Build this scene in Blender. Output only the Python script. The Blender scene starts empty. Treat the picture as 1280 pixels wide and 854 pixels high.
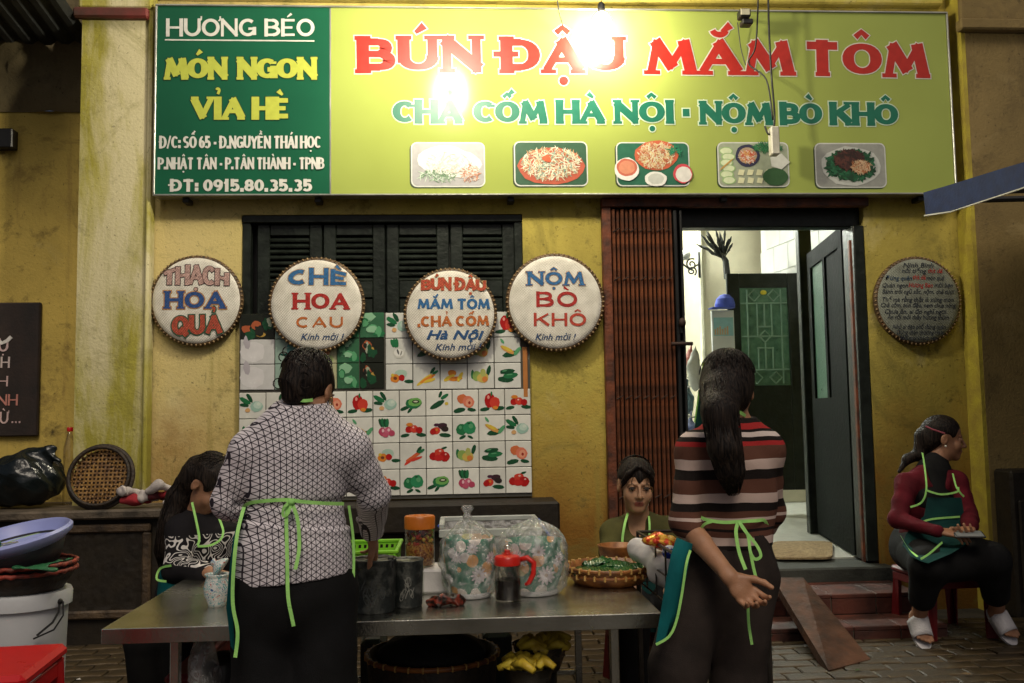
import bpy, math, random, unicodedata
import numpy as np
from mathutils import Vector, Matrix
R = math.radians
PI = math.pi
scene = bpy.context.scene
col = scene.collection

# ------------------------------------------------------------------ camera
FPX = 1150.0
CAM = Vector((0, -5.5, 1.22))
_a, _p, _r = R(3.4), R(4.47), R(0.92)
FWD = Vector((math.sin(_a) * math.cos(_p), math.cos(_a) * math.cos(_p), math.sin(_p)))
_r0 = Vector((math.cos(_a), -math.sin(_a), 0))
_u0 = _r0.cross(FWD)
RT = _r0 * math.cos(_r) - _u0 * math.sin(_r)
UP = _u0 * math.cos(_r) + _r0 * math.sin(_r)
cd = bpy.data.cameras.new('camera')
cam = bpy.data.objects.new('camera', cd)
col.objects.link(cam)
mw = Matrix((RT, UP, -FWD)).transposed().to_4x4()
mw.translation = CAM
cam.matrix_world = mw
cd.lens = 36 * FPX / 1280
cd.clip_start = 0.05
cd.clip_end = 300
scene.camera = cam

# ------------------------------------------------------------------ world, sun, exposure
w = bpy.data.worlds.new('World')
scene.world = w
w.use_nodes = True
nt = w.node_tree
sky = nt.nodes.new('ShaderNodeTexSky')
sky.sky_type = 'NISHITA'
sky.sun_disc = False
SUN_EL, SUN_AZ = R(52), R(174)      # behind the camera, to the left, soft
sky.sun_elevation = SUN_EL
sky.sun_rotation = SUN_AZ
sky.dust_density = 7.0          # warm hazy town air
sky.air_density = 0.7
nt.nodes['Background'].inputs[1].default_value = 0.05
nt.links.new(sky.outputs[0], nt.nodes['Background'].inputs[0])
sl = bpy.data.lights.new('sun', 'SUN')
sl.energy = 1.5
sl.angle = R(24)
sl.color = (1.0, 0.88, 0.70)
sun = bpy.data.objects.new('sun', sl)
col.objects.link(sun)
sd = Vector((math.sin(SUN_AZ) * math.cos(SUN_EL), math.cos(SUN_AZ) * math.cos(SUN_EL), math.sin(SUN_EL)))
sun.rotation_euler = sd.to_track_quat('Z', 'Y').to_euler()
scene.view_settings.view_transform = 'Standard'
scene.view_settings.look = 'None'
scene.view_settings.gamma = 1
scene.view_settings.exposure = -0.5
scene.cycles.max_bounces = 8
scene.cycles.transparent_max_bounces = 16
scene.cycles.use_denoising = True

def at(px, py, Y):
    d = FWD + RT * ((px - 640) / FPX) + UP * ((427 - py) / FPX)
    return CAM + d * ((Y - CAM.y) / d.y)
def atz(px, py, Z):
    d = FWD + RT * ((px - 640) / FPX) + UP * ((427 - py) / FPX)
    return CAM + d * ((Z - CAM.z) / d.z)
def proj(P):
    v = Vector(P) - CAM
    d = v.dot(FWD)
    return 640 + FPX * v.dot(RT) / d, 427 - FPX * v.dot(UP) / d, d
def ppm(Y, px=640, py=427):
    """pixels per metre at depth Y"""
    return FPX / (at(px, py, Y) - CAM).dot(FWD)

# ------------------------------------------------------------------ materials
MATS = {}
def mat(name, c=(.5, .5, .5), rough=.6, metal=0., var=.18, scale=6., bump=.15, bscale=60., c2=None, vcol=False,
        spec=.5, emit=0., alpha=1., trans=0., ior=1.45, lo=.35, hi=.65, coat=0.):
    if name in MATS: return MATS[name]
    m = bpy.data.materials.new(name)
    m.use_nodes = True
    n, l = m.node_tree.nodes, m.node_tree.links
    b = n['Principled BSDF']
    b.inputs['Roughness'].default_value = rough
    b.inputs['Metallic'].default_value = metal
    b.inputs['Specular IOR Level'].default_value = spec
    b.inputs['Coat Weight'].default_value = coat
    b.inputs['Transmission Weight'].default_value = trans
    b.inputs['IOR'].default_value = ior
    b.inputs['Alpha'].default_value = alpha
    tc = n.new('ShaderNodeTexCoord')
    no = n.new('ShaderNodeTexNoise')
    no.inputs['Scale'].default_value = scale
    no.inputs['Detail'].default_value = 6
    l.new(tc.outputs['Object'], no.inputs['Vector'])
    rp = n.new('ShaderNodeValToRGB')
    rp.color_ramp.elements[0].position = lo
    rp.color_ramp.elements[1].position = hi
    if c2 is None:
        c2 = tuple(x * (1 - 2 * var) for x in c)
    rp.color_ramp.elements[0].color = (*c2, 1)
    rp.color_ramp.elements[1].color = (*c, 1)
    l.new(no.outputs['Fac'], rp.inputs['Fac'])
    outc = rp.outputs[0]
    if vcol:
        at_ = n.new('ShaderNodeVertexColor')
        at_.layer_name = 'Col'
        rp.color_ramp.elements[0].color = (1 - 2 * var,) * 3 + (1,)
        rp.color_ramp.elements[1].color = (1, 1, 1, 1)
        mx = n.new('ShaderNodeMix')
        mx.data_type = 'RGBA'
        mx.blend_type = 'MULTIPLY'
        mx.inputs[0].default_value = 1
        l.new(at_.outputs[0], mx.inputs[6])
        l.new(rp.outputs[0], mx.inputs[7])
        outc = mx.outputs[2]
    l.new(outc, b.inputs['Base Color'])
    if emit:
        b.inputs['Emission Strength'].default_value = emit
        b.inputs['Emission Color'].default_value = (*c, 1)
    if bump:
        nb = n.new('ShaderNodeTexNoise')
        nb.inputs['Scale'].default_value = bscale
        nb.inputs['Detail'].default_value = 5
        l.new(tc.outputs['Object'], nb.inputs['Vector'])
        bp = n.new('ShaderNodeBump')
        bp.inputs['Strength'].default_value = bump
        bp.inputs['Distance'].default_value = .01
        l.new(nb.outputs['Fac'], bp.inputs['Height'])
        l.new(bp.outputs[0], b.inputs['Normal'])
        rr = n.new('ShaderNodeMapRange')
        rr.inputs[3].default_value = max(.02, rough - .08)
        rr.inputs[4].default_value = min(1, rough + .1)
        l.new(no.outputs['Fac'], rr.inputs[0])
        l.new(rr.outputs[0], b.inputs['Roughness'])
    MATS[name] = m
    return m

def N(m, t, **kw):
    nd = m.node_tree.nodes.new(t)
    for k, v in kw.items():
        if k in nd.inputs.keys(): nd.inputs[k].default_value = v
        else: setattr(nd, k, v)
    return nd
def L(m, a, b): m.node_tree.links.new(a, b)

def plaster(name, base, pale, dirt, stain, seed=0., dirt_amt=.5, streak=1., xg=None, low=None, pt=.57, pw=.12, pf=.5, ps=(1, 1, 1)):
    """old limewash: colour patches, flaked pale areas, dirt specks and run-down streaks"""
    m = bpy.data.materials.new(name); m.use_nodes = True
    b = m.node_tree.nodes['Principled BSDF']
    b.inputs['Roughness'].default_value = .82
    b.inputs['Specular IOR Level'].default_value = .25
    tc = N(m, 'ShaderNodeTexCoord')
    mp = N(m, 'ShaderNodeMapping'); mp.inputs[1].default_value = (seed, seed * .7, seed * 1.3)
    L(m, tc.outputs['Object'], mp.inputs[0])
    def noise(sc, det=8, rough=.6, vec=None, dist=0.):
        q = N(m, 'ShaderNodeTexNoise'); q.inputs['Scale'].default_value = sc
        q.inputs['Detail'].default_value = det; q.inputs['Roughness'].default_value = rough
        q.inputs['Distortion'].default_value = dist
        L(m, vec or mp.outputs[0], q.inputs['Vector']); return q.outputs['Fac']
    def ramp(f, p0, p1, v0=0., v1=1.):
        r = N(m, 'ShaderNodeMapRange'); r.inputs[1].default_value = p0; r.inputs[2].default_value = p1
        r.inputs[3].default_value = v0; r.inputs[4].default_value = v1
        L(m, f, r.inputs[0]); return r.outputs[0]
    def mix(fac, a, c, mode='MIX'):
        x = N(m, 'ShaderNodeMix', data_type='RGBA', blend_type=mode)
        L(m, fac, x.inputs[0])
        if isinstance(a, tuple): x.inputs[6].default_value = (*a, 1)
        else: L(m, a, x.inputs[6])
        if isinstance(c, tuple): x.inputs[7].default_value = (*c, 1)
        else: L(m, c, x.inputs[7])
        return x.outputs[2]
    c = mix(ramp(noise(1.3, 6, .6), .42, .58), base, tuple(x * .78 for x in base))
    if xg or low:
        sp = N(m, 'ShaderNodeSeparateXYZ'); L(m, tc.outputs['Object'], sp.inputs[0])
        wob = N(m, 'ShaderNodeMath', operation='MULTIPLY_ADD'); L(m, noise(2.6, 8, .65), wob.inputs[0]); wob.inputs[1].default_value = 1.6
    if xg: c = mix(ramp(sp.outputs[0], xg[0], xg[1], 1, 0), c, xg[2])
    mq = N(m, 'ShaderNodeMapping'); mq.inputs[3].default_value = ps; L(m, mp.outputs[0], mq.inputs[0])
    c = mix(ramp(noise(2.1, 9, .62, mq.outputs[0], dist=.4), pt, pt + pw, 0, pf), c, pale)
    if low:
        L(m, sp.outputs[2], wob.inputs[2])
        c = mix(ramp(wob.outputs[0], low[0] + .8, low[1] + .8, 1, 0), c, low[2])
        c = mix(ramp(wob.outputs[0], low[0] + .35, low[1] + .45, .9, 0), c, tuple(x * .4 for x in low[2]))
    ms = N(m, 'ShaderNodeMapping'); ms.inputs[3].default_value = (8, 8, .7)
    L(m, tc.outputs['Object'], ms.inputs[0])
    c = mix(ramp(noise(1.0, 6, .6, ms.outputs[0]), .56, .72, 0, .55 * streak), c, stain)
    c = mix(ramp(noise(5.0, 12, .75, dist=.3), .56, .74, 0, dirt_amt), c, dirt)
    c = mix(ramp(noise(1.7, 13, .78, dist=1.2), .53, .70, 0, dirt_amt * .85), c, tuple(a * .5 + b * .5 for a, b in zip(stain, dirt)))
    c = mix(ramp(noise(3.3, 14, .82, dist=1.8), .60, .66, 0, dirt_amt * .8), c, dirt)
    c = mix(ramp(noise(45, 6, .6), .62, .70, 0, .6), c, tuple(x * .5 for x in dirt))
    L(m, c, b.inputs['Base Color'])
    bp = N(m, 'ShaderNodeBump'); bp.inputs['Strength'].default_value = .35; bp.inputs['Distance'].default_value = .012
    ad = N(m, 'ShaderNodeMath', operation='ADD')
    L(m, noise(7, 12, .7), ad.inputs[0]); L(m, noise(60, 6, .6), ad.inputs[1])
    L(m, ad.outputs[0], bp.inputs['Height']); L(m, bp.outputs[0], b.inputs['Normal'])
    MATS[name] = m
    return m

# ------------------------------------------------------------------ scene graph helpers
def tag(o, label=None, cat=None, group=None, kind=None):
    if label: o['label'] = label
    if cat: o['category'] = cat
    if group: o['group'] = group
    if kind: o['kind'] = kind
    return o
def thing(name, label, cat, loc=(0, 0, 0), group=None):
    o = bpy.data.objects.new(name, None)
    o.empty_display_size = .05
    col.objects.link(o); o.location = loc
    return tag(o, label, cat, group)
def wloc(o):
    v = Vector((0, 0, 0))
    while o is not None:
        v = v + o.location; o = o.parent
    return v
def dup(root, loc, label=None, group=None, rz=None):
    r = root.copy(); col.objects.link(r); r.location = loc
    if rz is not None: r.rotation_euler = (0, 0, rz)
    if label: r['label'] = label
    if group: r['group'] = group
    for ch in list(root.children):
        c = ch.copy(); col.objects.link(c); c.parent = r
        for g in list(ch.children):
            d = g.copy(); col.objects.link(d); d.parent = c
    return r

class MB:
    """collects geometry with per-face colour, all in world coordinates"""
    def __init__(s):
        s.v = []; s.f = []; s.c = []; s.mi = []; s.cur = (1, 1, 1); s.m = 0; s.T = None
    def add(s, vs, fs):
        b = len(s.v)
        if s.T is not None: vs = [s.T @ Vector(v) for v in vs]
        s.v.extend([tuple(v) for v in vs])
        for f in fs:
            s.f.append([i + b for i in f]); s.c.append(s.cur); s.mi.append(s.m)
        return s
    def box(s, x0, x1, y0, y1, z0, z1):
        x0, x1 = min(x0, x1), max(x0, x1); y0, y1 = min(y0, y1), max(y0, y1); z0, z1 = min(z0, z1), max(z0, z1)
        v = [(x, y, z) for z in (z0, z1) for y in (y0, y1) for x in (x0, x1)]
        return s.add(v, [(0, 2, 3, 1), (4, 5, 7, 6), (0, 1, 5, 4), (2, 6, 7, 3), (0, 4, 6, 2), (1, 3, 7, 5)])
    def bbox(s, x0, x1, y0, y1, z0, z1, b=.004):
        """box with its edges chamfered by b"""
        x0, x1 = min(x0, x1), max(x0, x1); y0, y1 = min(y0, y1), max(y0, y1); z0, z1 = min(z0, z1), max(z0, z1)
        b = min(b, (x1 - x0) * .45, (y1 - y0) * .45, (z1 - z0) * .45)
        vs = []; idx = {}
        X = (x0, x1); Y = (y0, y1); Z = (z0, z1)
        for i in (0, 1):
            for j in (0, 1):
                for k in (0, 1):
                    sx, sy, sz = (1, -1)[i], (1, -1)[j], (1, -1)[k]
                    idx[i, j, k, 0] = len(vs); vs.append((X[i], Y[j] + sy * b, Z[k] + sz * b))
                    idx[i, j, k, 1] = len(vs); vs.append((X[i] + sx * b, Y[j], Z[k] + sz * b))
                    idx[i, j, k, 2] = len(vs); vs.append((X[i] + sx * b, Y[j] + sy * b, Z[k]))
        fs = []
        for i in (0, 1):
            fs.append([idx[i, 0, 0, 0], idx[i, 1, 0, 0], idx[i, 1, 1, 0], idx[i, 0, 1, 0]])
            fs.append([idx[0, i, 0, 1], idx[1, i, 0, 1], idx[1, i, 1, 1], idx[0, i, 1, 1]])
            fs.append([idx[0, 0, i, 2], idx[1, 0, i, 2], idx[1, 1, i, 2], idx[0, 1, i, 2]])
        for i in (0, 1):
            for j in (0, 1):
                fs.append([idx[i, j, 0, 0], idx[i, j, 1, 0], idx[i, j, 1, 1], idx[i, j, 0, 1]])
                fs.append([idx[i, 0, j, 0], idx[i, 1, j, 0], idx[i, 1, j, 2], idx[i, 0, j, 2]])
                fs.append([idx[0, i, j, 1], idx[1, i, j, 1], idx[1, i, j, 2], idx[0, i, j, 2]])
                for k in (0, 1):
                    fs.append([idx[i, j, k, 0], idx[i, j, k, 1], idx[i, j, k, 2]])
        # consistent normals about the centre
        c = Vector(((x0 + x1) / 2, (y0 + y1) / 2, (z0 + z1) / 2))
        out = []
        for f in fs:
            p = [Vector(vs[q]) for q in f]
            nrm = (p[1] - p[0]).cross(p[2] - p[0])
            mid = sum(p, Vector()) / len(p)
            out.append(f if nrm.dot(mid - c) > 0 else f[::-1])
        return s.add(vs, out)
    def tube(s, pts, r, n=8, cap=True, flat=None):
        """swept tube; r a number or one per point; flat=(w,h) gives a ribbon cross-section"""
        pts = [Vector(p) for p in pts]
        rs = r if isinstance(r, (list, tuple)) else [r] * len(pts)
        vs = []; fs = []
        up = None
        for i, p in enumerate(pts):
            t = (pts[min(i + 1, len(pts) - 1)] - pts[max(i - 1, 0)])
            t = t.normalized() if t.length > 1e-9 else Vector((0, 0, 1))
            if up is None:
                up = Vector((0, 0, 1)) if abs(t.z) < .9 else Vector((0, 1, 0))
                up = (up - t * up.dot(t)).normalized()
            else:
                up = up - t * up.dot(t)
                up = up.normalized() if up.length > 1e-6 else t.orthogonal().normalized()
            sd_ = t.cross(up)
            for k in range(n):
                a = 2 * PI * k / n
                vs.append(p + (up * math.cos(a) + sd_ * math.sin(a)) * rs[i])
        for i in range(len(pts) - 1):
            for k in range(n):
                k2 = (k + 1) % n
                fs.append((i * n + k, i * n + k2, (i + 1) * n + k2, (i + 1) * n + k))
        if cap:
            fs.append(tuple(range(n))[::-1]); fs.append(tuple((len(pts) - 1) * n + k for k in range(n)))
        return s.add(vs, fs)
    def ribbon(s, pts, wdt, nrm, th=.0015):
        """flat tape along pts, width wdt, facing nrm"""
        pts = [Vector(p) for p in pts]; nrm = Vector(nrm).normalized()
        vs = []; fs = []
        for i, p in enumerate(pts):
            t = (pts[min(i + 1, len(pts) - 1)] - pts[max(i - 1, 0)]).normalized()
            sd_ = t.cross(nrm).normalized() * wdt / 2
            n2 = nrm * th
            vs += [p - sd_, p + sd_, p + sd_ - n2, p - sd_ - n2]
        for i in range(len(pts) - 1):
            for k in range(4):
                k2 = (k + 1) % 4
                fs.append((i * 4 + k, i * 4 + k2, i * 4 + 4 + k2, i * 4 + 4 + k))
        e = (len(pts) - 1) * 4
        fs += [(3, 2, 1, 0), (e, e + 1, e + 2, e + 3)]
        return s.add(vs, fs)
    def lathe(s, prof, c=(0, 0, 0), n=32, axis=None, wob=0., seed=0):
        """profile [(r, z)] spun about the vertical through c; axis: matrix to tilt"""
        c = Vector(c); vs = []; fs = []
        rnd = random.Random(seed)
        ph = [rnd.uniform(0, 6.28) for _ in range(4)]
        for (r, z) in prof:
            for k in range(n):
                a = 2 * PI * k / n
                rr = r * (1 + wob * (math.sin(3 * a + ph[0] + z * 9) + .6 * math.sin(5 * a + ph[1] - z * 23) + .4 * math.sin(9 * a + ph[2])))
                v = Vector((rr * math.cos(a), rr * math.sin(a), z))
                if axis is not None: v = axis @ v
                vs.append(v + c)
        for i in range(len(prof) - 1):
            for k in range(n):
                k2 = (k + 1) % n
                fs.append((i * n + k, i * n + k2, (i + 1) * n + k2, (i + 1) * n + k))
        if prof[0][0] > 1e-5: fs.append(tuple(range(n))[::-1])
        if prof[-1][0] > 1e-5: fs.append(tuple((len(prof) - 1) * n + k for k in range(n)))
        return s.add(vs, fs)
    def ell(s, c, r, n=10, m=6, Rm=None):
        c = Vector(c); vs = []; fs = []
        for j in range(m + 1):
            ph = PI * j / m
            for k in range(n):
                a = 2 * PI * k / n
                v = Vector((r[0] * math.sin(ph) * math.cos(a), r[1] * math.sin(ph) * math.sin(a), r[2] * math.cos(ph)))
                if Rm is not None: v = Rm @ v
                vs.append(c + v)
        for j in range(m):
            for k in range(n):
                k2 = (k + 1) % n
                fs.append((j * n + k, (j + 1) * n + k, (j + 1) * n + k2, j * n + k2))
        return s.add(vs, fs)
    def build(s, name, material, parent=None, smooth=False, base=None, angle=None):
        me = bpy.data.meshes.new(name)
        off = wloc(parent) if parent is not None else (Vector(base) if base is not None else Vector((0, 0, 0)))
        vv = np.array(s.v, dtype=float).reshape(-1, 3) - np.array(off)
        me.from_pydata([tuple(x) for x in vv], [], s.f)
        mats = material if isinstance(material, (list, tuple)) else [material]
        for q in mats: me.materials.append(q)
        if len(mats) > 1: me.polygons.foreach_set('material_index', s.mi)
        if any(c != (1, 1, 1) for c in s.c):
            ca = me.color_attributes.new('Col', 'FLOAT_COLOR', 'CORNER')
            buf = np.ones((len(me.loops), 4), dtype=np.float32); li = 0
            for f, c in zip(s.f, s.c):
                buf[li:li + len(f), :3] = c; li += len(f)
            ca.data.foreach_set('color', buf.ravel())
        me.update()
        o = bpy.data.objects.new(name, me); col.objects.link(o)
        if parent is not None: o.parent = parent
        else: o.location = off
        if smooth:
            me.polygons.foreach_set('use_smooth', [True] * len(me.polygons))
            if angle is not None: me.set_sharp_from_angle(angle=R(angle))
        return o

# ------------------------------------------------------------------ stroke lettering
CIRC = lambda cx, cy, rx, ry, a0, a1, w=1.: ('A', cx, cy, rx, ry, a0, a1, w)
LN = lambda *p, w=1.: ('L', p, w)
GL = {  # width, strokes, serif points
 'A': (.92, [LN(0, 0, .5, 1, w=.75), LN(.5, 1, 1, 0), LN(.2, .3, .8, .3, w=.6)], [(0, 0), (1, 0)]),
 'B': (.78, [LN(0, 0, 0, 1), LN(0, 1, .5, 1, w=.7), LN(0, .52, .55, .52, w=.65), LN(0, 0, .55, 0, w=.7), CIRC(.5, .76, .38, .24, 90, -90), CIRC(.55, .26, .45, .26, 90, -90)], [(0, 0), (0, 1)]),
 'C': (.8, [CIRC(.55, .5, .55, .5, 48, 312)], [(.93, .86)]),
 'D': (.85, [LN(0, 0, 0, 1), LN(0, 1, .45, 1, w=.7), LN(0, 0, .45, 0, w=.7), CIRC(.45, .5, .55, .5, 90, -90)], [(0, 0), (0, 1)]),
 'E': (.7, [LN(0, 0, 0, 1), LN(0, 1, 1, 1, w=.7), LN(0, .5, .8, .5, w=.65), LN(0, 0, 1, 0, w=.7)], [(0, 0), (0, 1)]),
 'G': (.88, [CIRC(.52, .5, .52, .5, 48, 345), LN(.62, .42, 1, .42, w=.7), LN(1, .42, 1, .1)], [(.93, .86)]),
 'H': (.85, [LN(0, 0, 0, 1), LN(1, 0, 1, 1), LN(0, .5, 1, .5, w=.65)], [(0, 0), (0, 1), (1, 0), (1, 1)]),
 'I': (.12, [LN(.5, 0, .5, 1)], [(.5, 0), (.5, 1)]),
 'K': (.85, [LN(0, 0, 0, 1), LN(.05, .42, .95, 1, w=.7), LN(.35, .6, 1, 0)], [(0, 0), (0, 1), (1, 0), (.95, 1)]),
 'M': (1.12, [LN(0, 0, .14, 1, w=.75), LN(.14, 1, .5, .15), LN(.5, .15, .86, 1, w=.7), LN(.86, 1, 1, 0)], [(0, 0), (1, 0)]),
 'N': (.88, [LN(0, 0, 0, 1, w=.8), LN(0, 1, 1, 0), LN(1, 0, 1, 1, w=.8)], [(0, 0), (0, 1), (1, 1)]),
 'O': (.92, [CIRC(.5, .5, .5, .5, 0, 360)], []),
 'P': (.72, [LN(0, 0, 0, 1), LN(0, 1, .5, 1, w=.7), LN(0, .45, .5, .45, w=.7), CIRC(.5, .725, .5, .275, 90, -90)], [(0, 0), (0, 1)]),
 'Q': (.92, [CIRC(.5, .5, .5, .5, 0, 360), LN(.55, .25, 1, -.12)], []),
 'R': (.8, [LN(0, 0, 0, 1), LN(0, 1, .5, 1, w=.7), LN(0, .48, .5, .48, w=.7), CIRC(.5, .74, .45, .26, 90, -90), LN(.45, .48, 1, 0)], [(0, 0), (0, 1)]),
 'S': (.68, [CIRC(.5, .75, .46, .25, 35, 270), CIRC(.5, .25, .46, .25, 90, -145)], []),
 'T': (.85, [LN(.5, 0, .5, 1), LN(0, 1, 1, 1, w=.75)], [(.5, 0)]),
 'U': (.85, [LN(0, 1, 0, .4), LN(1, 1, 1, .4, w=.85), CIRC(.5, .42, .5, .42, 180, 360)], [(0, 1), (1, 1)]),
 'V': (.9, [LN(0, 1, .5, 0), LN(.5, 0, 1, 1, w=.75)], [(0, 1), (1, 1)]),
 'Y': (.85, [LN(0, 1, .5, .45), LN(1, 1, .5, .45, w=.8), LN(.5, .45, .5, 0)], [(.5, 0)]),
 '0': (.62, [CIRC(.5, .5, .5, .5, 0, 360)], []),
 '1': (.3, [LN(.6, 0, .6, 1), LN(.6, 1, 0, .75, w=.6)], [(.6, 0)]),
 '3': (.62, [CIRC(.45, .75, .48, .25, 140, -90), CIRC(.45, .25, .52, .27, 90, -140)], []),
 '5': (.62, [LN(.1, 1, .95, 1, w=.8), LN(.1, 1, .1, .55), CIRC(.4, .3, .58, .32, 120, -145)], []),
 '6': (.62, [CIRC(.5, .3, .5, .3, 0, 360), CIRC(.62, .45, .62, .55, 80, 190)], []),
 '8': (.62, [CIRC(.5, .75, .42, .25, 0, 360), CIRC(.5, .26, .5, .26, 0, 360)], []),
 '9': (.62, [CIRC(.5, .7, .5, .3, 0, 360), CIRC(.38, .55, .62, .55, 10, -100)], []),
 '.': (.05, [LN(.5, 0, .5, .03)], []), ':': (.05, [LN(.5, .05, .5, .08), LN(.5, .55, .5, .58)], []),
 '/': (.45, [LN(0, -.05, 1, 1.05, w=.6)], []), '-': (.32, [LN(0, .4, 1, .4)], []), '!': (.08, [LN(.5, .35, .5, 1), LN(.5, 0, .5, .03)], []),
}
class Lettering:
    def __init__(s, w=.2, serif=0., contrast=.25, thin=1.):
        s.w, s.serif, s.contrast, s.thin = w, serif, contrast, thin
    def strokes(s, text, gap=.12):
        """list of (polyline, widths) in units of cap height, and the total width"""
        out = []; x = 0.; w = s.w
        for ch in text:
            if ch == ' ': x += .42; continue
            bar = ch in 'Đđ'
            base = 'D' if bar else unicodedata.normalize('NFD', ch)[0]
            marks = [] if bar else unicodedata.normalize('NFD', ch)[1:]
            gw, st, sf = GL[base]
            W = gw; X = lambda u: x + w / 2 + u * W; Yf = lambda v: w / 2 + v * (1 - w)
            for q in st:
                if q[0] == 'L':
                    p, ww = q[1], q[2]
                    ww = (1 - (1 - ww) * s.thin) * w
                    a = np.array((X(p[0]), Yf(p[1]))); b = np.array((X(p[2]), Yf(p[3])))
                    d = b - a; d = d / (np.hypot(*d) + 1e-9)
                    e = w / 2 if abs(d[1]) > .98 or abs(d[0]) > .98 else w * .32
                    if abs(d[0]) > .98: e = ww * .35
                    out.append(([a - d * e, b + d * e], [ww, ww], 1))
                else:
                    _, cx, cy, rx, ry, a0, a1, ww = q
                    n = max(6, int(abs(a1 - a0) / 14))
                    pl = []; wd = []
                    for i in range(n + 1):
                        t = R(a0 + (a1 - a0) * i / n)
                        pl.append(np.array((X(cx + rx * math.cos(t)), Yf(cy + ry * math.sin(t)))))
                        wd.append(w * ww * (1 - s.contrast * abs(math.sin(t)) ** 2))
                    out.append((pl, wd, 1))
            if s.serif:
                for (u, v) in sf:
                    h = w * .34
                    yy = h / 2 if v < .3 else (1 - h / 2 if v > .9 else Yf(v))
                    L_ = w / 2 + s.serif
                    out.append(([np.array((X(u) - L_, yy)), np.array((X(u) + L_, yy))], [h, h], 1))
            if bar:
                out.append(([np.array((x - .20 - w * .12, .52)), np.array((x + w + .20, .52))], [w * .36 + .03] * 2, 1))
            c = x + (W + w) / 2; top = 1.07; k = 0
            for mk in sorted(marks, key=lambda z: z not in '\u0302\u0306'):
                dx = .14 if k else 0; dy = .1 if k else 0; t = w * .44 + .02
                if mk == '\u0302': out.append(([np.array((c - .2, top + .02)), np.array((c, top + .17)), np.array((c + .2, top + .02))], [t] * 3, 1)); k = 1
                elif mk == '\u0306': out.append(([np.array((c + .2 * math.cos(R(z)), top + .17 + .14 * math.sin(R(z)))) for z in range(190, 351, 20)], [t] * 9, 1)); k = 1
                elif mk == '\u0301': out.append(([np.array((c - .07 + dx, top + .01 + dy)), np.array((c + .2 + dx, top + .2 + dy))], [t * .6, t * 1.35], 1))
                elif mk == '\u0300': out.append(([np.array((c + .09 + dx, top + .01 + dy)), np.array((c - .18 + dx, top + .2 + dy))], [t * .6, t * 1.35], 1))
                elif mk == '\u0303': out.append(([np.array((c - .16 + .032 * z + dx * .3, top + .1 + dy * 1.6 + .05 * math.sin(z * .63))) for z in range(11)], [t * .7] * 11, 1))
                elif mk == '\u0309': out.append(([np.array((c + .08 * math.cos(R(z)), top + .2 + .08 * math.sin(R(z)))) for z in range(160, -60, -30)] + [np.array((c, top + .04))], [t * .7] * 9, 1))
                elif mk == '\u0323': out.append(([np.array((c - .02, -.2)), np.array((c + .02, -.2))], [w * .75] * 2, 2))
                elif mk == '\u031b': out.append(([np.array((x + W + w * .7, .86)), np.array((x + W + w * 1.25, .95)), np.array((x + W + w * 1.25, 1.12))], [t * .8] * 3, 1))
            x += W + w + gap
        return out, x - gap
    def write(s, mb, text, P0, P1, h, color, outline=None, ow=.012, ny=-1, lift=.001, gap=.12, italic=0., arch=0., zstep=.00005, warp=None):
        """write between world points P0..P1 on the baseline (facing -Y); h = cap height in metres"""
        P0 = Vector(P0); P1 = Vector(P1)
        st, W = s.strokes(text, gap)
        sx = (P1 - P0).length / W
        ex = (P1 - P0).normalized()
        ez = Vector((0, 0, 1)); ez = (ez - ex * ez.dot(ex)).normalized()
        i = 0
        for layer in ((1, 0) if outline is not None else (0,)):
            mb.cur = outline if layer else color
            for (pl, wd, kind) in st:
                pts = [np.array((p[0] * sx + italic * p[1] * h, p[1] * h)) for p in pl]
                if warp: pts = [np.array(warp(p[0] / (W * sx), p[1], W * sx)) for p in pts]
                o = ow if layer else 0
                n = len(pts); vs = []
                closed = np.hypot(*(pts[0] - pts[-1])) < 1e-6 * h + 1e-7
                for j in range(n):
                    if closed: t = pts[(j + 1) % (n - 1) if j == n - 1 else j + 1] - pts[j - 1 if j else n - 2]
                    else: t = pts[min(j + 1, n - 1)] - pts[max(j - 1, 0)]
                    t = t / (np.hypot(*t) + 1e-12)
                    p = pts[j]
                    if not closed:
                        if j == 0: p = p - t * o
                        if j == n - 1: p = p + t * o
                    hw = wd[j] * (h + 0 * sx) / 2 + o
                    if kind == 2 and j in (0, n - 1): pass
                    nn = np.array((-t[1], t[0])) * hw
                    vs += [p + nn, p - nn]
                y = (0 if layer else .0004) + i * zstep
                if kind == 2:
                    c = pts[0] * .5 + pts[1] * .5; r_ = wd[0] * h / 2 + o
                    vv = [P0 + ex * (c[0] + r_ * math.cos(2 * PI * q / 12)) + ez * (c[1] + r_ * math.sin(2 * PI * q / 12)) + Vector((0, ny * (lift + y), 0)) for q in range(12)]
                    mb.add(vv, [tuple(range(12))])
                else:
                    vv = [P0 + ex * q[0] + ez * q[1] + Vector((0, ny * (lift + y), 0)) for q in vs]
                    mb.add(vv, [(2 * j, 2 * j + 1, 2 * j + 3, 2 * j + 2) for j in range(n - 1)])
                i += 1
        mb.cur = (1, 1, 1)

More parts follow.
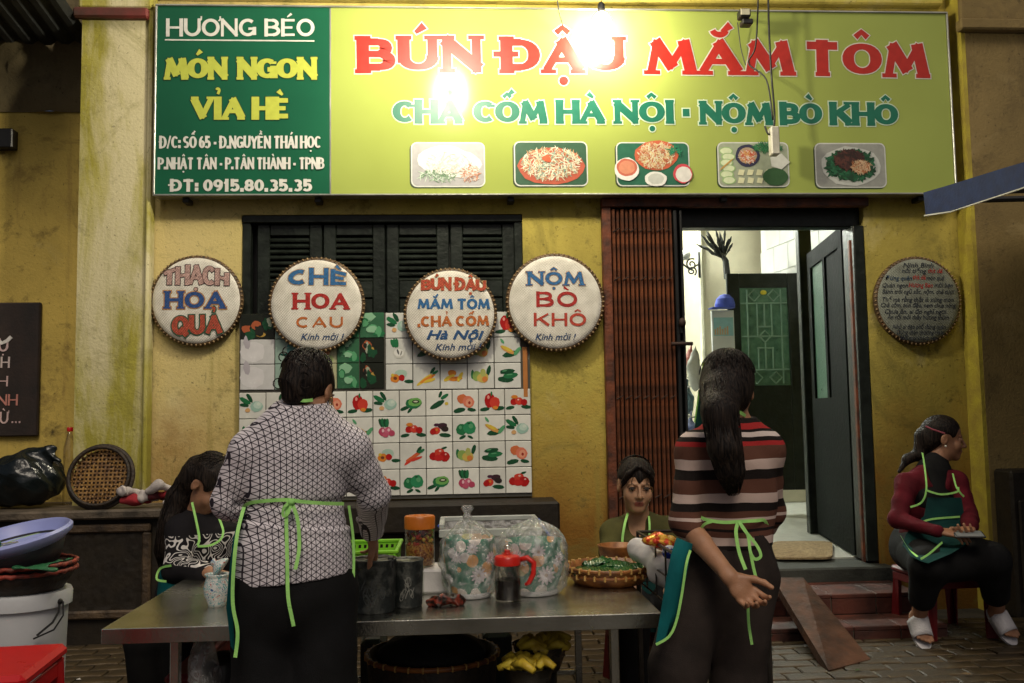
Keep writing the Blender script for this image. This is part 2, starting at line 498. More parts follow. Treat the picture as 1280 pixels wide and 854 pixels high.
def font_text(mb, text, P0, P1, h, color, lift=.001, shear=.3, bold=.0, fit=True):
    cu = bpy.data.curves.new('tmp_text', 'FONT')
    cu.body = text; cu.size = 1; cu.shear = shear; cu.offset = bold; cu.resolution_u = 3
    o = bpy.data.objects.new('tmp_text', cu); col.objects.link(o)
    dg = bpy.context.evaluated_depsgraph_get()
    me = bpy.data.meshes.new_from_object(o.evaluated_get(dg))
    bpy.data.objects.remove(o); bpy.data.curves.remove(cu)
    v = np.array([p.co[:] for p in me.vertices]); fs = [tuple(p.vertices) for p in me.polygons]
    bpy.data.meshes.remove(me)
    if len(v) == 0: return
    x0, x1 = v[:, 0].min(), v[:, 0].max()
    P0 = Vector(P0); P1 = Vector(P1); ex = (P1 - P0).normalized()
    ez = Vector((0, 0, 1)); ez = (ez - ex * ez.dot(ex)).normalized()
    sz = h / .7
    sx = (P1 - P0).length / (x1 - x0) if fit else sz
    mb.cur = color
    mb.add([P0 + ex * ((q[0] - x0) * sx) + ez * (q[1] * sz) + Vector((0, -lift, 0)) for q in v], fs)
    mb.cur = (1, 1, 1)

def blob(mb, c, rx, rz, color, y, n=9, jag=.12, rot=0., seed=None):
    """a flat printed shape facing -Y"""
    rnd = random.Random(seed if seed is not None else (c[0] * 977 + c[1] * 331 + rx * 77))
    mb.cur = color; vs = []
    for k in range(n):
        a = 2 * PI * k / n; q = 1 + rnd.uniform(-jag, jag)
        u, v = rx * q * math.cos(a), rz * q * math.sin(a)
        vs.append((c[0] + u * math.cos(rot) - v * math.sin(rot), y, c[1] + u * math.sin(rot) + v * math.cos(rot)))
    mb.add(vs, [tuple(range(n))]); mb.cur = (1, 1, 1)
# ------------------------------------------------------------------ shared materials
def vm(name, **k):
    m = mat(name, vcol=True, **k); m['vcol'] = 1; return m
M_yel = plaster('yellow_limewash', (.50, .405, .085), (.62, .55, .30), (.075, .068, .025), (.24, .21, .045), 0, .95, 1.3, (-1.6, -.2, (.60, .49, .21)), (.35, 1.45, (.30, .14, .02)))
M_pil = plaster('pilaster_limewash', (.40, .36, .06), (.64, .58, .36), (.13, .11, .04), (.27, .25, .045), 3.1, .8, 1.4, None, (.3, 1.1, (.22, .18, .04)), .42, .16, .9, (1.9, 1, .42))
M_nei = plaster('stained_ochre_plaster', (.62, .46, .11), (.50, .42, .17), (.07, .05, .02), (.18, .10, .04), 7.7, .95)
M_rpil = plaster('grey_brown_render', (.25, .18, .07), (.36, .28, .13), (.08, .06, .03), (.13, .09, .04), 11.3, .8)
M_cem = plaster('rough_cement', (.17, .135, .07), (.24, .19, .10), (.06, .05, .03), (.10, .08, .04), 5.5, .8)
M_blk = mat('black_green_paint', (.016, .021, .017), rough=.36, spec=.32, var=.25, scale=11, bump=.3, bscale=35)
M_dkwood = mat('dark_old_wood', (.020, .015, .009), rough=.6, spec=.3, c2=(.015, .012, .009), scale=9, bump=.5, bscale=25)
M_rust = mat('rust_brown_paint', (.17, .045, .016), rough=.55, c2=(.05, .018, .01), scale=14, bump=.35)
M_rustd = mat('rust_gap', (.03, .012, .007), rough=.7, scale=14)
M_steel = mat('brushed_steel', (.62, .62, .57), rough=.24, metal=1, c2=(.38, .38, .34), scale=5, bump=.12, bscale=90, lo=.3, hi=.7)
M_print = vm('printed_colour', rough=.4, var=.06, scale=30, bump=.03)
M_matte = vm('painted_colour', rough=.75, var=.12, scale=50, bump=.15, bscale=150)
M_conc = mat('dirty_concrete', (.16, .145, .11), rough=.85, c2=(.06, .055, .04), scale=7, bump=.5, bscale=40)
M_redtile = mat('red_clay_tile', (.105, .028, .016), rough=.6, c2=(.03, .012, .009), scale=7, bump=.3, bscale=60)
M_ground = mat('pavement_grout', (.05, .042, .03), rough=.9, c2=(.02, .018, .013), scale=9, bump=.5)
M_paver = mat('paver_clay', (.085, .055, .022), rough=.55, c2=(.022, .016, .008), scale=4, bump=.5, bscale=50)
M_white_room = mat('white_room_paint', (.72, .72, .68), rough=.7, var=.05)
M_black = mat('black_plastic', (.012, .012, .012), rough=.4, var=.2)

# ------------------------------------------------------------------ ground
g = MB(); g.add([(-40, -40, 0), (40, -40, 0), (40, 40, 0), (-40, 40, 0)], [(0, 1, 2, 3)])
go = g.build('pavement', M_ground); tag(go, kind='structure')
# interlocking pavers in rows, each its own slab
rnd = random.Random(5)
pm = []
for q in range(3):
    b = MB(); a_ = .105; hgt = .028
    # wavy interlocking outline
    top = []
    for k in range(12):
        t = k / 12 * 2 * PI
        top.append(((.098 + .010 * math.cos(3 * t + q)) * math.cos(t) * 1.0, (.048 + .006 * math.cos(4 * t + q * 2)) * math.sin(t) * 1.12))
    sq = [(-.1, -.048), (-.035, -.054), (.035, -.042), (.1, -.048), (.104, 0), (.1, .048), (.035, .042), (-.035, .054), (-.1, .048), (-.096, 0)]
    n = len(sq)
    vs = [(x, y, 0) for x, y in sq] + [(x, y, hgt - .004) for x, y in sq] + [(x * .95, y * .92, hgt) for x, y in sq]
    fs = [(i, (i + 1) % n, n + (i + 1) % n, n + i) for i in range(n)] + [(n + i, n + (i + 1) % n, 2 * n + (i + 1) % n, 2 * n + i) for i in range(n)] + [tuple(2 * n + i for i in range(n))]
    b.add(vs, fs); o = b.build('paver', M_paver); pm.append(o.data); bpy.data.objects.remove(o)
cands = []
for j in range(48):
    for i in range(48):
        x = -4.6 + i * .2085 + (j % 2) * .104; y = -4.2 + j * .1055
        if y > -.36: continue
        px, py, d = proj((x, y, .02))
        vis = -30 < px < 1310 and py < 880 and d > 0
        hid = 300 < px < 950            # behind the women and under the table
        cands.append(((0 if vis else 5) + (2.5 if hid else 0) + d * .1, x, y))
cands.sort()
rest = MB()
for n_, (_, x, y) in enumerate(cands):
    zz = rnd.uniform(-.006, .0); rz = rnd.uniform(-.03, .03)
    if n_ < 290:
        o = bpy.data.objects.new('paver', pm[n_ % 3]); col.objects.link(o); o.parent = go
        o.location = (x, y, zz); o.rotation_euler = (rnd.uniform(-.015, .015), rnd.uniform(-.015, .015), rz)
    elif abs(x) < 4.2:
        rest.bbox(x - .1, x + .1, y - .048, y + .048, zz, zz + .026, .004)
tag(rest.build('paver_field', M_paver, go), kind='stuff')

# ------------------------------------------------------------------ shop building
X = lambda px, py=400, Y=0: at(px, py, Y).x
Z = lambda px, py, Y=0: at(px, py, Y).z
bld = thing('shop_building', 'yellow limewashed shopfront with dark shuttered window, tiled panel and doorway', 'building', (0, .1, 0))
xp0, xp1 = X(98, 300, -.08), X(189, 300, -.08)
wx0, wx1 = X(301, 400), X(655, 400)
wz1, wz0 = Z(480, 268), Z(560, 622)
gx0, gx1 = X(755, 450), X(1088, 450)
gz1 = Z(900, 249)
ZF = Z(1000, 703, .05)                     # room floor level
rx0 = X(1207, 430)
TOP = 4.3
b = MB()
b.box(xp0, wx0, 0, .22, 0, TOP)
b.box(wx0, wx1, 0, .22, wz1, TOP); b.box(wx0, wx1, 0, .22, 0, wz0)
b.box(wx1, gx0, 0, .22, 0, TOP)
b.box(gx0, gx1, 0, .22, gz1, TOP); b.box(gx0, gx1, 0, .22, 0, ZF - .08)
b.box(gx1, rx0 + 2.5, 0, .22, 0, TOP)
b.build('wall', M_yel, bld)
# left pilaster with bead moulding, red necking and capital
b = MB()
b.box(xp0, xp1 - .035, -.09, -.001, 0, TOP)
b.bbox(xp1 - .033, xp1 - .004, -.105, -.001, 0, TOP, .012)
b.build('pilaster', M_pil, bld)
b = MB(); zc = Z(140, 25, -.1)
b.bbox(xp0 - .04, xp1 - .02, -.14, -.0912, zc, zc + .065, .012)
b.build('pilaster_band', mat('red_brown_band', (.16, .025, .02), rough=.6, c2=(.05, .02, .01)), bld)
b = MB(); b.bbox(xp0 - .015, xp1 - .002, -.12, -.0912, zc + .0655, zc + .5, .012); b.build('pilaster_capital', M_pil, bld)
# right pilaster: yellow reveal, grey-brown face
yR = -.16
b = MB(); b.box(rx0 - .012, rx0 + .012, yR + .002, -.001, 0, TOP)
b.build('pilaster_reveal', mat('bright_yellow_reveal', (.46, .38, .04), rough=.75, c2=(.33, .25, .04), scale=9, bump=.4), bld)
b = MB(); b.box(rx0 + .0125, rx0 + 1.9, yR, -.001, 0, TOP); b.build('pilaster', M_rpil, bld)
b = MB(); zc2 = Z(1230, 42, yR)
b.bbox(rx0 - .05, rx0 + 1.9, yR - .07, yR - .001, zc2, zc2 + .07, .01); b.bbox(rx0 - .03, rx0 + 1.9, yR - .04, yR - .001, zc2 + .071, zc2 + .7, .01)
b.build('pilaster_capital', M_rpil, bld)
# moulding over the sign
b = MB(); b.bbox(xp1, rx0 - .06, -.07, -.001, Z(640, 2, -.05), Z(640, 2, -.05) + .05, .01); b.build('cornice', M_yel, bld)

# window: frame, four shutter leaves with real louvres
wf = MB(); fy0, fy1 = .03, .09
t = .05
wf.bbox(wx0, wx1, fy0 - .02, fy1, wz1 - .045, wz1, .004)
wf.bbox(wx0, wx0 + t, fy0 - .01, fy1, wz0, wz1 - .046, .004)
wf.bbox(wx1 - t, wx1, fy0 - .01, fy1, wz0, wz1 - .046, .004)
frame = wf.build('window_frame', M_blk, bld)
bk = MB(); bk.box(wx0, wx1, .14, .2, wz0, wz1); bk.build('window_backing', M_black, bld)
lx = [X(q) for q in (318, 402, 482, 563, 646)]
sz1 = wz1 - .05; sz0 = Z(500, 470)
lou_z1, lou_z0 = Z(520, 292), Z(520, 350)
for i in range(4):
    a, c = lx[i] + .004, lx[i + 1] - .004
    s_ = MB(); st = .075
    s_.bbox(a, a + st, .045, .085, sz0, sz1, .005); s_.bbox(c - st, c, .045, .085, sz0, sz1, .005)
    s_.bbox(a + st, c - st, .05, .082, lou_z1, sz1, .005); s_.bbox(a + st, c - st, .05, .082, lou_z0 - .1, lou_z0, .005)
    s_.bbox(a + st + .001, c - st - .001, .06, .08, sz0, lou_z0 - .101, .004)
    sh = s_.build('shutter', M_blk, bld)
    for k in range(8):
        zz = lou_z0 + (k + .5) * (lou_z1 - lou_z0) / 8
        q = MB(); hh = (lou_z1 - lou_z0) / 8
        vs = [(a + st, .052, zz - hh * .30), (c - st, .052, zz - hh * .30), (c - st, .082, zz + hh * .55), (a + st, .082, zz + hh * .55)]
        vs += [(v[0], v[1] + .004, v[2] - .008) for v in vs]
        q.add(vs, [(0, 1, 2, 3), (7, 6, 5, 4), (0, 4, 5, 1), (1, 5, 6, 2), (2, 6, 7, 3), (3, 7, 4, 0)])
        q.build('slat', M_blk, sh)

# ------------------------------------------------------------------ tiled panel with printed fruit
G1, G2, G3 = (.02, .16, .06), (.012, .07, .03), (.10, .34, .16)
RD, RD2, OR, YE, CR, PK = (.42, .012, .012), (.6, .05, .03), (.65, .22, .03), (.65, .48, .06), (.7, .66, .5), (.45, .06, .12)
def leaf(mb, x, z, a, l, y, c=G2): blob(mb, (x + math.cos(a) * l / 2, z + math.sin(a) * l / 2), l / 2, l / 5, c, y, 8, .1, a)
def fruit(mb, kind, cx, cz, y, s):
    e = .00025; Y_ = [y - .0006 - e * i for i in range(30)]; it = iter(Y_)
    def B(dx, dz, rx, rz, c, rot=0, n=10, jag=.08): blob(mb, (cx + dx * s, cz + dz * s), rx * s, rz * s, c, next(it), n, jag, rot)
    def Lf(dx, dz, a, l, c=G2): leaf(mb, cx + dx * s, cz + dz * s, a, l * s, next(it), c)
    if kind == 'pepper':
        Lf(-.05, -.2, 3.3, .34); Lf(.05, -.22, .1, .36); B(-.06, .06, .17, .24, RD); B(.1, -.02, .16, .2, RD2); B(-.1, .16, .04, .06, (.8, .3, .25)); B(.12, -.18, .09, .06, OR); B(0, .27, .03, .08, G1)
    elif kind == 'cabbage':
        Lf(-.05, .05, 2.6, .4, G1); Lf(0, .1, 2.1, .34, G2); Lf(-.1, .0, 3.0, .3, G2); B(.14, -.02, .2, .18, (.32, .5, .42)); B(.17, .02, .13, .12, (.5, .64, .56)); B(.2, .05, .06, .05, (.62, .72, .62)); B(-.14, -.14, .08, .07, (.6, .35, .15))
    elif kind == 'kiwi':
        Lf(-.1, -.1, 3.5, .32); Lf(0, -.12, 4.0, .25); B(.04, .0, .27, .17, G1); B(.08, .04, .23, .14, (.16, .4, .1)); B(.1, .05, .12, .06, (.04, .06, .03)); B(.1, .055, .07, .025, (.6, .65, .45))
    elif kind == 'cuke':
        B(-.05, -.05, .27, .09, G2, .5); Lf(.05, .12, .6, .3, G1); Lf(0, .16, 1.2, .24, G2); B(.24, -.02, .06, .05, YE)
    elif kind == 'gourds':
        B(-.08, -.12, .26, .1, G2, -.08); B(.08, .0, .24, .09, G1, .1); B(-.02, .13, .24, .08, G2, .1); B(-.1, .15, .08, .02, G3, .1); B(.05, .03, .1, .02, G3, .1)
    elif kind == 'peach':
        Lf(0, -.2, 3.4, .4); Lf(.05, -.2, -.2, .3); B(-.1, .12, .17, .15, (.62, .16, .06)); B(.1, .02, .18, .19, (.7, .2, .12)); B(.12, .0, .11, .13, (.75, .32, .2)); B(.13, -.01, .04, .05, (.3, .03, .02))
    elif kind == 'cherry':
        Lf(-.1, -.16, 3.3, .3); Lf(.1, -.15, -.1, .34); B(-.12, .0, .12, .11, RD); B(.05, .02, .13, .12, RD2); B(.2, -.02, .11, .11, RD); B(-.1, .16, .11, .06, OR); B(.02, .07, .03, .03, (.85, .5, .45))
    elif kind == 'berry':
        Lf(.0, -.18, -.1, .38); B(-.1, -.05, .14, .12, RD2); B(.1, .1, .16, .1, (.05, .02, .03)); B(.18, .0, .12, .09, (.03, .02, .02)); B(-.08, .14, .09, .05, (.07, .02, .05)); B(-.2, -.08, .1, .1, RD); B(-.08, -.02, .04, .04, OR)
    elif kind == 'apple':
        Lf(0, -.22, 3.6, .24); Lf(.05, -.22, -.5, .22); B(-.13, -.02, .18, .19, G1); B(.12, .02, .2, .21, (.03, .24, .1)); B(.17, .08, .07, .08, G3); B(-.17, .04, .05, .06, G3); B(.1, .17, .05, .025, G2)
    elif kind == 'corn':
        Lf(-.15, -.18, .2, .5, G2); B(.0, 0, .26, .08, (.6, .3, .08), -.5); B(-.02, .04, .2, .05, YE, -.5); Lf(.2, -.18, .9, .34, G3); Lf(-.1, .2, 2.2, .2, G3)
    elif kind == 'carrot':
        B(-.06, -.1, .3, .06, RD2, .75); B(.0, -.04, .28, .05, (.6, .12, .04), .5); B(.08, -.1, .24, .05, RD2, .3); Lf(.12, .1, .9, .26, G2); Lf(.15, .08, .5, .26, G1)
    elif kind == 'ycarrot':
        B(-.06, -.1, .3, .06, YE, .65); B(.04, -.06, .28, .05, OR, .5); B(.1, -.12, .2, .05, YE, .3); Lf(.12, .1, .9, .26, G2); Lf(.18, .08, .5, .22, G1)
    elif kind == 'banana':
        B(-.05, .1, .13, .1, OR); B(-.14, -.05, .2, .07, YE, .5); B(.05, -.08, .22, .07, OR, .1); B(.2, -.02, .17, .06, YE, 1.1); B(.02, -.04, .1, .03, (.5, .15, .03))
    elif kind == 'tomato':
        Lf(.05, .2, .3, .2); B(-.17, -.03, .15, .13, RD); B(.0, .08, .17, .14, RD2); B(.17, -.04, .17, .16, RD); B(-.02, -.08, .16, .1, (.5, .02, .02)); B(.02, .14, .04, .03, (.8, .45, .4)); B(.2, .03, .03, .03, (.8, .45, .4))
    elif kind == 'pear':
        Lf(-.25, -.1, 1.6, .3, G1); Lf(.2, .0, 1.3, .34, G2); B(-.12, 0, .14, .17, (.25, .38, .1)); B(.06, -.06, .18, .16, (.55, .42, .1)); B(.07, .1, .09, .13, (.4, .42, .12)); B(.12, -.1, .09, .09, (.6, .2, .05))
    elif kind == 'onion':
        for q in range(4): Lf(-.12 + q * .05, .08, 1.9 - q * .12, .3, G1 if q % 2 else G2)
        B(-.12, -.06, .12, .14, PK); B(.06, -.04, .13, .13, (.55, .12, .2)); B(.18, -.1, .1, .1, PK); B(-.02, -.16, .1, .08, (.5, .1, .16)); B(-.1, -.02, .04, .06, (.8, .5, .55)); B(.08, .0, .04, .05, (.8, .55, .58))
    elif kind == 'garlic':
        for q in range(3): Lf(-.15 + q * .05, .1, 1.9 - q * .12, .3, G1)
        B(0, -.06, .2, .17, (.55, .55, .5)); B(0, -.05, .16, .13, (.72, .72, .68)); B(-.03, -.02, .03, .09, (.1, .1, .1), .3); B(.07, -.06, .02, .08, (.2, .2, .18), -.3)
    elif kind == 'melon':
        Lf(.15, -.14, 0, .3); B(.05, .1, .2, .14, (.4, .55, .45)); B(-.12, -.04, .15, .13, OR); B(-.12, -.04, .06, .05, (.15, .05, .02)); B(.08, -.02, .1, .1, RD if s > .14 else YE); B(-.2, .06, .05, .05, YE)
tp = thing('tiled_panel', 'white wall tiles printed with fruit and vegetables below the black shutters', 'tiled panel', (X(480), -.03, wz0))
Ml = mat('tile_glaze', (.62, .62, .57), rough=.22, c2=(.5, .5, .46), scale=10, bump=.06, bscale=15)
Mtile = vm('printed_tile_glaze', rough=.24, var=.07, scale=12, bump=.05, bscale=20)
b = MB(); b.box(X(301), X(661), -.0285, .028, wz0, Z(480, 392)); b.build('mortar_backing', mat('dark_mortar', (.09, .085, .07), rough=.9), tp)
def tile_mesh(kind, w_, h_, big=None, rnds=0):
    m = MB(); m.cur = (.64, .64, .59) if big is None else big
    m.bbox(-w_ / 2, w_ / 2, -.006, .0, -h_ / 2, h_ / 2, .0025)
    if kind: fruit(m, kind, 0, 0, -.006, w_ * 1.22)
    return m
tiles = {}
def put_tile(kind, cx, cz, w_, h_, color=None, extra=None, yy=-.029):
    q_ = rnd.uniform(.86, 1.03); color = tuple(x * q_ for x in (color or (.74, .74, .68)))
    m = tile_mesh(kind, w_, h_, color)
    if extra: extra(m, w_, h_)
    o = m.build('tile', Mtile)
    o.parent = tp; rr = rnd.uniform
    o.location = Vector((cx, yy + rr(-.0015, .0), cz)) - wloc(tp); o.rotation_euler = (rr(-.006, .006), rr(-.008, .008), rr(-.006, .006))
xs = [X(q) for q in (301, 333, 365, 387, 404.5, 437, 469, 502, 535, 567, 600, 632, 661)]
xs = [X(301) + (X(661) - X(301)) * i / 11 for i in range(12)]
zr = [Z(560, q) for q in (487.5, 520, 551, 585, 618)]
zr = [zr[0] + (zr[4] - zr[0]) * i / 4 for i in range(5)]
rows = [['cabbage', 'cuke', 'kiwi', 'peach', 'pepper', 'cabbage', 'kiwi', 'cuke', 'peach', 'pepper', 'cherry'],
        ['pear', 'carrot', 'cherry', 'apple', 'corn', 'onion', 'cherry', 'berry', 'apple', 'corn', 'cabbage'],
        ['onion', 'kiwi', 'peach', 'carrot', 'cabbage', 'melon', 'carrot', 'tomato', 'pear', 'gourds', 'peach'],
        ['berry', 'tomato', 'apple', 'gourds', 'corn', 'cherry', 'apple', 'kiwi', 'onion', 'berry', 'tomato']]
for j in range(4):
    for i in range(11):
        put_tile(rows[j][i], (xs[i] + xs[i + 1]) / 2, (zr[j] + zr[j + 1]) / 2, xs[1] - xs[0] - .004, zr[0] - zr[1] - .004)
# upper white tiles, a shade smaller, set to the right
ux = [X(482) + (X(650) - X(482)) * i / 5 for i in range(6)]
uz = [Z(560, 391) + (Z(560, 487) - Z(560, 391)) * i / 3 for i in range(4)]
up_ = [['cabbage', 'pear', 'kiwi', 'apple', 'pepper'], ['garlic', 'cuke', 'melon', 'pear', 'corn'], ['melon', 'ycarrot', 'banana', 'pear', 'gourds']]
for j in range(3):
    for i in range(5):
        put_tile(up_[j][i], (ux[i] + ux[i + 1]) / 2, (uz[j] + uz[j + 1]) / 2, ux[1] - ux[0] - .005, uz[0] - uz[1] - .004, color=(.66, .67, .63))
put_tile(None, X(655), (uz[2] + uz[3]) / 2 + .02, .028, .3, color=(.5, .2, .06))
# mural of glazed kitchen pictures at the left: larger dark tiles
def pic(kind):
    def f(m, w_, h_):
        y = -.0064
        if kind == 'bottle':
            blob(m, (.02, -.02), w_ * .24, h_ * .44, (.10, .26, .24), y, 12); blob(m, (.03, .1), w_ * .1, h_ * .34, (.12, .32, .24), y - .0003, 10); blob(m, (.03, -.12), w_ * .27, h_ * .12, (.03, .24, .26), y - .0006, 12); blob(m, (.0, -.17), w_ * .36, h_ * .07, (.01, .06, .045), y - .0009, 10)
        elif kind == 'white':
            blob(m, (-.03, .0), w_ * .38, h_ * .45, (.66, .65, .66), y, 10); blob(m, (-.06, .06), w_ * .1, h_ * .3, (.45, .42, .46), y - .0003, 8, .2, .2)
        elif kind == 'greens':
            for q in range(9):
                r_ = random.Random(q * 7 + 1); blob(m, (r_.uniform(-.3, .3) * w_, r_.uniform(-.35, .35) * h_), w_ * r_.uniform(.12, .26), h_ * r_.uniform(.1, .2), random.Random(q).choice([G1, G3, (.25, .48, .3), (.4, .58, .4)]), y - .0003 * q, 11, .25)
        elif kind == 'dark':
            for q in range(8):
                r_ = random.Random(q * 3 + int(w_ * 1e4)); blob(m, (r_.uniform(-.35, .35) * w_, r_.uniform(-.35, .35) * h_), w_ * r_.uniform(.06, .2), h_ * r_.uniform(.1, .25), random.Random(q + 2).choice([(.45, .28, .06), G2, (.35, .4, .3), (.02, .02, .015), (.4, .1, .04), (.3, .42, .2)]), y - .0003 * q, 10, .3)
        elif kind == 'melonred':
            blob(m, (0, .02), w_ * .34, h_ * .3, (.5, .1, .05), y, 10); blob(m, (.01, 0), w_ * .24, h_ * .2, (.6, .25, .12), y - .0003, 9); blob(m, (.02, -.05), w_ * .3, h_ * .2, (.4, .5, .2), y - .0006, 9)
    return f
mz = [Z(400, 392), Z(400, 424), Z(400, 455), Z(400, 487)]
mx_ = [X(q) for q in (302, 345, 385, 422, 450, 481)]
mur = [['dark', 'bottle', 'dark', 'greens', 'greens'], ['white', 'bottle', 'melonred', 'greens', 'dark'], ['white', 'bottle', 'melonred', 'greens', 'dark']]
mcol = {'white': (.6, .6, .6), 'bottle': (.3, .42, .36), 'melonred': (.5, .5, .3), 'greens': (.04, .14, .07), 'dark': (.015, .018, .012)}
for j in range(3):
    for i in range(5):
        k = mur[j][i]
        put_tile(None, (mx_[i] + mx_[i + 1]) / 2, (mz[j] + mz[j + 1]) / 2, mx_[i + 1] - mx_[i] - .004, mz[j] - mz[j + 1] - .004, color=mcol[k], extra=pic(k))

# sill / long dark ledge under the tiles
b = MB(); sz = Z(560, 628, -.2)
b.bbox(X(205, 640, -.3), X(700, 640, -.3), -.30, -.0015, sz - .16, sz, .012)
b.bbox(X(205, 640, -.3), X(690, 640, -.3), -.24, -.0015, 0.02, sz - .161, .01)
tag(b.build('window_bench', M_dkwood, base=(X(450), -.15, 0)), 'long dark worn ledge running under the fruit tiles', 'ledge')

# ------------------------------------------------------------------ left bay: recessed neighbour wall, roof, ledge
nb = thing('neighbour_building', 'stained ochre wall recessed left of the pilaster under a corrugated roof', 'building', (X(40, 300, .2), .3, 0))
nx0 = -5.5
b = MB(); b.box(nx0, xp0 + .05, .2, .4, 0, Z(40, 139, .2)); b.build('wall', M_nei, nb)
b = MB()
nx, nz = 40, 14
zA, zB = Z(40, 141, .2), Z(40, 30, .2) + .5
vs = []
for j in range(nz + 1):
    for i in range(nx + 1):
        x = nx0 + (xp0 + .05 - nx0) * i / nx; z = zA + (zB - zA) * j / nz
        q = math.sin(x * 17 + z * 9) * .02 + math.sin(x * 41 - z * 33) * .012 + rnd.uniform(-.014, .014)
        vs.append((x, .15 + q + (.03 if j == 0 else 0), z))
b.add(vs, [(j * (nx + 1) + i, j * (nx + 1) + i + 1, (j + 1) * (nx + 1) + i + 1, (j + 1) * (nx + 1) + i) for j in range(nz) for i in range(nx)])
b.build('cement_band', M_cem, nb, smooth=True)
b = MB(); z_r = Z(40, 58, .2)
vs = []; nr = 90
for k, (y, dz) in enumerate(((.16, 0), (-.75, .16))):
    for i in range(nr + 1):
        x = nx0 + (xp0 - .03 - nx0) * i / nr
        vs.append((x, y, z_r + dz + .018 * math.cos(i * PI / 1.5)))
b.add(vs, [(i, i + 1, nr + 2 + i, nr + 1 + i) for i in range(nr)])
b.build('corrugated_roof', mat('old_roof_sheet', (.045, .05, .05), rough=.6, c2=(.02, .02, .02)), nb)
b = MB(); b.bbox(nx0, X(18, 174, .15), .12, .199, Z(5, 186, .15), Z(5, 162, .15), .006); b.build('meter_box', M_black, nb)
# blackboard menu
bb = thing('chalk_board', 'black menu board with pink hand painted words at the left edge', 'menu board', (X(10, 460, .16), .17, Z(10, 545, .16)))
b = MB(); b.bbox(nx0 + .3, X(48, 460, .16), .165, .198, Z(10, 546, .16), Z(10, 378, .16), .008)
b.build('board', mat('menu_board_brown_black', (.035, .022, .017), rough=.6, c2=(.018, .014, .012)), bb)
b = MB()
lt = Lettering(.17, 0, .2)
def bw(s, x0, x1, yb, h, c): lt.write(b, s, at(x0, yb, .163), at(x1, yb, .163), h / 209, c, None, lift=.001)
bw('VỤ', -14, 10, 443, 19, (.62, .42, .42)); bw('ÀH', -8, 12, 459, 15, (.62, .5, .47)); bw('LÀH', -22, 12, 483, 15, (.62, .48, .44)) if 0 else None
b = MB()
bw('VỤ', -16, 10, 440, 17, (.62, .45, .44)); bw('MÀH', -28, 12, 460, 14, (.66, .55, .52)); bw('BÌNH', -40, 10, 483, 13, (.6, .42, .4)); bw('KÍNH', -22, 22, 507, 14, (.6, .25, .2)); bw('TỪ', -12, 10, 530, 15, (.62, .45, .42)); bw('...', 14, 26, 529, 12, (.6, .42, .4))
b.cur = (.75, .72, .68)
b.ribbon([at(-12, 420, .16), at(2, 429, .16), at(9, 426, .16), at(14, 421, .16)], .022, (0, -1, 0))
b.cur = (1, 1, 1)
b.build('lettering', M_matte, bb)
# ledge with carved cabinet front on the left
lz = Z(120, 636, -.3)
lg = thing('side_cabinet', 'dark carved wooden cabinet ledge left of the steel table', 'cabinet', (X(100, 640, -.3), -.2, 0))
lx0, lx1 = -4.6, X(206, 640, -.36)
b = MB(); b.bbox(lx0, lx1, -.40, .195, lz - .05, lz, .01); b.build('cabinet_top', mat('worn_ledge_paint', (.13, .10, .07), rough=.6, c2=(.035, .028, .02), scale=8, bump=.5), lg)
b = MB(); b.box(lx0, lx1 - .02, -.34, .19, .02, lz - .0505); b.build('cabinet_body', M_dkwood, lg)
pz1, pz0, px0_, px1_ = Z(150, 655, -.35), Z(150, 762, -.35), X(60, 700, -.35), X(189, 700, -.35)
Mfr = mat('worn_brown_moulding', (.10, .065, .035), rough=.5, c2=(.03, .02, .012), scale=12, bump=.6)
for k, (a0, a1, c0, c1) in enumerate(((px0_, px1_, pz1 - .045, pz1), (px1_ - .045, px1_, pz0, pz1 - .046), (px0_, px1_, pz0 - .046, pz0 - .001), (px0_, px0_ + .04, pz0, pz1 - .046))):
    q = MB(); q.bbox(a0, a1, -.372, -.341, c0, c1, .009); q.build('moulding', Mfr, lg)
q = MB(); ii = 26; jj = 16; vs = []
for j in range(jj + 1):
    for i in range(ii + 1):
        u, v = i / ii, j / jj
        hgt = .012 * math.sin(u * 24 + 3 * math.sin(v * 9)) * math.sin(v * 21 + 2 * math.cos(u * 11))
        vs.append((px0_ + .04 + (px1_ - px0_ - .085) * u, -.349 - abs(hgt), pz0 + (pz1 - pz0 - .046) * v))
q.add(vs, [(j * (ii + 1) + i, j * (ii + 1) + i + 1, (j + 1) * (ii + 1) + i + 1, (j + 1) * (ii + 1) + i) for j in range(jj) for i in range(ii)])
q.build('carved_panel', M_dkwood, lg, smooth=True)
# plinth behind the seated woman at the right
b = MB(); b.bbox(rx0 + .03, rx0 + 1.9, -.34, yR - .001, 0, Z(1240, 588, -.3), .015); b.bbox(rx0 + .06, rx0 + 1.9, -.36, -.341, .1, Z(1240, 625, -.3), .012)
tag(b.build('dark_plinth', M_dkwood, base=(rx0 + .9, -.25, 0)), 'dark timber plinth against the grey pilaster at the far right', 'plinth')

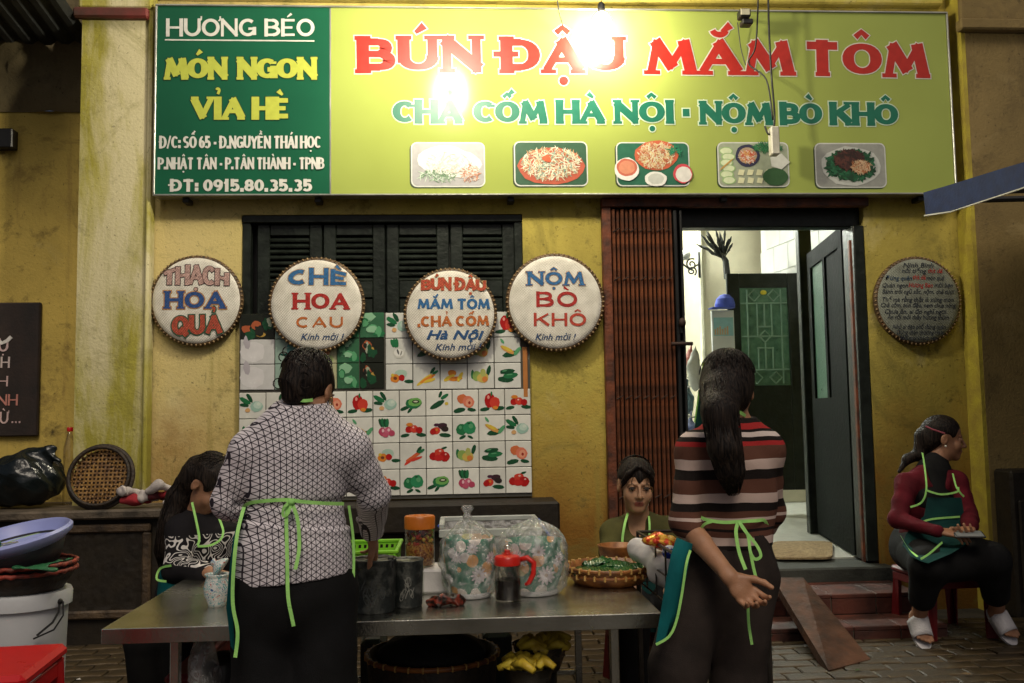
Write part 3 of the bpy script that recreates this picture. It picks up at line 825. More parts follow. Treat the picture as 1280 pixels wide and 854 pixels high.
# ------------------------------------------------------------------ signboard
SY = -.12
sg = thing('shop_sign', 'wide lime and green shop signboard with red lettering and dish photos', 'signboard', ((X(190) + X(1190)) / 2, -.06, Z(640, 247, SY)))
sx0, sxm, sx1 = X(193, 126, SY), X(413, 126, SY), X(1190, 130, SY)
s_z1, s_z0 = (Z(193, 5, SY) + Z(1190, 16, SY)) / 2, (Z(193, 246, SY) + Z(1190, 243, SY)) / 2
Mban = mat('lime_banner_vinyl', (.31, .37, .085), rough=.145, c2=(.28, .335, .075), scale=1.5, bump=.02, bscale=5, spec=.35)
Mgrn = mat('green_banner_vinyl', (.006, .092, .045), rough=.32, c2=(.006, .075, .038), scale=2, bump=.05, bscale=5, spec=.3)
for m_, r_ in ((Mban, .3), (Mgrn, .33)): pass
b = MB(); b.box(sxm, sx1 - .012, SY, -.04, s_z0 + .012, s_z1 - .012); b.build('lime_panel', Mban, sg)
b = MB(); b.box(sx0 + .012, sxm - .001, SY - .001, -.04, s_z0 + .012, s_z1 - .012); b.build('green_panel', Mgrn, sg)
Mal = mat('aluminium_edge', (.55, .55, .5), rough=.35, metal=.9, var=.1)
b = MB()
b.bbox(sx0, sx1, SY - .012, -.035, s_z0, s_z0 + .0115, .003); b.bbox(sx0, sx1, SY - .012, -.035, s_z1 - .0115, s_z1, .003)
b.bbox(sx0, sx0 + .0115, SY - .012, -.035, s_z0 + .0116, s_z1 - .0116, .003); b.bbox(sx1 - .0115, sx1, SY - .012, -.035, s_z0 + .0116, s_z1 - .0116, .003)
b.build('sign_frame', Mal, sg)
b = MB(); b.box(sxm - .004, sxm + .004, SY - .0025, SY - .0012, s_z0 + .013, s_z1 - .013); b.build('panel_joint', Mal, sg)
for px in (236, 400, 640, 905, 1150):
    b = MB(); x = X(px); b.bbox(x - .02, x + .02, -.09, -.002, s_z0 - .03, s_z0 - .0005, .004); b.build('bracket', M_black, sg)
def sline(Ltr, text, x0, x1, yb0, yb1, h, color, outline=None, ow=.012, gap=.12, name='lettering', material=None, dy=0, **k):
    m = MB(); Ltr.write(m, text, at(x0, yb0, SY - dy), at(x1, yb1, SY - dy), h / 209, color, outline, ow, gap=gap, lift=.0015 + dy, **k)
    return m.build(name, material or M_print, sg)
slab = Lettering(.325, .075, .5, 1.35); slab_g = Lettering(.32, .06, .42, 1.25)
RED, WH = (.40, .016, .008), (.60, .58, .50)
for tx, x0, x1, y0, y1, h in (('BÚN', 447, 603, 92, 91, 48), ('ĐẬU', 627, 781, 92, 92, 48), ('MẮM', 808, 992, 93, 95, 48), ('TÔM', 1006, 1160, 95, 98, 48)):
    sline(slab, tx, x0, x1, y0, y1, h, RED, WH, .007, gap=.10)
TEAL = (.008, .14, .085)
for tx, x0, x1, y0, y1 in (('CHẢ', 492, 577, 155, 155), ('CỐM', 593, 683, 155, 155), ('HÀ', 696, 755, 155, 155), ('NỘI', 768, 843, 155, 155), ('-', 853, 863, 154, 154), ('NỘM', 875, 965, 156, 157), ('BÒ', 976, 1027, 157, 157), ('KHÔ', 1038, 1122, 157, 158)):
    sline(slab_g, tx, x0, x1, y0, y1, 31, TEAL, (.55, .68, .5), .007, gap=.05)
LIME = (.42, .46, .06); WHT = (.60, .60, .56)
rs = Lettering(.19, 0, .1)
sline(rs, 'HƯƠNG', 208, 320, 46, 46, 23, WHT, None, gap=.09, dy=.001); sline(rs, 'BÉO', 331, 393, 46, 46, 23, WHT, None, gap=.09, dy=.001)
b = MB(); b.cur = WHT; p = at(206, 49, SY - .004); q = at(393, 50, SY - .004); b.box(p.x, q.x, p.y, p.y + .001, p.z - .008, p.z); b.build('underline', M_print, sg)
sline(slab_g, 'MÓN', 206, 284, 100, 100, 29, LIME, (.01, .05, .02), .004, gap=.05, dy=.001); sline(slab_g, 'NGON', 297, 396, 100, 100, 29, LIME, (.01, .05, .02), .004, gap=.05, dy=.001)
sline(slab_g, 'VỈA', 240, 305, 150, 150, 29, LIME, (.01, .05, .02), .004, gap=.05, dy=.001); sline(slab_g, 'HÈ', 316, 362, 150, 150, 29, LIME, (.01, .05, .02), .004, gap=.05, dy=.001)
cd_ = Lettering(.2, .03, .35)
sline(cd_, 'Đ/C: SỐ 65 - Đ.NGUYỄN THÁI HỌC', 200, 401, 186, 186, 16, WHT, None, gap=.2, dy=.001)
sline(cd_, 'P.NHẬT TÂN - P.TÂN THÀNH - TPNB', 198, 405, 212, 212, 15, WHT, None, gap=.2, dy=.001)
bd = Lettering(.27, .05, .3)
sline(bd, 'ĐT: 0915.80.35.35', 213, 390, 240, 240, 16, WHT, None, gap=.12, dy=.001)
# dish photographs
def rrect(m, cx, cz, w_, h_, r, y, color):
    m.cur = color; vs = []
    for (sx, sz_, a0) in ((1, 1, 0), (-1, 1, 90), (-1, -1, 180), (1, -1, 270)):
        for q in range(5):
            a = R(a0 + q * 22.5); vs.append((cx + sx * (w_ / 2 - r) + r * math.cos(a), y, cz + sz_ * (h_ / 2 - r) + r * math.sin(a)))
    m.add(vs, [tuple(range(len(vs)))[::-1]]); m.cur = (1, 1, 1)
for n_, (x0, x1, y0, y1) in enumerate(((514, 606, 178, 234), (643, 734, 177, 233), (771, 861, 178, 233), (898, 985, 178, 234), (1020, 1106, 179, 235))):
    m = MB(); p0, p1 = at(x0, y1, SY), at(x1, y0, SY); cx, cz, w_, h_ = (p0.x + p1.x) / 2, (p0.z + p1.z) / 2, p1.x - p0.x, p1.z - p0.z
    yy = SY - .0018; rr = random.Random(n_ * 11 + 3); yq = [SY - .004]
    def nx_(): yq[0] -= .00001; return yq[0]
    rrect(m, cx - .008, cz - .008, w_, h_, .035, SY - .0012, (.04, .06, .02)); rrect(m, cx, cz, w_, h_, .035, SY - .0018, (.6, .62, .58))
    bgc = [(.35, .35, .36), (.03, .09, .05), (.02, .12, .07), (.32, .36, .26), (.3, .31, .28)][n_]
    rrect(m, cx, cz, w_ - .014, h_ - .014, .03, SY - .0024, bgc)
    def E(dx, dz, rx, rz, c, n=18, jag=.04, rot=0): blob(m, (cx + dx * w_, cz + dz * h_), rx * w_, rz * h_, c, nx_(), n, jag, rot, seed=rr.random())
    def noodles(dx, dz, sx, sz_, cs, n, l=.05, th=.007):
        for _ in range(int(n * 2.6)):
            a = rr.uniform(0, 6.28); q = math.sqrt(rr.random()); E(dx + sx * q * math.cos(a), dz + sz_ * q * math.sin(a), l * rr.uniform(.5, 1.1), th * rr.uniform(.7, 1.6) * 1.15, rr.choice(cs), 6, .2, rr.uniform(0, 3.1))
    if n_ == 0:
        E(-.05, .1, .36, .33, (.7, .7, .68)); E(.15, .0, .3, .3, (.66, .64, .6)); noodles(-.15, -.25, .25, .14, [(.1, .2, .1), (.5, .6, .5), (.2, .3, .2)], 50); noodles(.3, -.2, .13, .2, [(.45, .2, .12), (.6, .55, .5)], 40); noodles(0, .05, .3, .25, [(.75, .7, .66), (.6, .5, .45), (.8, .8, .76)], 70)
    if n_ == 1:
        E(0, -.05, .45, .42, (.42, .09, .05)); noodles(0, .0, .4, .36, [(.72, .68, .5), (.62, .6, .42), (.55, .28, .14), (.75, .72, .6), (.2, .35, .28)], 230); E(-.05, .1, .06, .08, (.55, .1, .04), 8, .3)
    if n_ == 2:
        E(.05, .2, .3, .34, (.5, .11, .05)); noodles(.05, .2, .24, .28, [(.7, .6, .35), (.65, .5, .25), (.55, .2, .1), (.7, .66, .5)], 160); E(-.36, -.12, .17, .26, (.72, .72, .68)); E(-.36, -.08, .14, .2, (.5, .13, .08)); E(-.36, -.08, .11, .15, (.6, .24, .14)); E(.03, -.34, .15, .17, (.7, .7, .66)); E(.03, -.34, .11, .12, (.5, .52, .48)); E(.4, -.22, .13, .22, (.55, .06, .08)); E(.41, -.24, .11, .18, (.68, .66, .62)); noodles(.3, .3, .1, .1, [(.02, .2, .1)], 14)
    if n_ == 3:
        for q in range(6): E(-.38 + .03 * (q % 2), .3 - q * .13, .1, .09, (.3, .45, .2)); E(-.38 + .03 * (q % 2), .3 - q * .13, .08, .07, (.62, .7, .45))
        E(-.08, .2, .17, .25, (.03, .03, .07)); E(-.08, .2, .13, .18, (.4, .3, .2)); noodles(-.08, .18, .1, .13, [(.5, .1, .05), (.7, .6, .5), (.6, .3, .1)], 60)
        for q in range(8): E(-.18 + (q % 4) * .13, -.18 - (q // 4) * .18, .06, .08, (.66, .66, .42), 4, .1, .6)
        E(.3, -.28, .18, .2, (.03, .09, .03)); noodles(.2, .38, .2, .1, [(.02, .13, .05), (.04, .2, .08)], 50); E(.35, .05, .14, .18, (.6, .62, .56), 5, .15); E(-.38, .0, .14, .02, (.5, .3, .08), 6, .05, .7)
    if n_ == 4:
        E(0, -.02, .42, .44, (.5, .52, .48)); E(.02, -.02, .37, .38, (.42, .44, .4)); noodles(0, .0, .34, .34, [(.01, .08, .03), (.02, .12, .05), (.01, .05, .02)], 170, .06, .022); noodles(-.02, .12, .2, .2, [(.05, .02, .015), (.09, .03, .02), (.03, .015, .01)], 110, .06, .02); noodles(.14, -.05, .13, .14, [(.5, .35, .2), (.6, .42, .26), (.4, .15, .06)], 60)
    m.build('dish_photo', M_print, sg)

# ------------------------------------------------------------------ round painted trays on the wall
Mtray = mat('white_painted_weave', (.78, .75, .67), rough=.6, c2=(.60, .57, .49), scale=14, bump=0, lo=.3, hi=.6)
def weave(m, sc=150, st=.8):
    n = m.node_tree; b_ = n.nodes['Principled BSDF']; tc = N(m, 'ShaderNodeTexCoord')
    mp = N(m, 'ShaderNodeMapping'); mp.inputs[2].default_value = (0, .5, 0); L(m, tc.outputs['Object'], mp.inputs[0])
    w1 = N(m, 'ShaderNodeTexWave'); w1.bands_direction = 'X'; w1.inputs['Scale'].default_value = sc / 6.28 * 1.6; w1.inputs['Distortion'].default_value = .6
    w2 = N(m, 'ShaderNodeTexWave'); w2.bands_direction = 'Z'; w2.inputs['Scale'].default_value = sc / 6.28 * 1.6; w2.inputs['Distortion'].default_value = .6
    for q in (w1, w2): L(m, mp.outputs[0], q.inputs['Vector'])
    mu = N(m, 'ShaderNodeMath', operation='MULTIPLY'); L(m, w1.outputs['Fac'], mu.inputs[0]); L(m, w2.outputs['Fac'], mu.inputs[1])
    bp = N(m, 'ShaderNodeBump'); bp.inputs['Strength'].default_value = st; bp.inputs['Distance'].default_value = .004
    L(m, mu.outputs[0], bp.inputs['Height']); L(m, bp.outputs[0], b_.inputs['Normal'])
weave(Mtray)
Mpaint = vm('paint_on_weave', rough=.6, var=.22, scale=70, bump=0); weave(Mpaint)
Mrim = mat('dark_bamboo_rim', (.12, .07, .03), rough=.5, c2=(.04, .025, .012), scale=20, bump=.3)
Mbind = mat('rim_binding', (.30, .20, .09), rough=.5, c2=(.12, .07, .03), scale=30, bump=.2)
AX = Matrix.Rotation(R(90), 3, 'X')       # lathe z -> -y
def tray(label, cpx, cpy, rpx, ywall):
    c = at(cpx, cpy, ywall - .04); r = rpx / ppm(ywall - .04, cpx, cpy)
    t_ = thing('painted_tray', label, 'tray', (c.x, ywall - .002, c.z - r), 'painted round trays hung on the shopfront')
    cc = Vector((c.x, ywall - .004, c.z))
    b = MB(); b.lathe([(r * .93, 0), (r * .99, .012), (r, .03), (r * .975, .042), (r * .945, .046)], cc, 56, AX); b.build('rim', Mrim, t_, smooth=True)
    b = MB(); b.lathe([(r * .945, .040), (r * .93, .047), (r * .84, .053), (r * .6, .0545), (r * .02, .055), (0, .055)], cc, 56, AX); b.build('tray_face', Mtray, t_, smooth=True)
    b = MB(); nb_ = 64
    for k in range(nb_):
        a = 2 * PI * k / nb_
        Rm = Matrix.Rotation(-a, 3, 'Y')
        b.ell(cc + Vector((r * .972 * math.cos(a), -.043, r * .972 * math.sin(a))), (r * .035, .006, .006), 6, 4, Rm)
    b.build('rim_binding', Mbind, t_, smooth=True)
    return t_, cc.y - .0555
def tl(t_, y, L_, text, x0, x1, yb0, yb1, h, color, outline=None, ow=.006, gap=.1, **k):
    m = MB(); L_.write(m, text, at(x0, yb0, y), at(x1, yb1, y), h / 212, color, outline, ow, gap=gap, zstep=.00003, lift=.0006, **k)
    m.build('lettering', Mpaint, t_)
def tf(t_, y, text, x0, x1, yb0, yb1, h, color, **k):
    m = MB(); font_text(m, text, at(x0, yb0, y), at(x1, yb1, y), h / 212, color, lift=.001, **k); m.build('lettering', Mpaint, t_)
BLU, ORN, RDD, PNK, DKB = (.03, .17, .42), (.62, .17, .03), (.5, .02, .015), (.6, .38, .34), (.02, .07, .2)
sn = Lettering(.22, 0, .1); fat = Lettering(.27, .1, .3); fat2 = Lettering(.27, 0, .2)
def archw(k):
    return lambda u, v, W_: ((u - .5) * W_ * (1 - .0 * v) + W_ / 2, v * (1 - k * (2 * u - 1) ** 2))
t_, y = tray('round white tray lettered thach hoa qua, leftmost on plain yellow wall', 246, 376, 57.5, -.0)
tl(t_, y, sn, 'THẠCH', 204, 285, 356, 357, 26, PNK, (.06, .03, .03), .004, gap=.08, warp=archw(.42))
tl(t_, y, fat, 'HOA', 206, 281, 386, 386, 22, (.02, .09, .32), (.6, .3, .1), .006, gap=.12)
tl(t_, y, fat2, 'QUẢ', 216, 277, 420, 418, 25, (.5, .08, .04), (.02, .1, .05), .007, gap=.14)
t_, y = tray('round white tray lettered che hoa cau, hung over the left shutters', 396, 381, 60, -.03)
tl(t_, y, fat2, 'CHÈ', 360, 434, 356, 357, 22, BLU, (.6, .4, .2), .004, gap=.12, warp=archw(.3))
tl(t_, y, fat, 'HOA', 366, 436, 387, 387, 21, RDD, None, gap=.1); tl(t_, y, sn, 'CAU', 370, 429, 410, 410, 14, ORN, None, gap=.2)
tf(t_, y, 'Kính mời !', 376, 430, 425, 425, 8, DKB, bold=.01)
t_, y = tray('round white tray lettered bun dau and cha com, lower centre one', 563, 393, 58.5, -.05)
tl(t_, y, fat2, 'BÚN ĐẬU', 527, 607, 363, 364, 17, (.58, .09, .04), (.6, .45, .2), .002, gap=.08, warp=archw(.25))
tl(t_, y, fat2, 'MẮM TÔM', 522, 612, 387, 387, 14, BLU, None, gap=.08); tl(t_, y, fat2, '.CHẢ CỐM', 522, 611, 409, 408, 14, ORN, None, gap=.1)
tf(t_, y, 'Hà Nội', 533, 605, 424, 424, 11, (.02, .1, .28), bold=.03); tf(t_, y, 'Kính mời !', 544, 602, 438, 437, 8, DKB, bold=.01)
t_, y = tray('largest round white tray lettered nom bo kho, beside the folding gate', 694, 378, 62, -.03)
tl(t_, y, fat, 'NỘM', 659, 730, 357, 357, 18, BLU, (.6, .35, .15), .003, gap=.1); tl(t_, y, sn, 'BÒ', 670, 722, 384, 384, 20, RDD, None, gap=.14)
tl(t_, y, sn, 'KHÔ', 667, 733, 408, 408, 17, (.58, .06, .03), None, gap=.12); tf(t_, y, 'Kính mời !', 669, 720, 425, 425, 8, DKB, bold=.01)
Mtray_keep = Mtray; Mtray = mat('shade_toned_weave', (.25, .27, .22), rough=.6, c2=(.14, .15, .12), scale=10, bump=0, lo=.3, hi=.6); weave(Mtray)  # shade put into the weave colour of the right-hand tray
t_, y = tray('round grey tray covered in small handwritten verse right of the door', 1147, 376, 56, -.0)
BK = (.02, .03, .05)
for k, (tx, x0, x1, yb, c) in enumerate((('Ninh Bình', 1129, 1167, 334, BK), ('nổi tiếng', 1127, 1158, 341, BK), ('thịt dê', 1160, 1178, 341, RDD), ('Đừng quên', 1107, 1140, 350, (.02, .06, .12)), ('thịt dê', 1141, 1157, 349, RDD), ('món quê', 1158, 1180, 350, BK),
        ('Quán ngon', 1103, 1135, 359, BK), ('Hương Béo', 1136, 1166, 359, RDD), ('mời bạn', 1168, 1191, 359, BK), ('Bánh trôi ngũ sắc, nộm, chè tươi', 1103, 1193, 367, BK), ('Thế mà rằng thật là xứng món', 1103, 1192, 377, BK), ('Chả cốm, bún đậu, nem chua nóng', 1101, 1195, 384, BK),
        ('Chưa ăn, ai đó nghĩ ngợi', 1106, 1183, 392, BK), ('Ăn rồi mới thấy hương thơm', 1109, 1186, 399, BK), ('Nhớ ai dạo phố đừng quên', 1116, 1182, 411, BK), ('Dừng chân thưởng thức', 1121, 1180, 418, BK), ('Mời quý khách vào', 1125, 1172, 425, BK))):
    m = MB(); font_text(m, tx, at(x0, yb, y), at(x1, yb + .5, y), 5.6 / 205, c, lift=.001, bold=.012, shear=.2); m.build('lettering', Mpaint, t_)

# ------------------------------------------------------------------ folding gate
gt = thing('folding_gate', 'rust brown metal folding gate pushed to the left of the doorway', 'gate', (X(800), .0, ZF))
gy = -.035
gz0 = ZF - .02
b = MB(); b.bbox(gx0, X(1088), gy - .02, .001, gz1 - .005, Z(900, 259, gy) - .075 + .075, .004)
b.bbox(gx0, gx0 + .055, gy - .015, .02, 0.3, gz1 - .06, .004)
b.build('gate_frame', M_rust, gt)
xg0, xg1 = gx0 + .06, X(846, 450, gy)
ns = 14; st_ = (xg1 - xg0) / ns
Mslat = mat('gate_slat_paint', (.15, .045, .016), rough=.6, spec=.25, c2=(.05, .018, .009), scale=16, bump=.35)
b = MB(); b.bbox(-st_ * .26, st_ * .26, -.016, .0, 0, gz1 - .075 - gz0, .003); b.box(-st_ * .42, -st_ * .3, -.0125, .015, 0.001, gz1 - .076 - gz0)
o0 = b.build('gate_slat', Mslat)
for k in range(ns):
    o = o0 if k == 0 else o0.copy()
    if k: col.objects.link(o)
    o.parent = gt; o.location = Vector((xg0 + (k + .5) * st_, gy + (.012 if k % 2 else 0), gz0 + .004)) - wloc(gt)
for zz in (Z(800, 290), Z(800, 350), Z(800, 497), Z(800, 620)):
    b = MB()
    for k in range(ns // 2):
        x = xg0 + (2 * k + .5) * st_
        b.tube([(x - st_ * .4, gy - .018, zz - .01), (x + st_ * 1.1, gy - .018, zz + .012)], .0035, 5)
    b.build('hinge_row', M_rustd, gt)
b = MB(); b.bbox(xg1 + .002, xg1 + .022, gy - .02, .02, gz0, gz1 - .08, .004); b.bbox(xg1 + .040, xg1 + .054, gy - .02, .02, gz0, gz1 - .08, .004)
b.bbox(xg1 + .0225, xg1 + .0395, gy - .022, .01, Z(850, 435), Z(850, 427), .003); b.bbox(xg1 + .0225, xg1 + .0395, gy - .022, .01, Z(850, 400), Z(850, 418), .003)
b.build('closing_stile', M_black, gt)
b = MB(); b.tube([(xg1 - .04, gy - .04, Z(850, 431)), (xg1 + .09, gy - .04, Z(850, 431))], .011, 8); b.build('bolt', M_rustd, gt, smooth=True)
b = MB(); b.ell((xg1 + .03, gy - .045, Z(850, 405)), (.022, .02, .03)); b.build('latch', M_rustd, gt, smooth=True)
# door frame and leaves
dr = thing('entrance_door', 'black painted door frame with one leaf swung open into the bright room', 'door', (X(980), .1, ZF))
dy0, dy1 = .06, .17
b = MB()
b.bbox(gx0, gx1 + .0, dy0, dy1, Z(900, 286, .1), gz1 + .02, .006)
b.bbox(gx1 - .07, gx1 - .001, .005, dy1 - .001, ZF, Z(900, 286, .1) - .001, .006)
b.bbox(X(849, 500, .1) - .035, X(849, 500, .1) + .028, dy0, dy1, ZF, Z(900, 286, .1) - .001, .006)
b.build('door_frame', M_blk, dr)
b = MB(); b.bbox(gx1 - .10, gx1 - .084, .0, .03, ZF, Z(1080, 300), .003); b.build('rust_rail', M_rust, dr)
q_ = X(849, 500, .1) - .036
b = MB(); b.bbox(gx0 + .002, q_, .075, .115, ZF, Z(900, 286, .1) - .002, .005)
for za, zb_ in ((ZF + .12, ZF + .85), (ZF + .97, Z(900, 286, .1) - .14)): b.bbox(gx0 + .08, q_ - .07, .068, .0745, za, zb_, .004)
b.build('closed_leaf', M_blk, dr)
# open leaf: from hinge (near) to free edge (far)
hA = Vector((X(1064, 500, .18), .18, 0)); hB = at(1019, 500, 1.22); hB = Vector((hB.x, 1.22, 0))
dv = (hB - hA); ln = dv.length; dv.normalize(); nv = Vector((dv.y, -dv.x, 0))
ztop = Z(1064, 283, .18)
def leafbox(m, u0, u1, v0, v1, t0=-.02, t1=.02):
    vs = [hA + dv * u + nv * t + Vector((0, 0, v)) for v in (v0, v1) for t in (t0, t1) for u in (u0, u1)]
    c = sum(vs, Vector()) / 8
    for f in [(0, 2, 3, 1), (4, 5, 7, 6), (0, 1, 5, 4), (2, 6, 7, 3), (0, 4, 6, 2), (1, 3, 7, 5)]:
        p = [vs[i] for i in f]; n3 = (p[1] - p[0]).cross(p[2] - p[0])
        fl = f if n3.dot(sum(p, Vector()) / 4 - c) > 0 else f[::-1]
        m.add([vs[i] for i in fl], [(0, 1, 2, 3)])
gl1, gl0 = Z(1030, 320, .6), Z(1030, 497, .6)
b = MB()
leafbox(b, 0, .1, ZF + .01, ztop); leafbox(b, ln - .1, ln, ZF + .01, ztop); leafbox(b, .1, ln - .1, gl1, ztop); leafbox(b, .1, ln - .1, ZF + .01, gl0); leafbox(b, ln * .5 - .03, ln * .5 + .03, gl0, gl1)
leafbox(b, .1, ln * .5 - .03, gl0, gl1, -.008, .008)
M_leaf = mat('matt_black_green_leaf', (.006, .009, .007), rough=.75, spec=.08, var=.25, scale=11, bump=.3, bscale=35)
lf = b.build('door_leaf', M_leaf, dr)
Mgl = mat('green_textured_glass', (.10, .23, .15), rough=.3, c2=(.05, .14, .09), scale=14, bump=.5, bscale=55, trans=.3, spec=.6)
Mlead = mat('pale_glass_relief', (.26, .40, .32), rough=.3, var=.1)
b = MB(); leafbox(b, ln * .5 + .03, ln - .1, gl0, gl1, -.004, .004); b.build('glass_pane', Mgl, lf)
b = MB()
for cu in (ln * .5 + .03 + (ln * .5 - .13) / 2,):
    for cz, rz in ((gl1 - .16, .13), (gl0 + .14, .1), ((gl0 + gl1) / 2, .05)):
        b.tube([hA + dv * (cu + .07 * math.cos(a * PI / 10)) + nv * .022 * (1 if nv.x < 0 else -1) * -1 + Vector((0, 0, cz + rz * math.sin(a * PI / 10))) for a in range(21)], .006, 5)
    for du in (-.03, .03): b.tube([hA + dv * (cu + du) + nv * .022 + Vector((0, 0, gl0 + .05)), hA + dv * (cu + du) + nv * .022 + Vector((0, 0, gl1 - .05))], .005, 5)
b.build('window_grille', Mlead, lf)
# inner post and partition door with green glass panel
b = MB(); b.bbox(X(1003, 450, 1.3), X(1019, 450, 1.3), 1.28, 1.35, ZF, 3.39, .006)
b.build('inner_post', M_blk, dr)
YP = 2.6
pd = thing('partition_door', 'dark wooden inner door with green patterned glass, top flower resting', 'door', (X(960, 600, YP), YP, ZF))
pd['label'] = 'dark wooden inner door with a green patterned glass panel, deep in the lit room'
pzt = Z(955, 342, YP); pgx0, pgx1, pgz1, pgz0 = X(925, 400, YP), X(985, 400, YP), Z(955, 360, YP), Z(955, 482, YP)
pX0, pX1 = X(911, 450, YP), X(1022, 450, YP); pzb = Z(955, 613, YP)
b = MB()
b.bbox(pX0, pgx0, YP - .02, YP + .02, pzb, pzt, .005); b.bbox(pgx1, pX1, YP - .02, YP + .02, pzb, pzt, .005)
b.bbox(pgx0 + .0005, pgx1 - .0005, YP - .019, YP + .019, pgz1, pzt - .0005, .004); b.bbox(pgx0 + .0005, pgx1 - .0005, YP - .019, YP + .019, pzb + .0005, pgz0, .004)
pf = b.build('door_frame', M_blk, pd)
b = MB(); b.box(pgx0, pgx1, YP - .004, YP + .004, pgz0, pgz1); pg = b.build('glass_pane', Mgl, pd)
b = MB(); pw, ph_ = pgx1 - pgx0, pgz1 - pgz0
def gp(u, v): return Vector((pgx0 + u * pw, YP - .012, pgz0 + v * ph_))
def gl(*uv): b.tube([gp(*q) for q in uv], .007, 6)
gl((.15, .02), (.15, .98)); gl((.85, .02), (.85, .98)); gl((.02, .84), (.98, .84)); gl((.02, .5), (.98, .5)); gl((.02, .16), (.98, .16)); gl((.35, .5), (.35, .84)); gl((.65, .5), (.65, .84)); gl((.5, .16), (.5, .44)); gl((.35, .6), (.65, .6)); gl((.33, .38), (.67, .38)); gl((.5, .6), (.5, .84)); gl((.35, .16), (.35, .38)); gl((.65, .16), (.65, .38))
for cx_, cv in ((.3, .92), (.7, .92), (.5, .5), (.3, .08), (.7, .08)): gl((cx_ - .12, cv), (cx_, cv + .06), (cx_ + .12, cv), (cx_, cv - .06), (cx_ - .12, cv))
b.build('glass_tracery', Mlead, pd)
b = MB(); b.cur = (.7, .6, .05); b.ell(gp(.5, .95), (.03, .006, .022)); b.build('yellow_lozenge', M_print, pd)

# ------------------------------------------------------------------ room behind the door
rm = thing('lit_room', 'bright white tiled room seen through the open doorway', 'room', (1.7, 1.5, 0))
rX0, rX1 = X(700, 400, 3.2), 4.2
b = MB()
b.box(rX0, rX1, .221, 5.4, ZF - .1, ZF - .004); b.build('floor', mat('room_floor_tile', (.58, .58, .52), rough=.35, c2=(.46, .46, .41), scale=16, bump=.2, bscale=60), rm)
b = MB(); b.box(rX0, rX1, 5.2, 5.4, ZF - .003, 3.4); b.box(rX0 - .1, rX0, .221, 5.4, ZF - .003, 3.4); b.box(rX1, rX1 + .1, .221, 5.4, ZF - .003, 3.4); b.build('room_wall', M_white_room, rm)
b = MB(); b.box(rX0 - .1, rX1 + .1, .221, 5.4, 3.401, 3.5); b.build('ceiling', M_white_room, rm)
b = MB(); xa, xb = X(879, 400, 3.6), X(955, 400, 3.6); b.bbox(xa, xb + .5, 3.6, 4.4, ZF - .002, 3.4, .01); b.build('beige_column', mat('beige_paint', (.55, .50, .36), rough=.7, var=.06), rm)
b = MB(); b.bbox(xa - .03, xa - .001, 3.56, 3.62, ZF, 3.4, .004); b.build('column_trim', mat('cream_trim', (.75, .72, .55), rough=.5), rm)
# tiles of the left wall and slanting right wall
Mwt = mat('white_wall_tile', (.62, .62, .60), rough=.3, var=.06, bump=.05)
b0 = MB(); b0.bbox(0, .295, -.01, 0, 0, .245, .003); tm = b0.build('tile', Mwt)
first = True
for i in range(4):
    for j in range(10):
        o = tm if first else tm.copy()
        if not first: col.objects.link(o)
        first = False
        o.parent = rm; o.location = Vector((X(830, 400, 5.19) + i * .3, 5.198, ZF + .25 + j * .25)) - wloc(rm)
wA, wB = at(955, 400, 3.5), at(1030, 400, 2.3); wA.z = wB.z = 0
wd_ = (wB - wA); ang = math.atan2(wd_.y, wd_.x); 
b = MB(); b.T = Matrix.Translation(wA) @ Matrix.Rotation(ang, 4, 'Z'); b.box(0, wd_.length, 0, .1, ZF + 1.3, 3.39); b.build('side_wall', M_white_room, rm)
for i in range(6):
    for j in range(6):
        o = tm.copy(); col.objects.link(o); o.parent = rm
        o.rotation_euler = (0, 0, ang); o.location = wA + (wd_.normalized() * (i * .3 + (j % 2) * .14 - .0)) + Vector((0, 0, ZF + 1.75 + j * .25)) + Vector((wd_.y, -wd_.x, 0)).normalized() * .002 - wloc(rm)
# ceiling tube lamp
tlmp = thing('tube_lamp', 'fluorescent tube lamp on the ceiling of the inner room', 'lamp', (1.5, 3.3, 3.36))
Mem = bpy.data.materials.new('tube_glow'); Mem.use_nodes = True
Mem.node_tree.nodes['Principled BSDF'].inputs['Emission Color'].default_value = (.95, 1, .9, 1); Mem.node_tree.nodes['Principled BSDF'].inputs['Emission Strength'].default_value = 520
b = MB(); b.tube([(.95, 3.3, 3.3), (2.15, 3.3, 3.3)], .03, 12); b.build('tube', Mem, tlmp, smooth=True)
b = MB(); b.bbox(.9, 2.2, 3.27, 3.33, 3.345, 3.40, .006); b.bbox(.9, .945, 3.27, 3.33, 3.27, 3.344, .004); b.bbox(2.155, 2.2, 3.27, 3.33, 3.27, 3.344, .004); b.build('lamp_housing', M_white_room, tlmp)

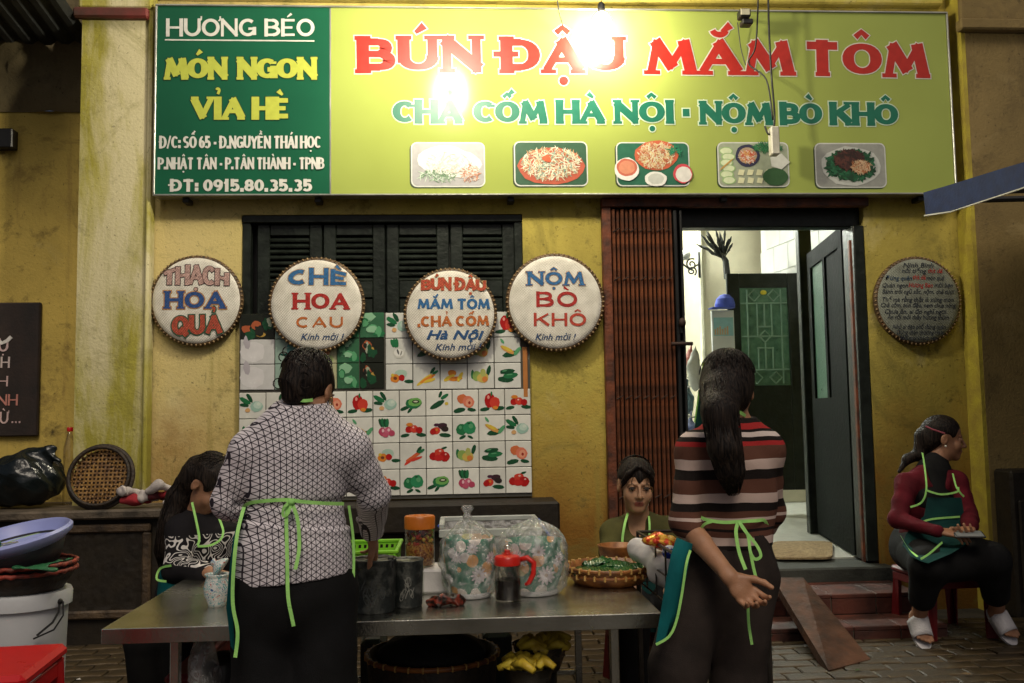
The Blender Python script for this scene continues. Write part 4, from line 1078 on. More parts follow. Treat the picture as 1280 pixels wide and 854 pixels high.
# threshold, steps, ramp plank
b = MB(); b.bbox(gx0 - .05, gx1 + .04, -.10, .22, 0, ZF - .012, .01)
st3 = thing('entrance_steps', 'two worn red steps below the doorway with a dark threshold', 'steps', (X(1040), -.25, 0))
b.build('threshold', mat('threshold_dark', (.05, .055, .045), rough=.6, c2=(.02, .022, .018), bump=.4), st3)
s1f, s2f = atz(1050, 743, .20).y, atz(1050, 784, .09).y
xs0, xs1 = X(860, 740, -.3), X(1133, 740, -.3)
b = MB(); b.box(xs0, xs1, s1f + .01, -.101, 0, .175); b.box(xs0, xs1, s2f + .01, s1f + .009, 0, .065); b.build('step_core', M_conc, st3)
for (yf, yb, zt, h) in ((s1f, -.102, .20, .024), (s2f, s1f - .002, .09, .024)):
    n_ = 5
    for k in range(n_):
        xa_, xb_ = xs0 + (xs1 - xs0) * k / n_, xs0 + (xs1 - xs0) * (k + 1) / n_
        q = MB(); q.bbox(xa_ + .002, xb_ - .002, yf, yb, zt - h, zt, .004); q.build('tread_tile', M_redtile, st3)
        q = MB(); q.bbox(xa_ + .003, xb_ - .003, yf + .002, yf + .0095, zt - (.108 if zt > .1 else .088), zt - h - .001, .002); q.build('riser_tile', M_redtile, st3)
A_, B_, C_, D_ = atz(966, 722, .315), atz(1004, 722, .315), atz(1088, 824, .03), atz(1036, 838, .03)
b = MB(); dn = Vector((0, .015, -.045)); 
b.add([A_, B_, C_, D_, A_ + dn, B_ + dn, C_ + dn, D_ + dn], [(3, 2, 1, 0), (4, 5, 6, 7), (0, 1, 5, 4), (1, 2, 6, 5), (2, 3, 7, 6), (3, 0, 4, 7)])
tag(b.build('ramp_plank', mat('plank_red_brown', (.10, .042, .02), rough=.6, c2=(.03, .016, .010), scale=9, bump=.6, bscale=30), base=((A_ + C_) / 2 * Vector((1, 1, 0)) if 0 else Vector(((A_.x + C_.x) / 2, (A_.y + C_.y) / 2, 0)))), 'long brown plank laid as a ramp over the red steps', 'plank')
b = MB(); c = atz(1000, 690, ZF + .004)
vs = []
for k in range(24):
    a = 2 * PI * k / 24
    p = atz(1003 + 38 * math.copysign(abs(math.cos(a)) ** .3, math.cos(a)), 689 + 10.5 * math.copysign(abs(math.sin(a)) ** .3, math.sin(a)), ZF + .004); vs.append(p)
vs2 = [v + Vector((0, 0, .012)) for v in vs]
b.add(vs + vs2, [(k, (k + 1) % 24, 24 + (k + 1) % 24, 24 + k) for k in range(24)] + [tuple(range(24, 48))[::-1]])
tag(b.build('door_mat', mat('jute_mat', (.34, .25, .13), rough=.95, c2=(.2, .14, .07), scale=40, bump=.9, bscale=120), base=(c.x, c.y, ZF)), 'tan doormat lying just inside the doorway', 'doormat')

# ------------------------------------------------------------------ lamps on the sign
def emis(name, c, s):
    m = bpy.data.materials.new(name); m.use_nodes = True; p = m.node_tree.nodes['Principled BSDF']
    p.inputs['Emission Color'].default_value = (*c, 1); p.inputs['Emission Strength'].default_value = s; p.inputs['Base Color'].default_value = (.8, .8, .8, 1); return m
BULB1, BULB2 = 480., 640.
def lamp(name, label, p, r, strength, ztop, long=1.3):
    t_ = thing(name, label, 'lamp', (p.x, p.y, p.z - r * long), 'bare bulbs hung before the sign')
    b = MB(); b.ell(p, (r, r, r * long), 20, 14); b.build('bulb', emis(name + '_glow', (1, .90, .68), strength), t_, smooth=True)
    b = MB(); b.lathe([(.018, 0), (.022, .01), (.022, .055), (.012, .07)], (p.x, p.y, p.z + r * long - .012), 14); b.build('socket', M_black, t_, smooth=True)
    b = MB(); b.tube([(p.x, p.y, p.z + r * long + .05), (p.x + .02, p.y + .01, (p.z + ztop) / 2 + .1), (p.x, p.y, ztop)], .004, 6); b.build('cord', M_black, t_)
    return t_
P1_ = at(752, 30, SY - .20)
lamp('hanging_bulb', 'glowing white bulb before the red letters at the top of the sign', P1_, .055, BULB1, TOP)
# second bulb, above the frame, mirrored in the banner gloss at pixel (563,125)
m_ = at(563, 118, SY); yl = -1.18
k_ = (yl - SY) / (CAM.y - SY)
dd = (m_ - CAM); dd = dd / dd.y
P2_ = Vector((m_.x + dd.x * (SY - yl), yl, m_.z + dd.z * (SY - yl)))
lamp('hanging_bulb', 'large white bulb hanging over the pavement, mirrored in the sign', P2_, .075, BULB2, TOP + .8, 1.9)
# small floodlight, cords, ballast box
fl = thing('small_floodlight', 'small dark floodlight clipped at the top of the sign', 'floodlight', at(930, 20, SY - .15))
p = at(930, 20, SY - .15)
b = MB(); b.bbox(p.x - .035, p.x + .03, p.y - .04, p.y + .03, p.z - .02, p.z + .03, .006); b.bbox(p.x - .015, p.x + .05, p.y - .02, p.y + .05, p.z - .055, p.z - .021, .006); b.tube([(p.x, p.y, p.z), (p.x + .02, SY - .005, p.z + .05)], .008, 6); b.build('lamp_head', M_black, fl)
b = MB(); b.bbox(p.x - .033, p.x + .022, p.y - .046, p.y - .041, p.z - .012, p.z + .024, .002); b.build('lens', mat('dull_lens', (.5, .48, .35), rough=.2), fl)
def cable(name, label, pts, r, c=(.015, .015, .015)):
    b = MB(); P = [Vector(q) for q in pts]; out = []
    for i in range(len(P) - 1):
        for k in range(6):
            t = k / 6; q0 = P[max(i - 1, 0)]; q1 = P[i]; q2 = P[i + 1]; q3 = P[min(i + 2, len(P) - 1)]
            out.append(.5 * (2 * q1 + (q2 - q0) * t + (2 * q0 - 5 * q1 + 4 * q2 - q3) * t * t + (3 * q1 - q0 - 3 * q2 + q3) * t ** 3))
    out.append(P[-1]); b.tube(out, r, 6)
    o = b.build(name, mat('cable_' + name, c, rough=.5, var=.1), base=P[-1], smooth=True); return o
yc = SY - .14
tag(cable('power_cord', 'c', [at(960, -30, yc), at(961, 30, yc), at(964, 90, yc), at(968, 140, yc), at(967, 160, yc - .01), at(961, 168, yc - .01), at(956, 158, yc)], .006), 'black doubled cord hanging down to the white ballast box', 'cord')
tag(cable('power_cord', 'c', [at(948, -30, yc), at(947, 20, yc), at(944, 60, yc), at(936, 80, yc + .05), at(958, 100, yc), at(966, 150, yc)], .005), 'thin black cord looping from the floodlight toward the ballast box', 'cord')
tag(cable('power_cord', 'c', [at(694, -30, SY - .2), at(698, 10, SY - .16), at(705, 36, SY - .05)], .004, (.12, .09, .03)), 'thin cord crossing the sign above the red letter A', 'cord')
tag(cable('power_cord', 'c', [at(922, 28, SY - .06), at(926, 60, SY - .03), at(932, 82, SY - .03)], .003, (.5, .4, .05)), 'thin yellow wire hanging under the small floodlight', 'wire')
bx = MB(); p = at(969, 177, yc); bx.bbox(p.x - .032, p.x + .018, p.y - .03, p.y + .03, p.z - .085, p.z + .085, .006); bx.cur = (1, 1, 1)
tag(bx.build('ballast_box', mat('dirty_white_plastic', (.62, .6, .5), rough=.45), base=(p.x, p.y, p.z - .085)), 'white ballast box hanging on cords before the sign', 'box')

# ------------------------------------------------------------------ blue awning at the right
aw = thing('blue_awning', 'blue fabric awning with white piping cutting in at the right edge', 'awning', (4.0, -1.5, 2.2))
a1 = at(1157, 243, -.75); a2 = at(1292, 203, -1.55)
dirA = (a2 - a1); a3 = a2 + dirA * 3.4  # unseen stretch towards the camera, lengthened to shade the right side
back1 = at(1180, 251, -.45); ext = Vector((2.6, .5, .28))
Maw = mat('navy_awning_cloth', (.022, .038, .11), rough=.8, var=.15, scale=20, bump=.2)
Mawd = mat('awning_underside', (.03, .04, .07), rough=.8)
b = MB()
vs = [a1, a3, a3 + ext, a1 + ext + Vector((0, .4, 0))]
vs += [v - Vector((0, 0, .012)) for v in vs]
b.add(vs, [(0, 1, 2, 3), (7, 6, 5, 4), (0, 4, 5, 1), (1, 5, 6, 2), (2, 6, 7, 3), (3, 7, 4, 0)])
b.build('canopy', Maw, aw)
b = MB(); n_ = 16; vs = []
for k in range(n_ + 1):
    q = a1.lerp(a3, k / n_); hgt = .115 + .014 * math.sin(k * 1.3) + .006 * math.sin(k * 2.9)
    o_ = Vector((-.012 + .006 * math.sin(k * 1.7), 0, 0))
    vs += [q + o_ + Vector((0, 0, .01)), q + o_ * .5 - Vector((0, 0, hgt)), q - Vector((0, 0, hgt)) + Vector((.006, 0, 0)), q + Vector((.006, 0, 0))]
b.add(vs, [(4 * k + i, 4 * k + (i + 1) % 4, 4 * k + 4 + (i + 1) % 4, 4 * k + 4 + i) for k in range(n_) for i in range(4)])
b.build('valance', Maw, aw)
b = MB(); b.tube([a1.lerp(a3, k / n_) + Vector((-.014, -.004, -.118 - .014 * math.sin(k * 1.3) - .006 * math.sin(k * 2.9))) for k in range(n_ + 1)], .004, 6); b.build('piping', mat('white_piping', (.7, .7, .62), rough=.6), aw)
b = MB(); b.tube([back1, back1 + Vector((2.5, .2, .1))], .018, 8); b.tube([a1 + Vector((.05, .02, -.02)), a3 + Vector((.05, .02, -.02))], .016, 8); b.tube([a3 + ext, Vector((a3.x + ext.x, a3.y + ext.y, 0))], .025, 8); b.tube([back1 + Vector((2.5, .2, .1)), Vector((back1.x + 2.5, back1.y + .2, 0))], .025, 8); b.build('awning_frame', M_black, aw)
# ------------------------------------------------------------------ signed distance modelling (one smooth skin per body)
class SDF:
    def __init__(s, lo, hi, h):
        s.lo = np.array(lo, dtype=np.float64); s.h = h
        s.n = (np.ceil((np.array(hi) - s.lo) / h).astype(int) + 1)
        s.F = np.full(tuple(s.n), .3, np.float32)
    def blk(s, lo, hi):
        i0 = np.clip(np.floor((np.array(lo) - s.lo) / s.h).astype(int), 0, s.n - 1); i1 = np.clip(np.ceil((np.array(hi) - s.lo) / s.h).astype(int) + 1, 1, s.n)
        ax = [(s.lo[a] + s.h * np.arange(i0[a], i1[a])).astype(np.float32) for a in range(3)]
        return tuple(slice(i0[a], i1[a]) for a in range(3)), ax[0][:, None, None], ax[1][None, :, None], ax[2][None, None, :]
    def op(s, sl, d, k, sub=False):
        A = s.F[sl]
        if A.size == 0: return
        if sub:
            d = -d
            if k > 0:
                h = np.maximum(k - np.abs(A - d), 0) / k; s.F[sl] = np.maximum(A, d) + h * h * k * .25
            else: s.F[sl] = np.maximum(A, d)
        elif k > 0:
            h = np.maximum(k - np.abs(A - d), 0) / k; s.F[sl] = np.minimum(A, d) - h * h * k * .25
        else: s.F[sl] = np.minimum(A, d)
    def cap(s, a, b, ra, rb, k=.02, flat=None, sub=False):
        a = np.array(a, dtype=float); b = np.array(b, dtype=float); m = max(ra, rb) + k + .025
        sl, x, y, z = s.blk(np.minimum(a, b) - m, np.maximum(a, b) + m)
        q = [x - a[0], y - a[1], z - a[2]]; ba = b - a
        if flat is not None:
            n = np.array(flat[0], dtype=float); n /= np.linalg.norm(n); e = 1 / flat[1] - 1
            dn = q[0] * n[0] + q[1] * n[1] + q[2] * n[2]
            q = [q[i] + dn * (n[i] * e) for i in range(3)]; ba = ba + n * (ba @ n) * e
        t = np.clip((q[0] * ba[0] + q[1] * ba[1] + q[2] * ba[2]) / max(ba @ ba, 1e-9), 0, 1)
        d = np.sqrt((q[0] - t * ba[0]) ** 2 + (q[1] - t * ba[1]) ** 2 + (q[2] - t * ba[2]) ** 2) - (ra + (rb - ra) * t)
        if flat is not None: d = d * min(1, (flat[1] + 1) / 2)
        s.op(sl, d.astype(np.float32), k, sub); return s
    def tube(s, pts, rs, k=.02, flat=None):
        for i in range(len(pts) - 1): s.cap(pts[i], pts[i + 1], rs[i], rs[i + 1], k if i == 0 else max(k * .6, .004), flat)
        return s
    def ell(s, c, r, B=None, k=.02, sub=False):
        c = np.array(c, dtype=float); m = max(r) + k + .02
        sl, x, y, z = s.blk(c - m, c + m)
        q = [x - c[0], y - c[1], z - c[2]]
        if B is None: B = np.eye(3)
        L_ = [q[0] * B[i][0] + q[1] * B[i][1] + q[2] * B[i][2] for i in range(3)]
        k0 = np.sqrt((L_[0] / r[0]) ** 2 + (L_[1] / r[1]) ** 2 + (L_[2] / r[2]) ** 2)
        k1 = np.sqrt((L_[0] / r[0] ** 2) ** 2 + (L_[1] / r[1] ** 2) ** 2 + (L_[2] / r[2] ** 2) ** 2) + 1e-6
        s.op(sl, (k0 * (k0 - 1) / k1).astype(np.float32), k, sub); return s
    def clip(s, p, n):
        """cut away everything on the side the normal points to"""
        n = np.array(n, dtype=float); n /= np.linalg.norm(n)
        sl, x, y, z = s.blk(s.lo - 1, s.lo + s.h * s.n + 1)
        d = (x - p[0]) * n[0] + (y - p[1]) * n[1] + (z - p[2]) * n[2]
        s.F = np.maximum(s.F, d.astype(np.float32)); return s
    def mesh(s):
        F = s.F; sg = F < 0; nx, ny, nz = F.shape
        c = np.zeros((nx - 1, ny - 1, nz - 1), np.uint8)
        for i in (0, 1):
            for j in (0, 1):
                for k in (0, 1): c += sg[i:nx - 1 + i, j:ny - 1 + j, k:nz - 1 + k]
        act = np.argwhere((c > 0) & (c < 8)); N_ = len(act)
        idx = np.full((nx - 1, ny - 1, nz - 1), -1, np.int32); idx[act[:, 0], act[:, 1], act[:, 2]] = np.arange(N_)
        cor = [(i, j, k) for i in (0, 1) for j in (0, 1) for k in (0, 1)]
        val = {q: F[act[:, 0] + q[0], act[:, 1] + q[1], act[:, 2] + q[2]] for q in cor}
        acc = np.zeros((N_, 3)); cnt = np.zeros(N_)
        for q in cor:
            for a in range(3):
                if q[a] == 0:
                    q2 = list(q); q2[a] = 1; q2 = tuple(q2)
                    f0, f1 = val[q], val[q2]; mk = (f0 < 0) != (f1 < 0)
                    t = np.where(mk, f0 / (f0 - f1 + 1e-12), 0)
                    p = np.tile(np.array(q, float), (N_, 1)); p[:, a] = t
                    acc += p * mk[:, None]; cnt += mk
        V = s.lo + s.h * (act + acc / np.maximum(cnt, 1)[:, None])
        quads = []
        for a in range(3):
            b_, c_ = (a + 1) % 3, (a + 2) % 3
            s0 = [slice(None)] * 3; s1 = [slice(None)] * 3
            s0[a] = slice(0, -1); s1[a] = slice(1, None)
            e = np.argwhere(sg[tuple(s0)] != sg[tuple(s1)])
            e = e[(e[:, b_] > 0) & (e[:, c_] > 0) & (e[:, b_] < F.shape[b_] - 1) & (e[:, c_] < F.shape[c_] - 1)]
            if not len(e): continue
            ins = sg[e[:, 0], e[:, 1], e[:, 2]]
            o = []
            for db, dc in ((0, 0), (-1, 0), (-1, -1), (0, -1)):
                g_ = e.copy(); g_[:, b_] += db; g_[:, c_] += dc; o.append(idx[g_[:, 0], g_[:, 1], g_[:, 2]])
            q = np.stack(o, 1); q[~ins] = q[~ins][:, ::-1]
            quads.append(q)
        return V, np.concatenate(quads)

def wrink(seed, amp=.004, f=22., dirn=(0, 0, 1), aniso=3.):
    r = np.random.RandomState(seed); D = np.array(dirn, float); D /= np.linalg.norm(D)
    ks = []
    for i in range(7):
        v = r.normal(size=3); v /= np.linalg.norm(v); v = v * .55 + D * aniso * .4 * r.choice((-1, 1)); ks.append((v * f * r.uniform(.5, 1.8), r.uniform(0, 6.28), r.uniform(.5, 1)))
    def fn(V, Nn):
        w_ = np.sin(V @ np.array([7., 9., 5.]) * 1.6 + seed) * 1.2; a = np.zeros(len(V))
        for kk, ph, am in ks: a += am * (1 - 2 * np.abs(np.sin((V @ kk) * .5 + ph + w_)))
        return V + Nn * (a * amp / 3.)[:, None]
    return fn
def sdf_obj(name, sdfs, material, parent, disp=None, colf=None):
    Vs = []; Qs = []; b0 = 0
    for s in (sdfs if isinstance(sdfs, list) else [sdfs]):
        V, Q = s.mesh(); Vs.append(V); Qs.append(Q + b0); b0 += len(V)
    V = np.concatenate(Vs); Q = np.concatenate(Qs)
    if disp is not None:
        fn = np.cross(V[Q[:, 2]] - V[Q[:, 0]], V[Q[:, 3]] - V[Q[:, 1]]); Nn = np.zeros_like(V)
        for i in range(4): np.add.at(Nn, Q[:, i], fn)
        Nn /= np.linalg.norm(Nn, axis=1)[:, None] + 1e-9
        for d in (disp if isinstance(disp, list) else [disp]): V = d(V, Nn)
    me = bpy.data.meshes.new(name); off = np.array(wloc(parent))
    W_ = (V - off).astype(np.float32)
    me.vertices.add(len(V)); me.vertices.foreach_set('co', W_.ravel())
    me.loops.add(len(Q) * 4); me.loops.foreach_set('vertex_index', Q.ravel().astype(np.int32))
    me.polygons.add(len(Q)); me.polygons.foreach_set('loop_start', np.arange(len(Q), dtype=np.int32) * 4)
    me.polygons.foreach_set('use_smooth', np.ones(len(Q), bool))
    me.materials.append(material); me.update(calc_edges=True); me.validate()
    if colf is not None:
        ca = me.color_attributes.new('Col', 'FLOAT_COLOR', 'POINT'); C4 = np.ones((len(V), 4), np.float32); C4[:, :3] = colf(V); ca.data.foreach_set('color', C4.ravel())
    o = bpy.data.objects.new(name, me); col.objects.link(o); o.parent = parent
    return o

def basis(f, u=(0, 0, 1)):
    f = np.array(f, float); f /= np.linalg.norm(f); u = np.array(u, float); u = u - f * (u @ f); u /= np.linalg.norm(u)
    return np.array([np.cross(f, u), f, u])          # right, forward, up
def head(S, c, B, s=1.):
    """head centred between the ears; B rows: right, forward, up"""
    c = np.array(c); r, f, u = B
    P = lambda x, y, z: c + (r * x + f * y + u * z) * s
    S.ell(P(0, -.012, .035), (.073 * s, .092 * s, .083 * s), B, .01)
    S.ell(P(0, .028, -.045), (.055 * s, .062 * s, .066 * s), B, .03)
    S.ell(P(0, .068, -.088), (.022 * s, .018 * s, .018 * s), B, .022)          # chin
    for sx in (-1, 1):
        S.ell(P(.037 * sx, .060, -.027), (.022 * s, .020 * s, .024 * s), B, .022)     # cheek
        S.ell(P(.031 * sx, .090, .006), (.017 * s, .010 * s, .009 * s), B, .012, sub=True)
        S.ell(P(.031 * sx, .074, .006), (.0145 * s, .0135 * s, .0115 * s), B, .002)  # eyelid ball
        S.cap(P(.014 * sx, .083, .024), P(.046 * sx, .073, .025), .0045 * s, .003 * s, .012)
        S.ell(P(.074 * sx, -.012, -.002), (.008 * s, .018 * s, .031 * s), B, .006)
        S.ell(P(.082 * sx, -.006, .002), (.005 * s, .009 * s, .016 * s), B, .003, sub=True)
        S.ell(P(.011 * sx, .094, -.030), (.008 * s, .009 * s, .007 * s), B, .005)   # nostril wing
    S.cap(P(0, .086, .012), P(0, .106, -.024), .006 * s, .0095 * s, .010)
    S.cap(P(-.017, .086, -.053), P(.017, .086, -.053), .005 * s, .005 * s, .006); S.ell(P(0, .091, -.053), (.012 * s, .005 * s, .005 * s), B, .005)
    S.cap(P(-.013, .084, -.063), P(.013, .084, -.063), .0055 * s, .0055 * s, .006)
    S.cap(P(-.013, .095, -.0580), P(.013, .095, -.0580), .0018 * s, .0018 * s, .002, sub=True)
def hand(S, w_, d, pn, s=1., curl=(30, 35, 40, 45), thumb=1, spread=6, tcurl=20):
    """w_ wrist, d pointing to the fingers, pn out of the palm, thumb=+1/-1: which side"""
    w_ = np.array(w_, float); d = np.array(d, float); d /= np.linalg.norm(d); pn = np.array(pn, float); pn -= d * (pn @ d); pn /= np.linalg.norm(pn)
    sd = np.cross(pn, d) * thumb                       # towards the thumb
    def rot(v, ax, a):
        a = R(a); return v * math.cos(a) + np.cross(ax, v) * math.sin(a) + ax * (ax @ v) * (1 - math.cos(a))
    S.cap(w_ - d * .012, w_ + d * .045 * s, .024 * s, .030 * s, .012, flat=(pn, .62))
    S.cap(w_ + d * .045 * s - sd * .012 * s, w_ + d * .078 * s - sd * .014 * s, .024 * s, .022 * s, .012, flat=(pn, .5))
    S.cap(w_ + d * .045 * s + sd * .012 * s, w_ + d * .08 * s + sd * .014 * s, .024 * s, .022 * s, .012, flat=(pn, .5))
    S.ell(w_ + d * .035 * s + sd * .022 * s + pn * .008 * s, (.017 * s, .026 * s, .013 * s), np.array([sd, d, pn]), .01)
    lens = (.072, .080, .074, .058)
    for i in range(4):
        off = (.033, .011, -.0115, -.032)[i]
        b_ = w_ + d * (.088, .092, .089, .080)[i] * s + sd * off * s
        dd_ = rot(d, pn, -thumb * (1.5 - i) * -spread)
        dd_ = d * math.cos(R((1.5 - i) * spread)) + sd * math.sin(R((1.5 - i) * spread))
        ax = np.cross(dd_, pn); ax /= np.linalg.norm(ax)
        p = b_ - dd_ * .012 * s; r0 = (.0092, .0092, .0088, .0078)[i] * s; a = curl[i] * .5; v = rot(dd_, ax, a)
        for q, fr in enumerate((.44, .32, .24)):
            p2 = p + v * lens[i] * fr * s * (1.15 if q == 0 else 1); S.cap(p, p2, r0 * (1 - .1 * q), r0 * (.93 - .1 * q), .004 if q else .006)
            p = p2; a = curl[i] * (.9, .6)[min(q, 1)]; v = rot(v, ax, a)
    b_ = w_ + d * .022 * s + sd * .024 * s + pn * .006 * s
    v = d * .75 + sd * .62 + pn * .25; v /= np.linalg.norm(v); p = b_; ax = np.cross(v, -sd); ax /= np.linalg.norm(ax)
    for q, (ln_, r0) in enumerate(((.042, .0125), (.032, .0105), (.026, .0092))):
        p2 = p + v * ln_ * s; S.cap(p, p2, r0 * s, r0 * .88 * s, .006); p = p2; v = rot(v, ax, tcurl)

# ---- materials for people
def skinmat(name, c):
    m = vm(name, rough=.5, var=.10, scale=22, bump=.14, bscale=240); b_ = m.node_tree.nodes['Principled BSDF']
    b_.inputs['Subsurface Weight'].default_value = .12; b_.inputs['Subsurface Radius'].default_value = (.012, .005, .003); b_.inputs['Subsurface Scale'].default_value = .6
    return m
M_skin = skinmat('skin', None)
def clothmat(name, c, rough=.85, c2=None):
    m = mat(name, c, rough=rough, c2=c2, var=.14, scale=9, bump=.25, bscale=380); m.node_tree.nodes['Principled BSDF'].inputs['Specular IOR Level'].default_value = .2; return m
def hairmat():
    m = mat('black_hair', (.010, .008, .007), rough=.55, c2=(.005, .004, .004), bump=0, spec=.22)
    tc = N(m, 'ShaderNodeTexCoord'); mp = N(m, 'ShaderNodeMapping'); mp.inputs[3].default_value = (170, 170, 9); no = N(m, 'ShaderNodeTexNoise'); no.inputs['Scale'].default_value = 1; no.inputs['Detail'].default_value = 4; no.inputs['Distortion'].default_value = .6
    bp = N(m, 'ShaderNodeBump'); bp.inputs['Strength'].default_value = .9; bp.inputs['Distance'].default_value = .006
    L(m, tc.outputs['Object'], mp.inputs[0]); L(m, mp.outputs[0], no.inputs['Vector']); L(m, no.outputs['Fac'], bp.inputs['Height']); L(m, bp.outputs[0], m.node_tree.nodes['Principled BSDF'].inputs['Normal'])
    cr = N(m, 'ShaderNodeValToRGB'); cr.color_ramp.elements[0].position = .4; cr.color_ramp.elements[0].color = (.004, .003, .003, 1); cr.color_ramp.elements[1].position = .68; cr.color_ramp.elements[1].color = (.035, .024, .018, 1); L(m, no.outputs['Fac'], cr.inputs[0]); L(m, cr.outputs[0], m.node_tree.nodes['Principled BSDF'].inputs['Base Color'])  # paler streaks in the colour stand in for the highlight along the hair
    return m
M_hair = hairmat()
M_neon = mat('neon_green_tape', (.42, .85, .22), rough=.6, c2=(.32, .70, .18), scale=30, bump=.2, bscale=200)
M_teal = clothmat('teal_apron_cloth', (.006, .14, .15), c2=(.004, .09, .10))
M_dteal = clothmat('dark_green_apron_cloth', (.008, .05, .045), c2=(.005, .03, .03))
M_blkc = clothmat('black_trouser_cloth', (.010, .010, .011), c2=(.006, .006, .006))

def lattice_mat():
    """white knit printed with a black triangular lattice"""
    m = clothmat('white_lattice_knit', (.80, .75, .79), c2=(.72, .67, .71)); n = m.node_tree; b_ = n.nodes['Principled BSDF']
    tc = N(m, 'ShaderNodeTexCoord'); sx = N(m, 'ShaderNodeSeparateXYZ'); L(m, tc.outputs['Object'], sx.inputs[0])
    def M_(op, a, b=None, c=None):
        q = N(m, 'ShaderNodeMath', operation=op)
        for i, v in enumerate((a, b, c)):
            if v is None: continue
            if isinstance(v, (int, float)): q.inputs[i].default_value = v
            else: L(m, v, q.inputs[i])
        return q.outputs[0]
    u = M_('MULTIPLY_ADD', sx.outputs[1], .8, sx.outputs[0]); u = M_('MULTIPLY', u, 1.0); v = sx.outputs[2]
    per = .0150; outs = []
    for a in (0, 60, 120):
        q = M_('ADD', M_('MULTIPLY', u, math.cos(R(a)) / per), M_('MULTIPLY', v, math.sin(R(a)) / per))
        d = M_('ABSOLUTE', M_('SUBTRACT', M_('FRACT', q), .5)); outs.append(M_('GREATER_THAN', d, .5 - .074))
    # small hub at every lattice point
    k = M_('MINIMUM', M_('ADD', M_('ADD', outs[0], outs[1]), outs[2]), 1.)
    mx = N(m, 'ShaderNodeMix', data_type='RGBA'); L(m, k, mx.inputs[0])
    src = b_.inputs['Base Color'].links[0].from_socket; L(m, src, mx.inputs[6]); mx.inputs[7].default_value = (.035, .028, .040, 1); L(m, mx.outputs[2], b_.inputs['Base Color'])
    return m
def stripes_mat(bands, off):
    m = clothmat('striped_knit', (.1, .05, .04)); n = m.node_tree; b_ = n.nodes['Principled BSDF']
    tc = N(m, 'ShaderNodeTexCoord'); sx = N(m, 'ShaderNodeSeparateXYZ'); L(m, tc.outputs['Object'], sx.inputs[0])
    no = N(m, 'ShaderNodeTexNoise'); no.inputs['Scale'].default_value = 6; L(m, tc.outputs['Object'], no.inputs['Vector'])
    ma = N(m, 'ShaderNodeMath', operation='MULTIPLY_ADD'); L(m, no.outputs['Fac'], ma.inputs[0]); ma.inputs[1].default_value = .02; L(m, sx.outputs[2], ma.inputs[2])
    zs = [b[0] for b in bands]; z0, z1 = min(zs), max(zs) + .01
    mr = N(m, 'ShaderNodeMapRange'); mr.inputs[1].default_value = z0 + off; mr.inputs[2].default_value = z1 + off; L(m, ma.outputs[0], mr.inputs[0])
    cr = N(m, 'ShaderNodeValToRGB'); cr.color_ramp.interpolation = 'CONSTANT'
    L(m, mr.outputs[0], cr.inputs[0]); els = cr.color_ramp.elements
    bands = sorted(bands)
    for i, (z, c) in enumerate(bands):
        p = (z - z0) / (z1 - z0)
        e = els[0] if i == 0 else els.new(p)
        e.position = p; e.color = (*c, 1)
    while len(els) > len(bands): els.remove(els[-1])
    L(m, cr.outputs[0], b_.inputs['Base Color'])
    return m

def strands(parent, path, rad, n=60, seed=1, r=.0011, front=(0, -1, 0), spread=1.0):
    """loose locks laid along the surface of a hair mass"""
    rr = random.Random(seed); path = [np.array(p, float) for p in path]; b = MB(); fr = np.array(front, float)
    for k in range(n):
        a = rr.uniform(-1.75, 1.75); off = rr.uniform(.90, 1.06) * spread; i0 = rr.randrange(0, max(1, len(path) - 3)); pts = []; ph = rr.uniform(0, 6.3)
        for i in range(i0, len(path)):
            t = path[min(i + 1, len(path) - 1)] - path[max(i - 1, 0)]; t /= np.linalg.norm(t) + 1e-9; sd_ = np.cross(t, fr); sd_ /= np.linalg.norm(sd_) + 1e-9; f2 = np.cross(sd_, t)
            aa = a + .12 * math.sin(i * 1.3 + ph); pts.append(path[i] + (sd_ * math.sin(aa) + f2 * math.cos(aa)) * (rad[i] * off + .002))
        if len(pts) > 2: b.tube(pts, [r] * (len(pts) - 1) + [r * .3], 4)
    o = b.build('loose_strands', M_hair, parent, smooth=True); o['kind'] = 'stuff'; return o
def dome(c, B, rx, ry, rz, n, seed, parent, r=.0011, top=(0, -.3, 1)):
    """locks combed over a skull from the crown down the back"""
    rr = random.Random(seed); b = MB(); c = np.array(c); R_, F_, U_ = B
    for k in range(n):
        az = rr.uniform(-PI, 0); pts = []; l0 = rr.uniform(.0, .5); l1 = l0 + rr.uniform(.5, 1.2)
        for i in range(7):
            th = min(l0 + (l1 - l0) * i / 6, 1.9 - .45 * abs(math.cos(az))); a2 = az + .10 * math.sin(i + k)
            pts.append(c + R_ * rx * math.sin(th) * math.cos(a2) * 1.02 + F_ * ry * math.sin(th) * math.sin(a2) * 1.02 + U_ * rz * math.cos(th) * 1.02)
        b.tube(pts, [r * .4] + [r] * 5 + [r * .3], 4)
    o = b.build('combed_strands', M_hair, parent, smooth=True); o['kind'] = 'stuff'; return o
V3 = lambda px, py, Y: np.array(at(px, py, Y))
def ground_pt(px, py): return np.array(atz(px, py, 0))
def skin_col(base, hb=None, hc=None, s=1., lip=(.30, .10, .07)):
    base = np.array(base)
    def fn(V):
        C = np.tile(base, (len(V), 1))
        if hb is not None:
            q = (V - hc) @ hb.T / s
            m = (np.abs(q[:, 0]) < .019) & (q[:, 1] > .07) & (q[:, 2] > -.069) & (q[:, 2] < -.048); C[m] = lip
            zb = .027 - 3. * (np.abs(q[:, 0]) - .032) ** 2 / .03; m = (np.abs(q[:, 0]) > .014) & (np.abs(q[:, 0]) < .048) & (q[:, 1] > .05) & (q[:, 2] > zb - .0028) & (q[:, 2] < zb + .0035); C[m] = C[m] * .38
        return C
    return fn
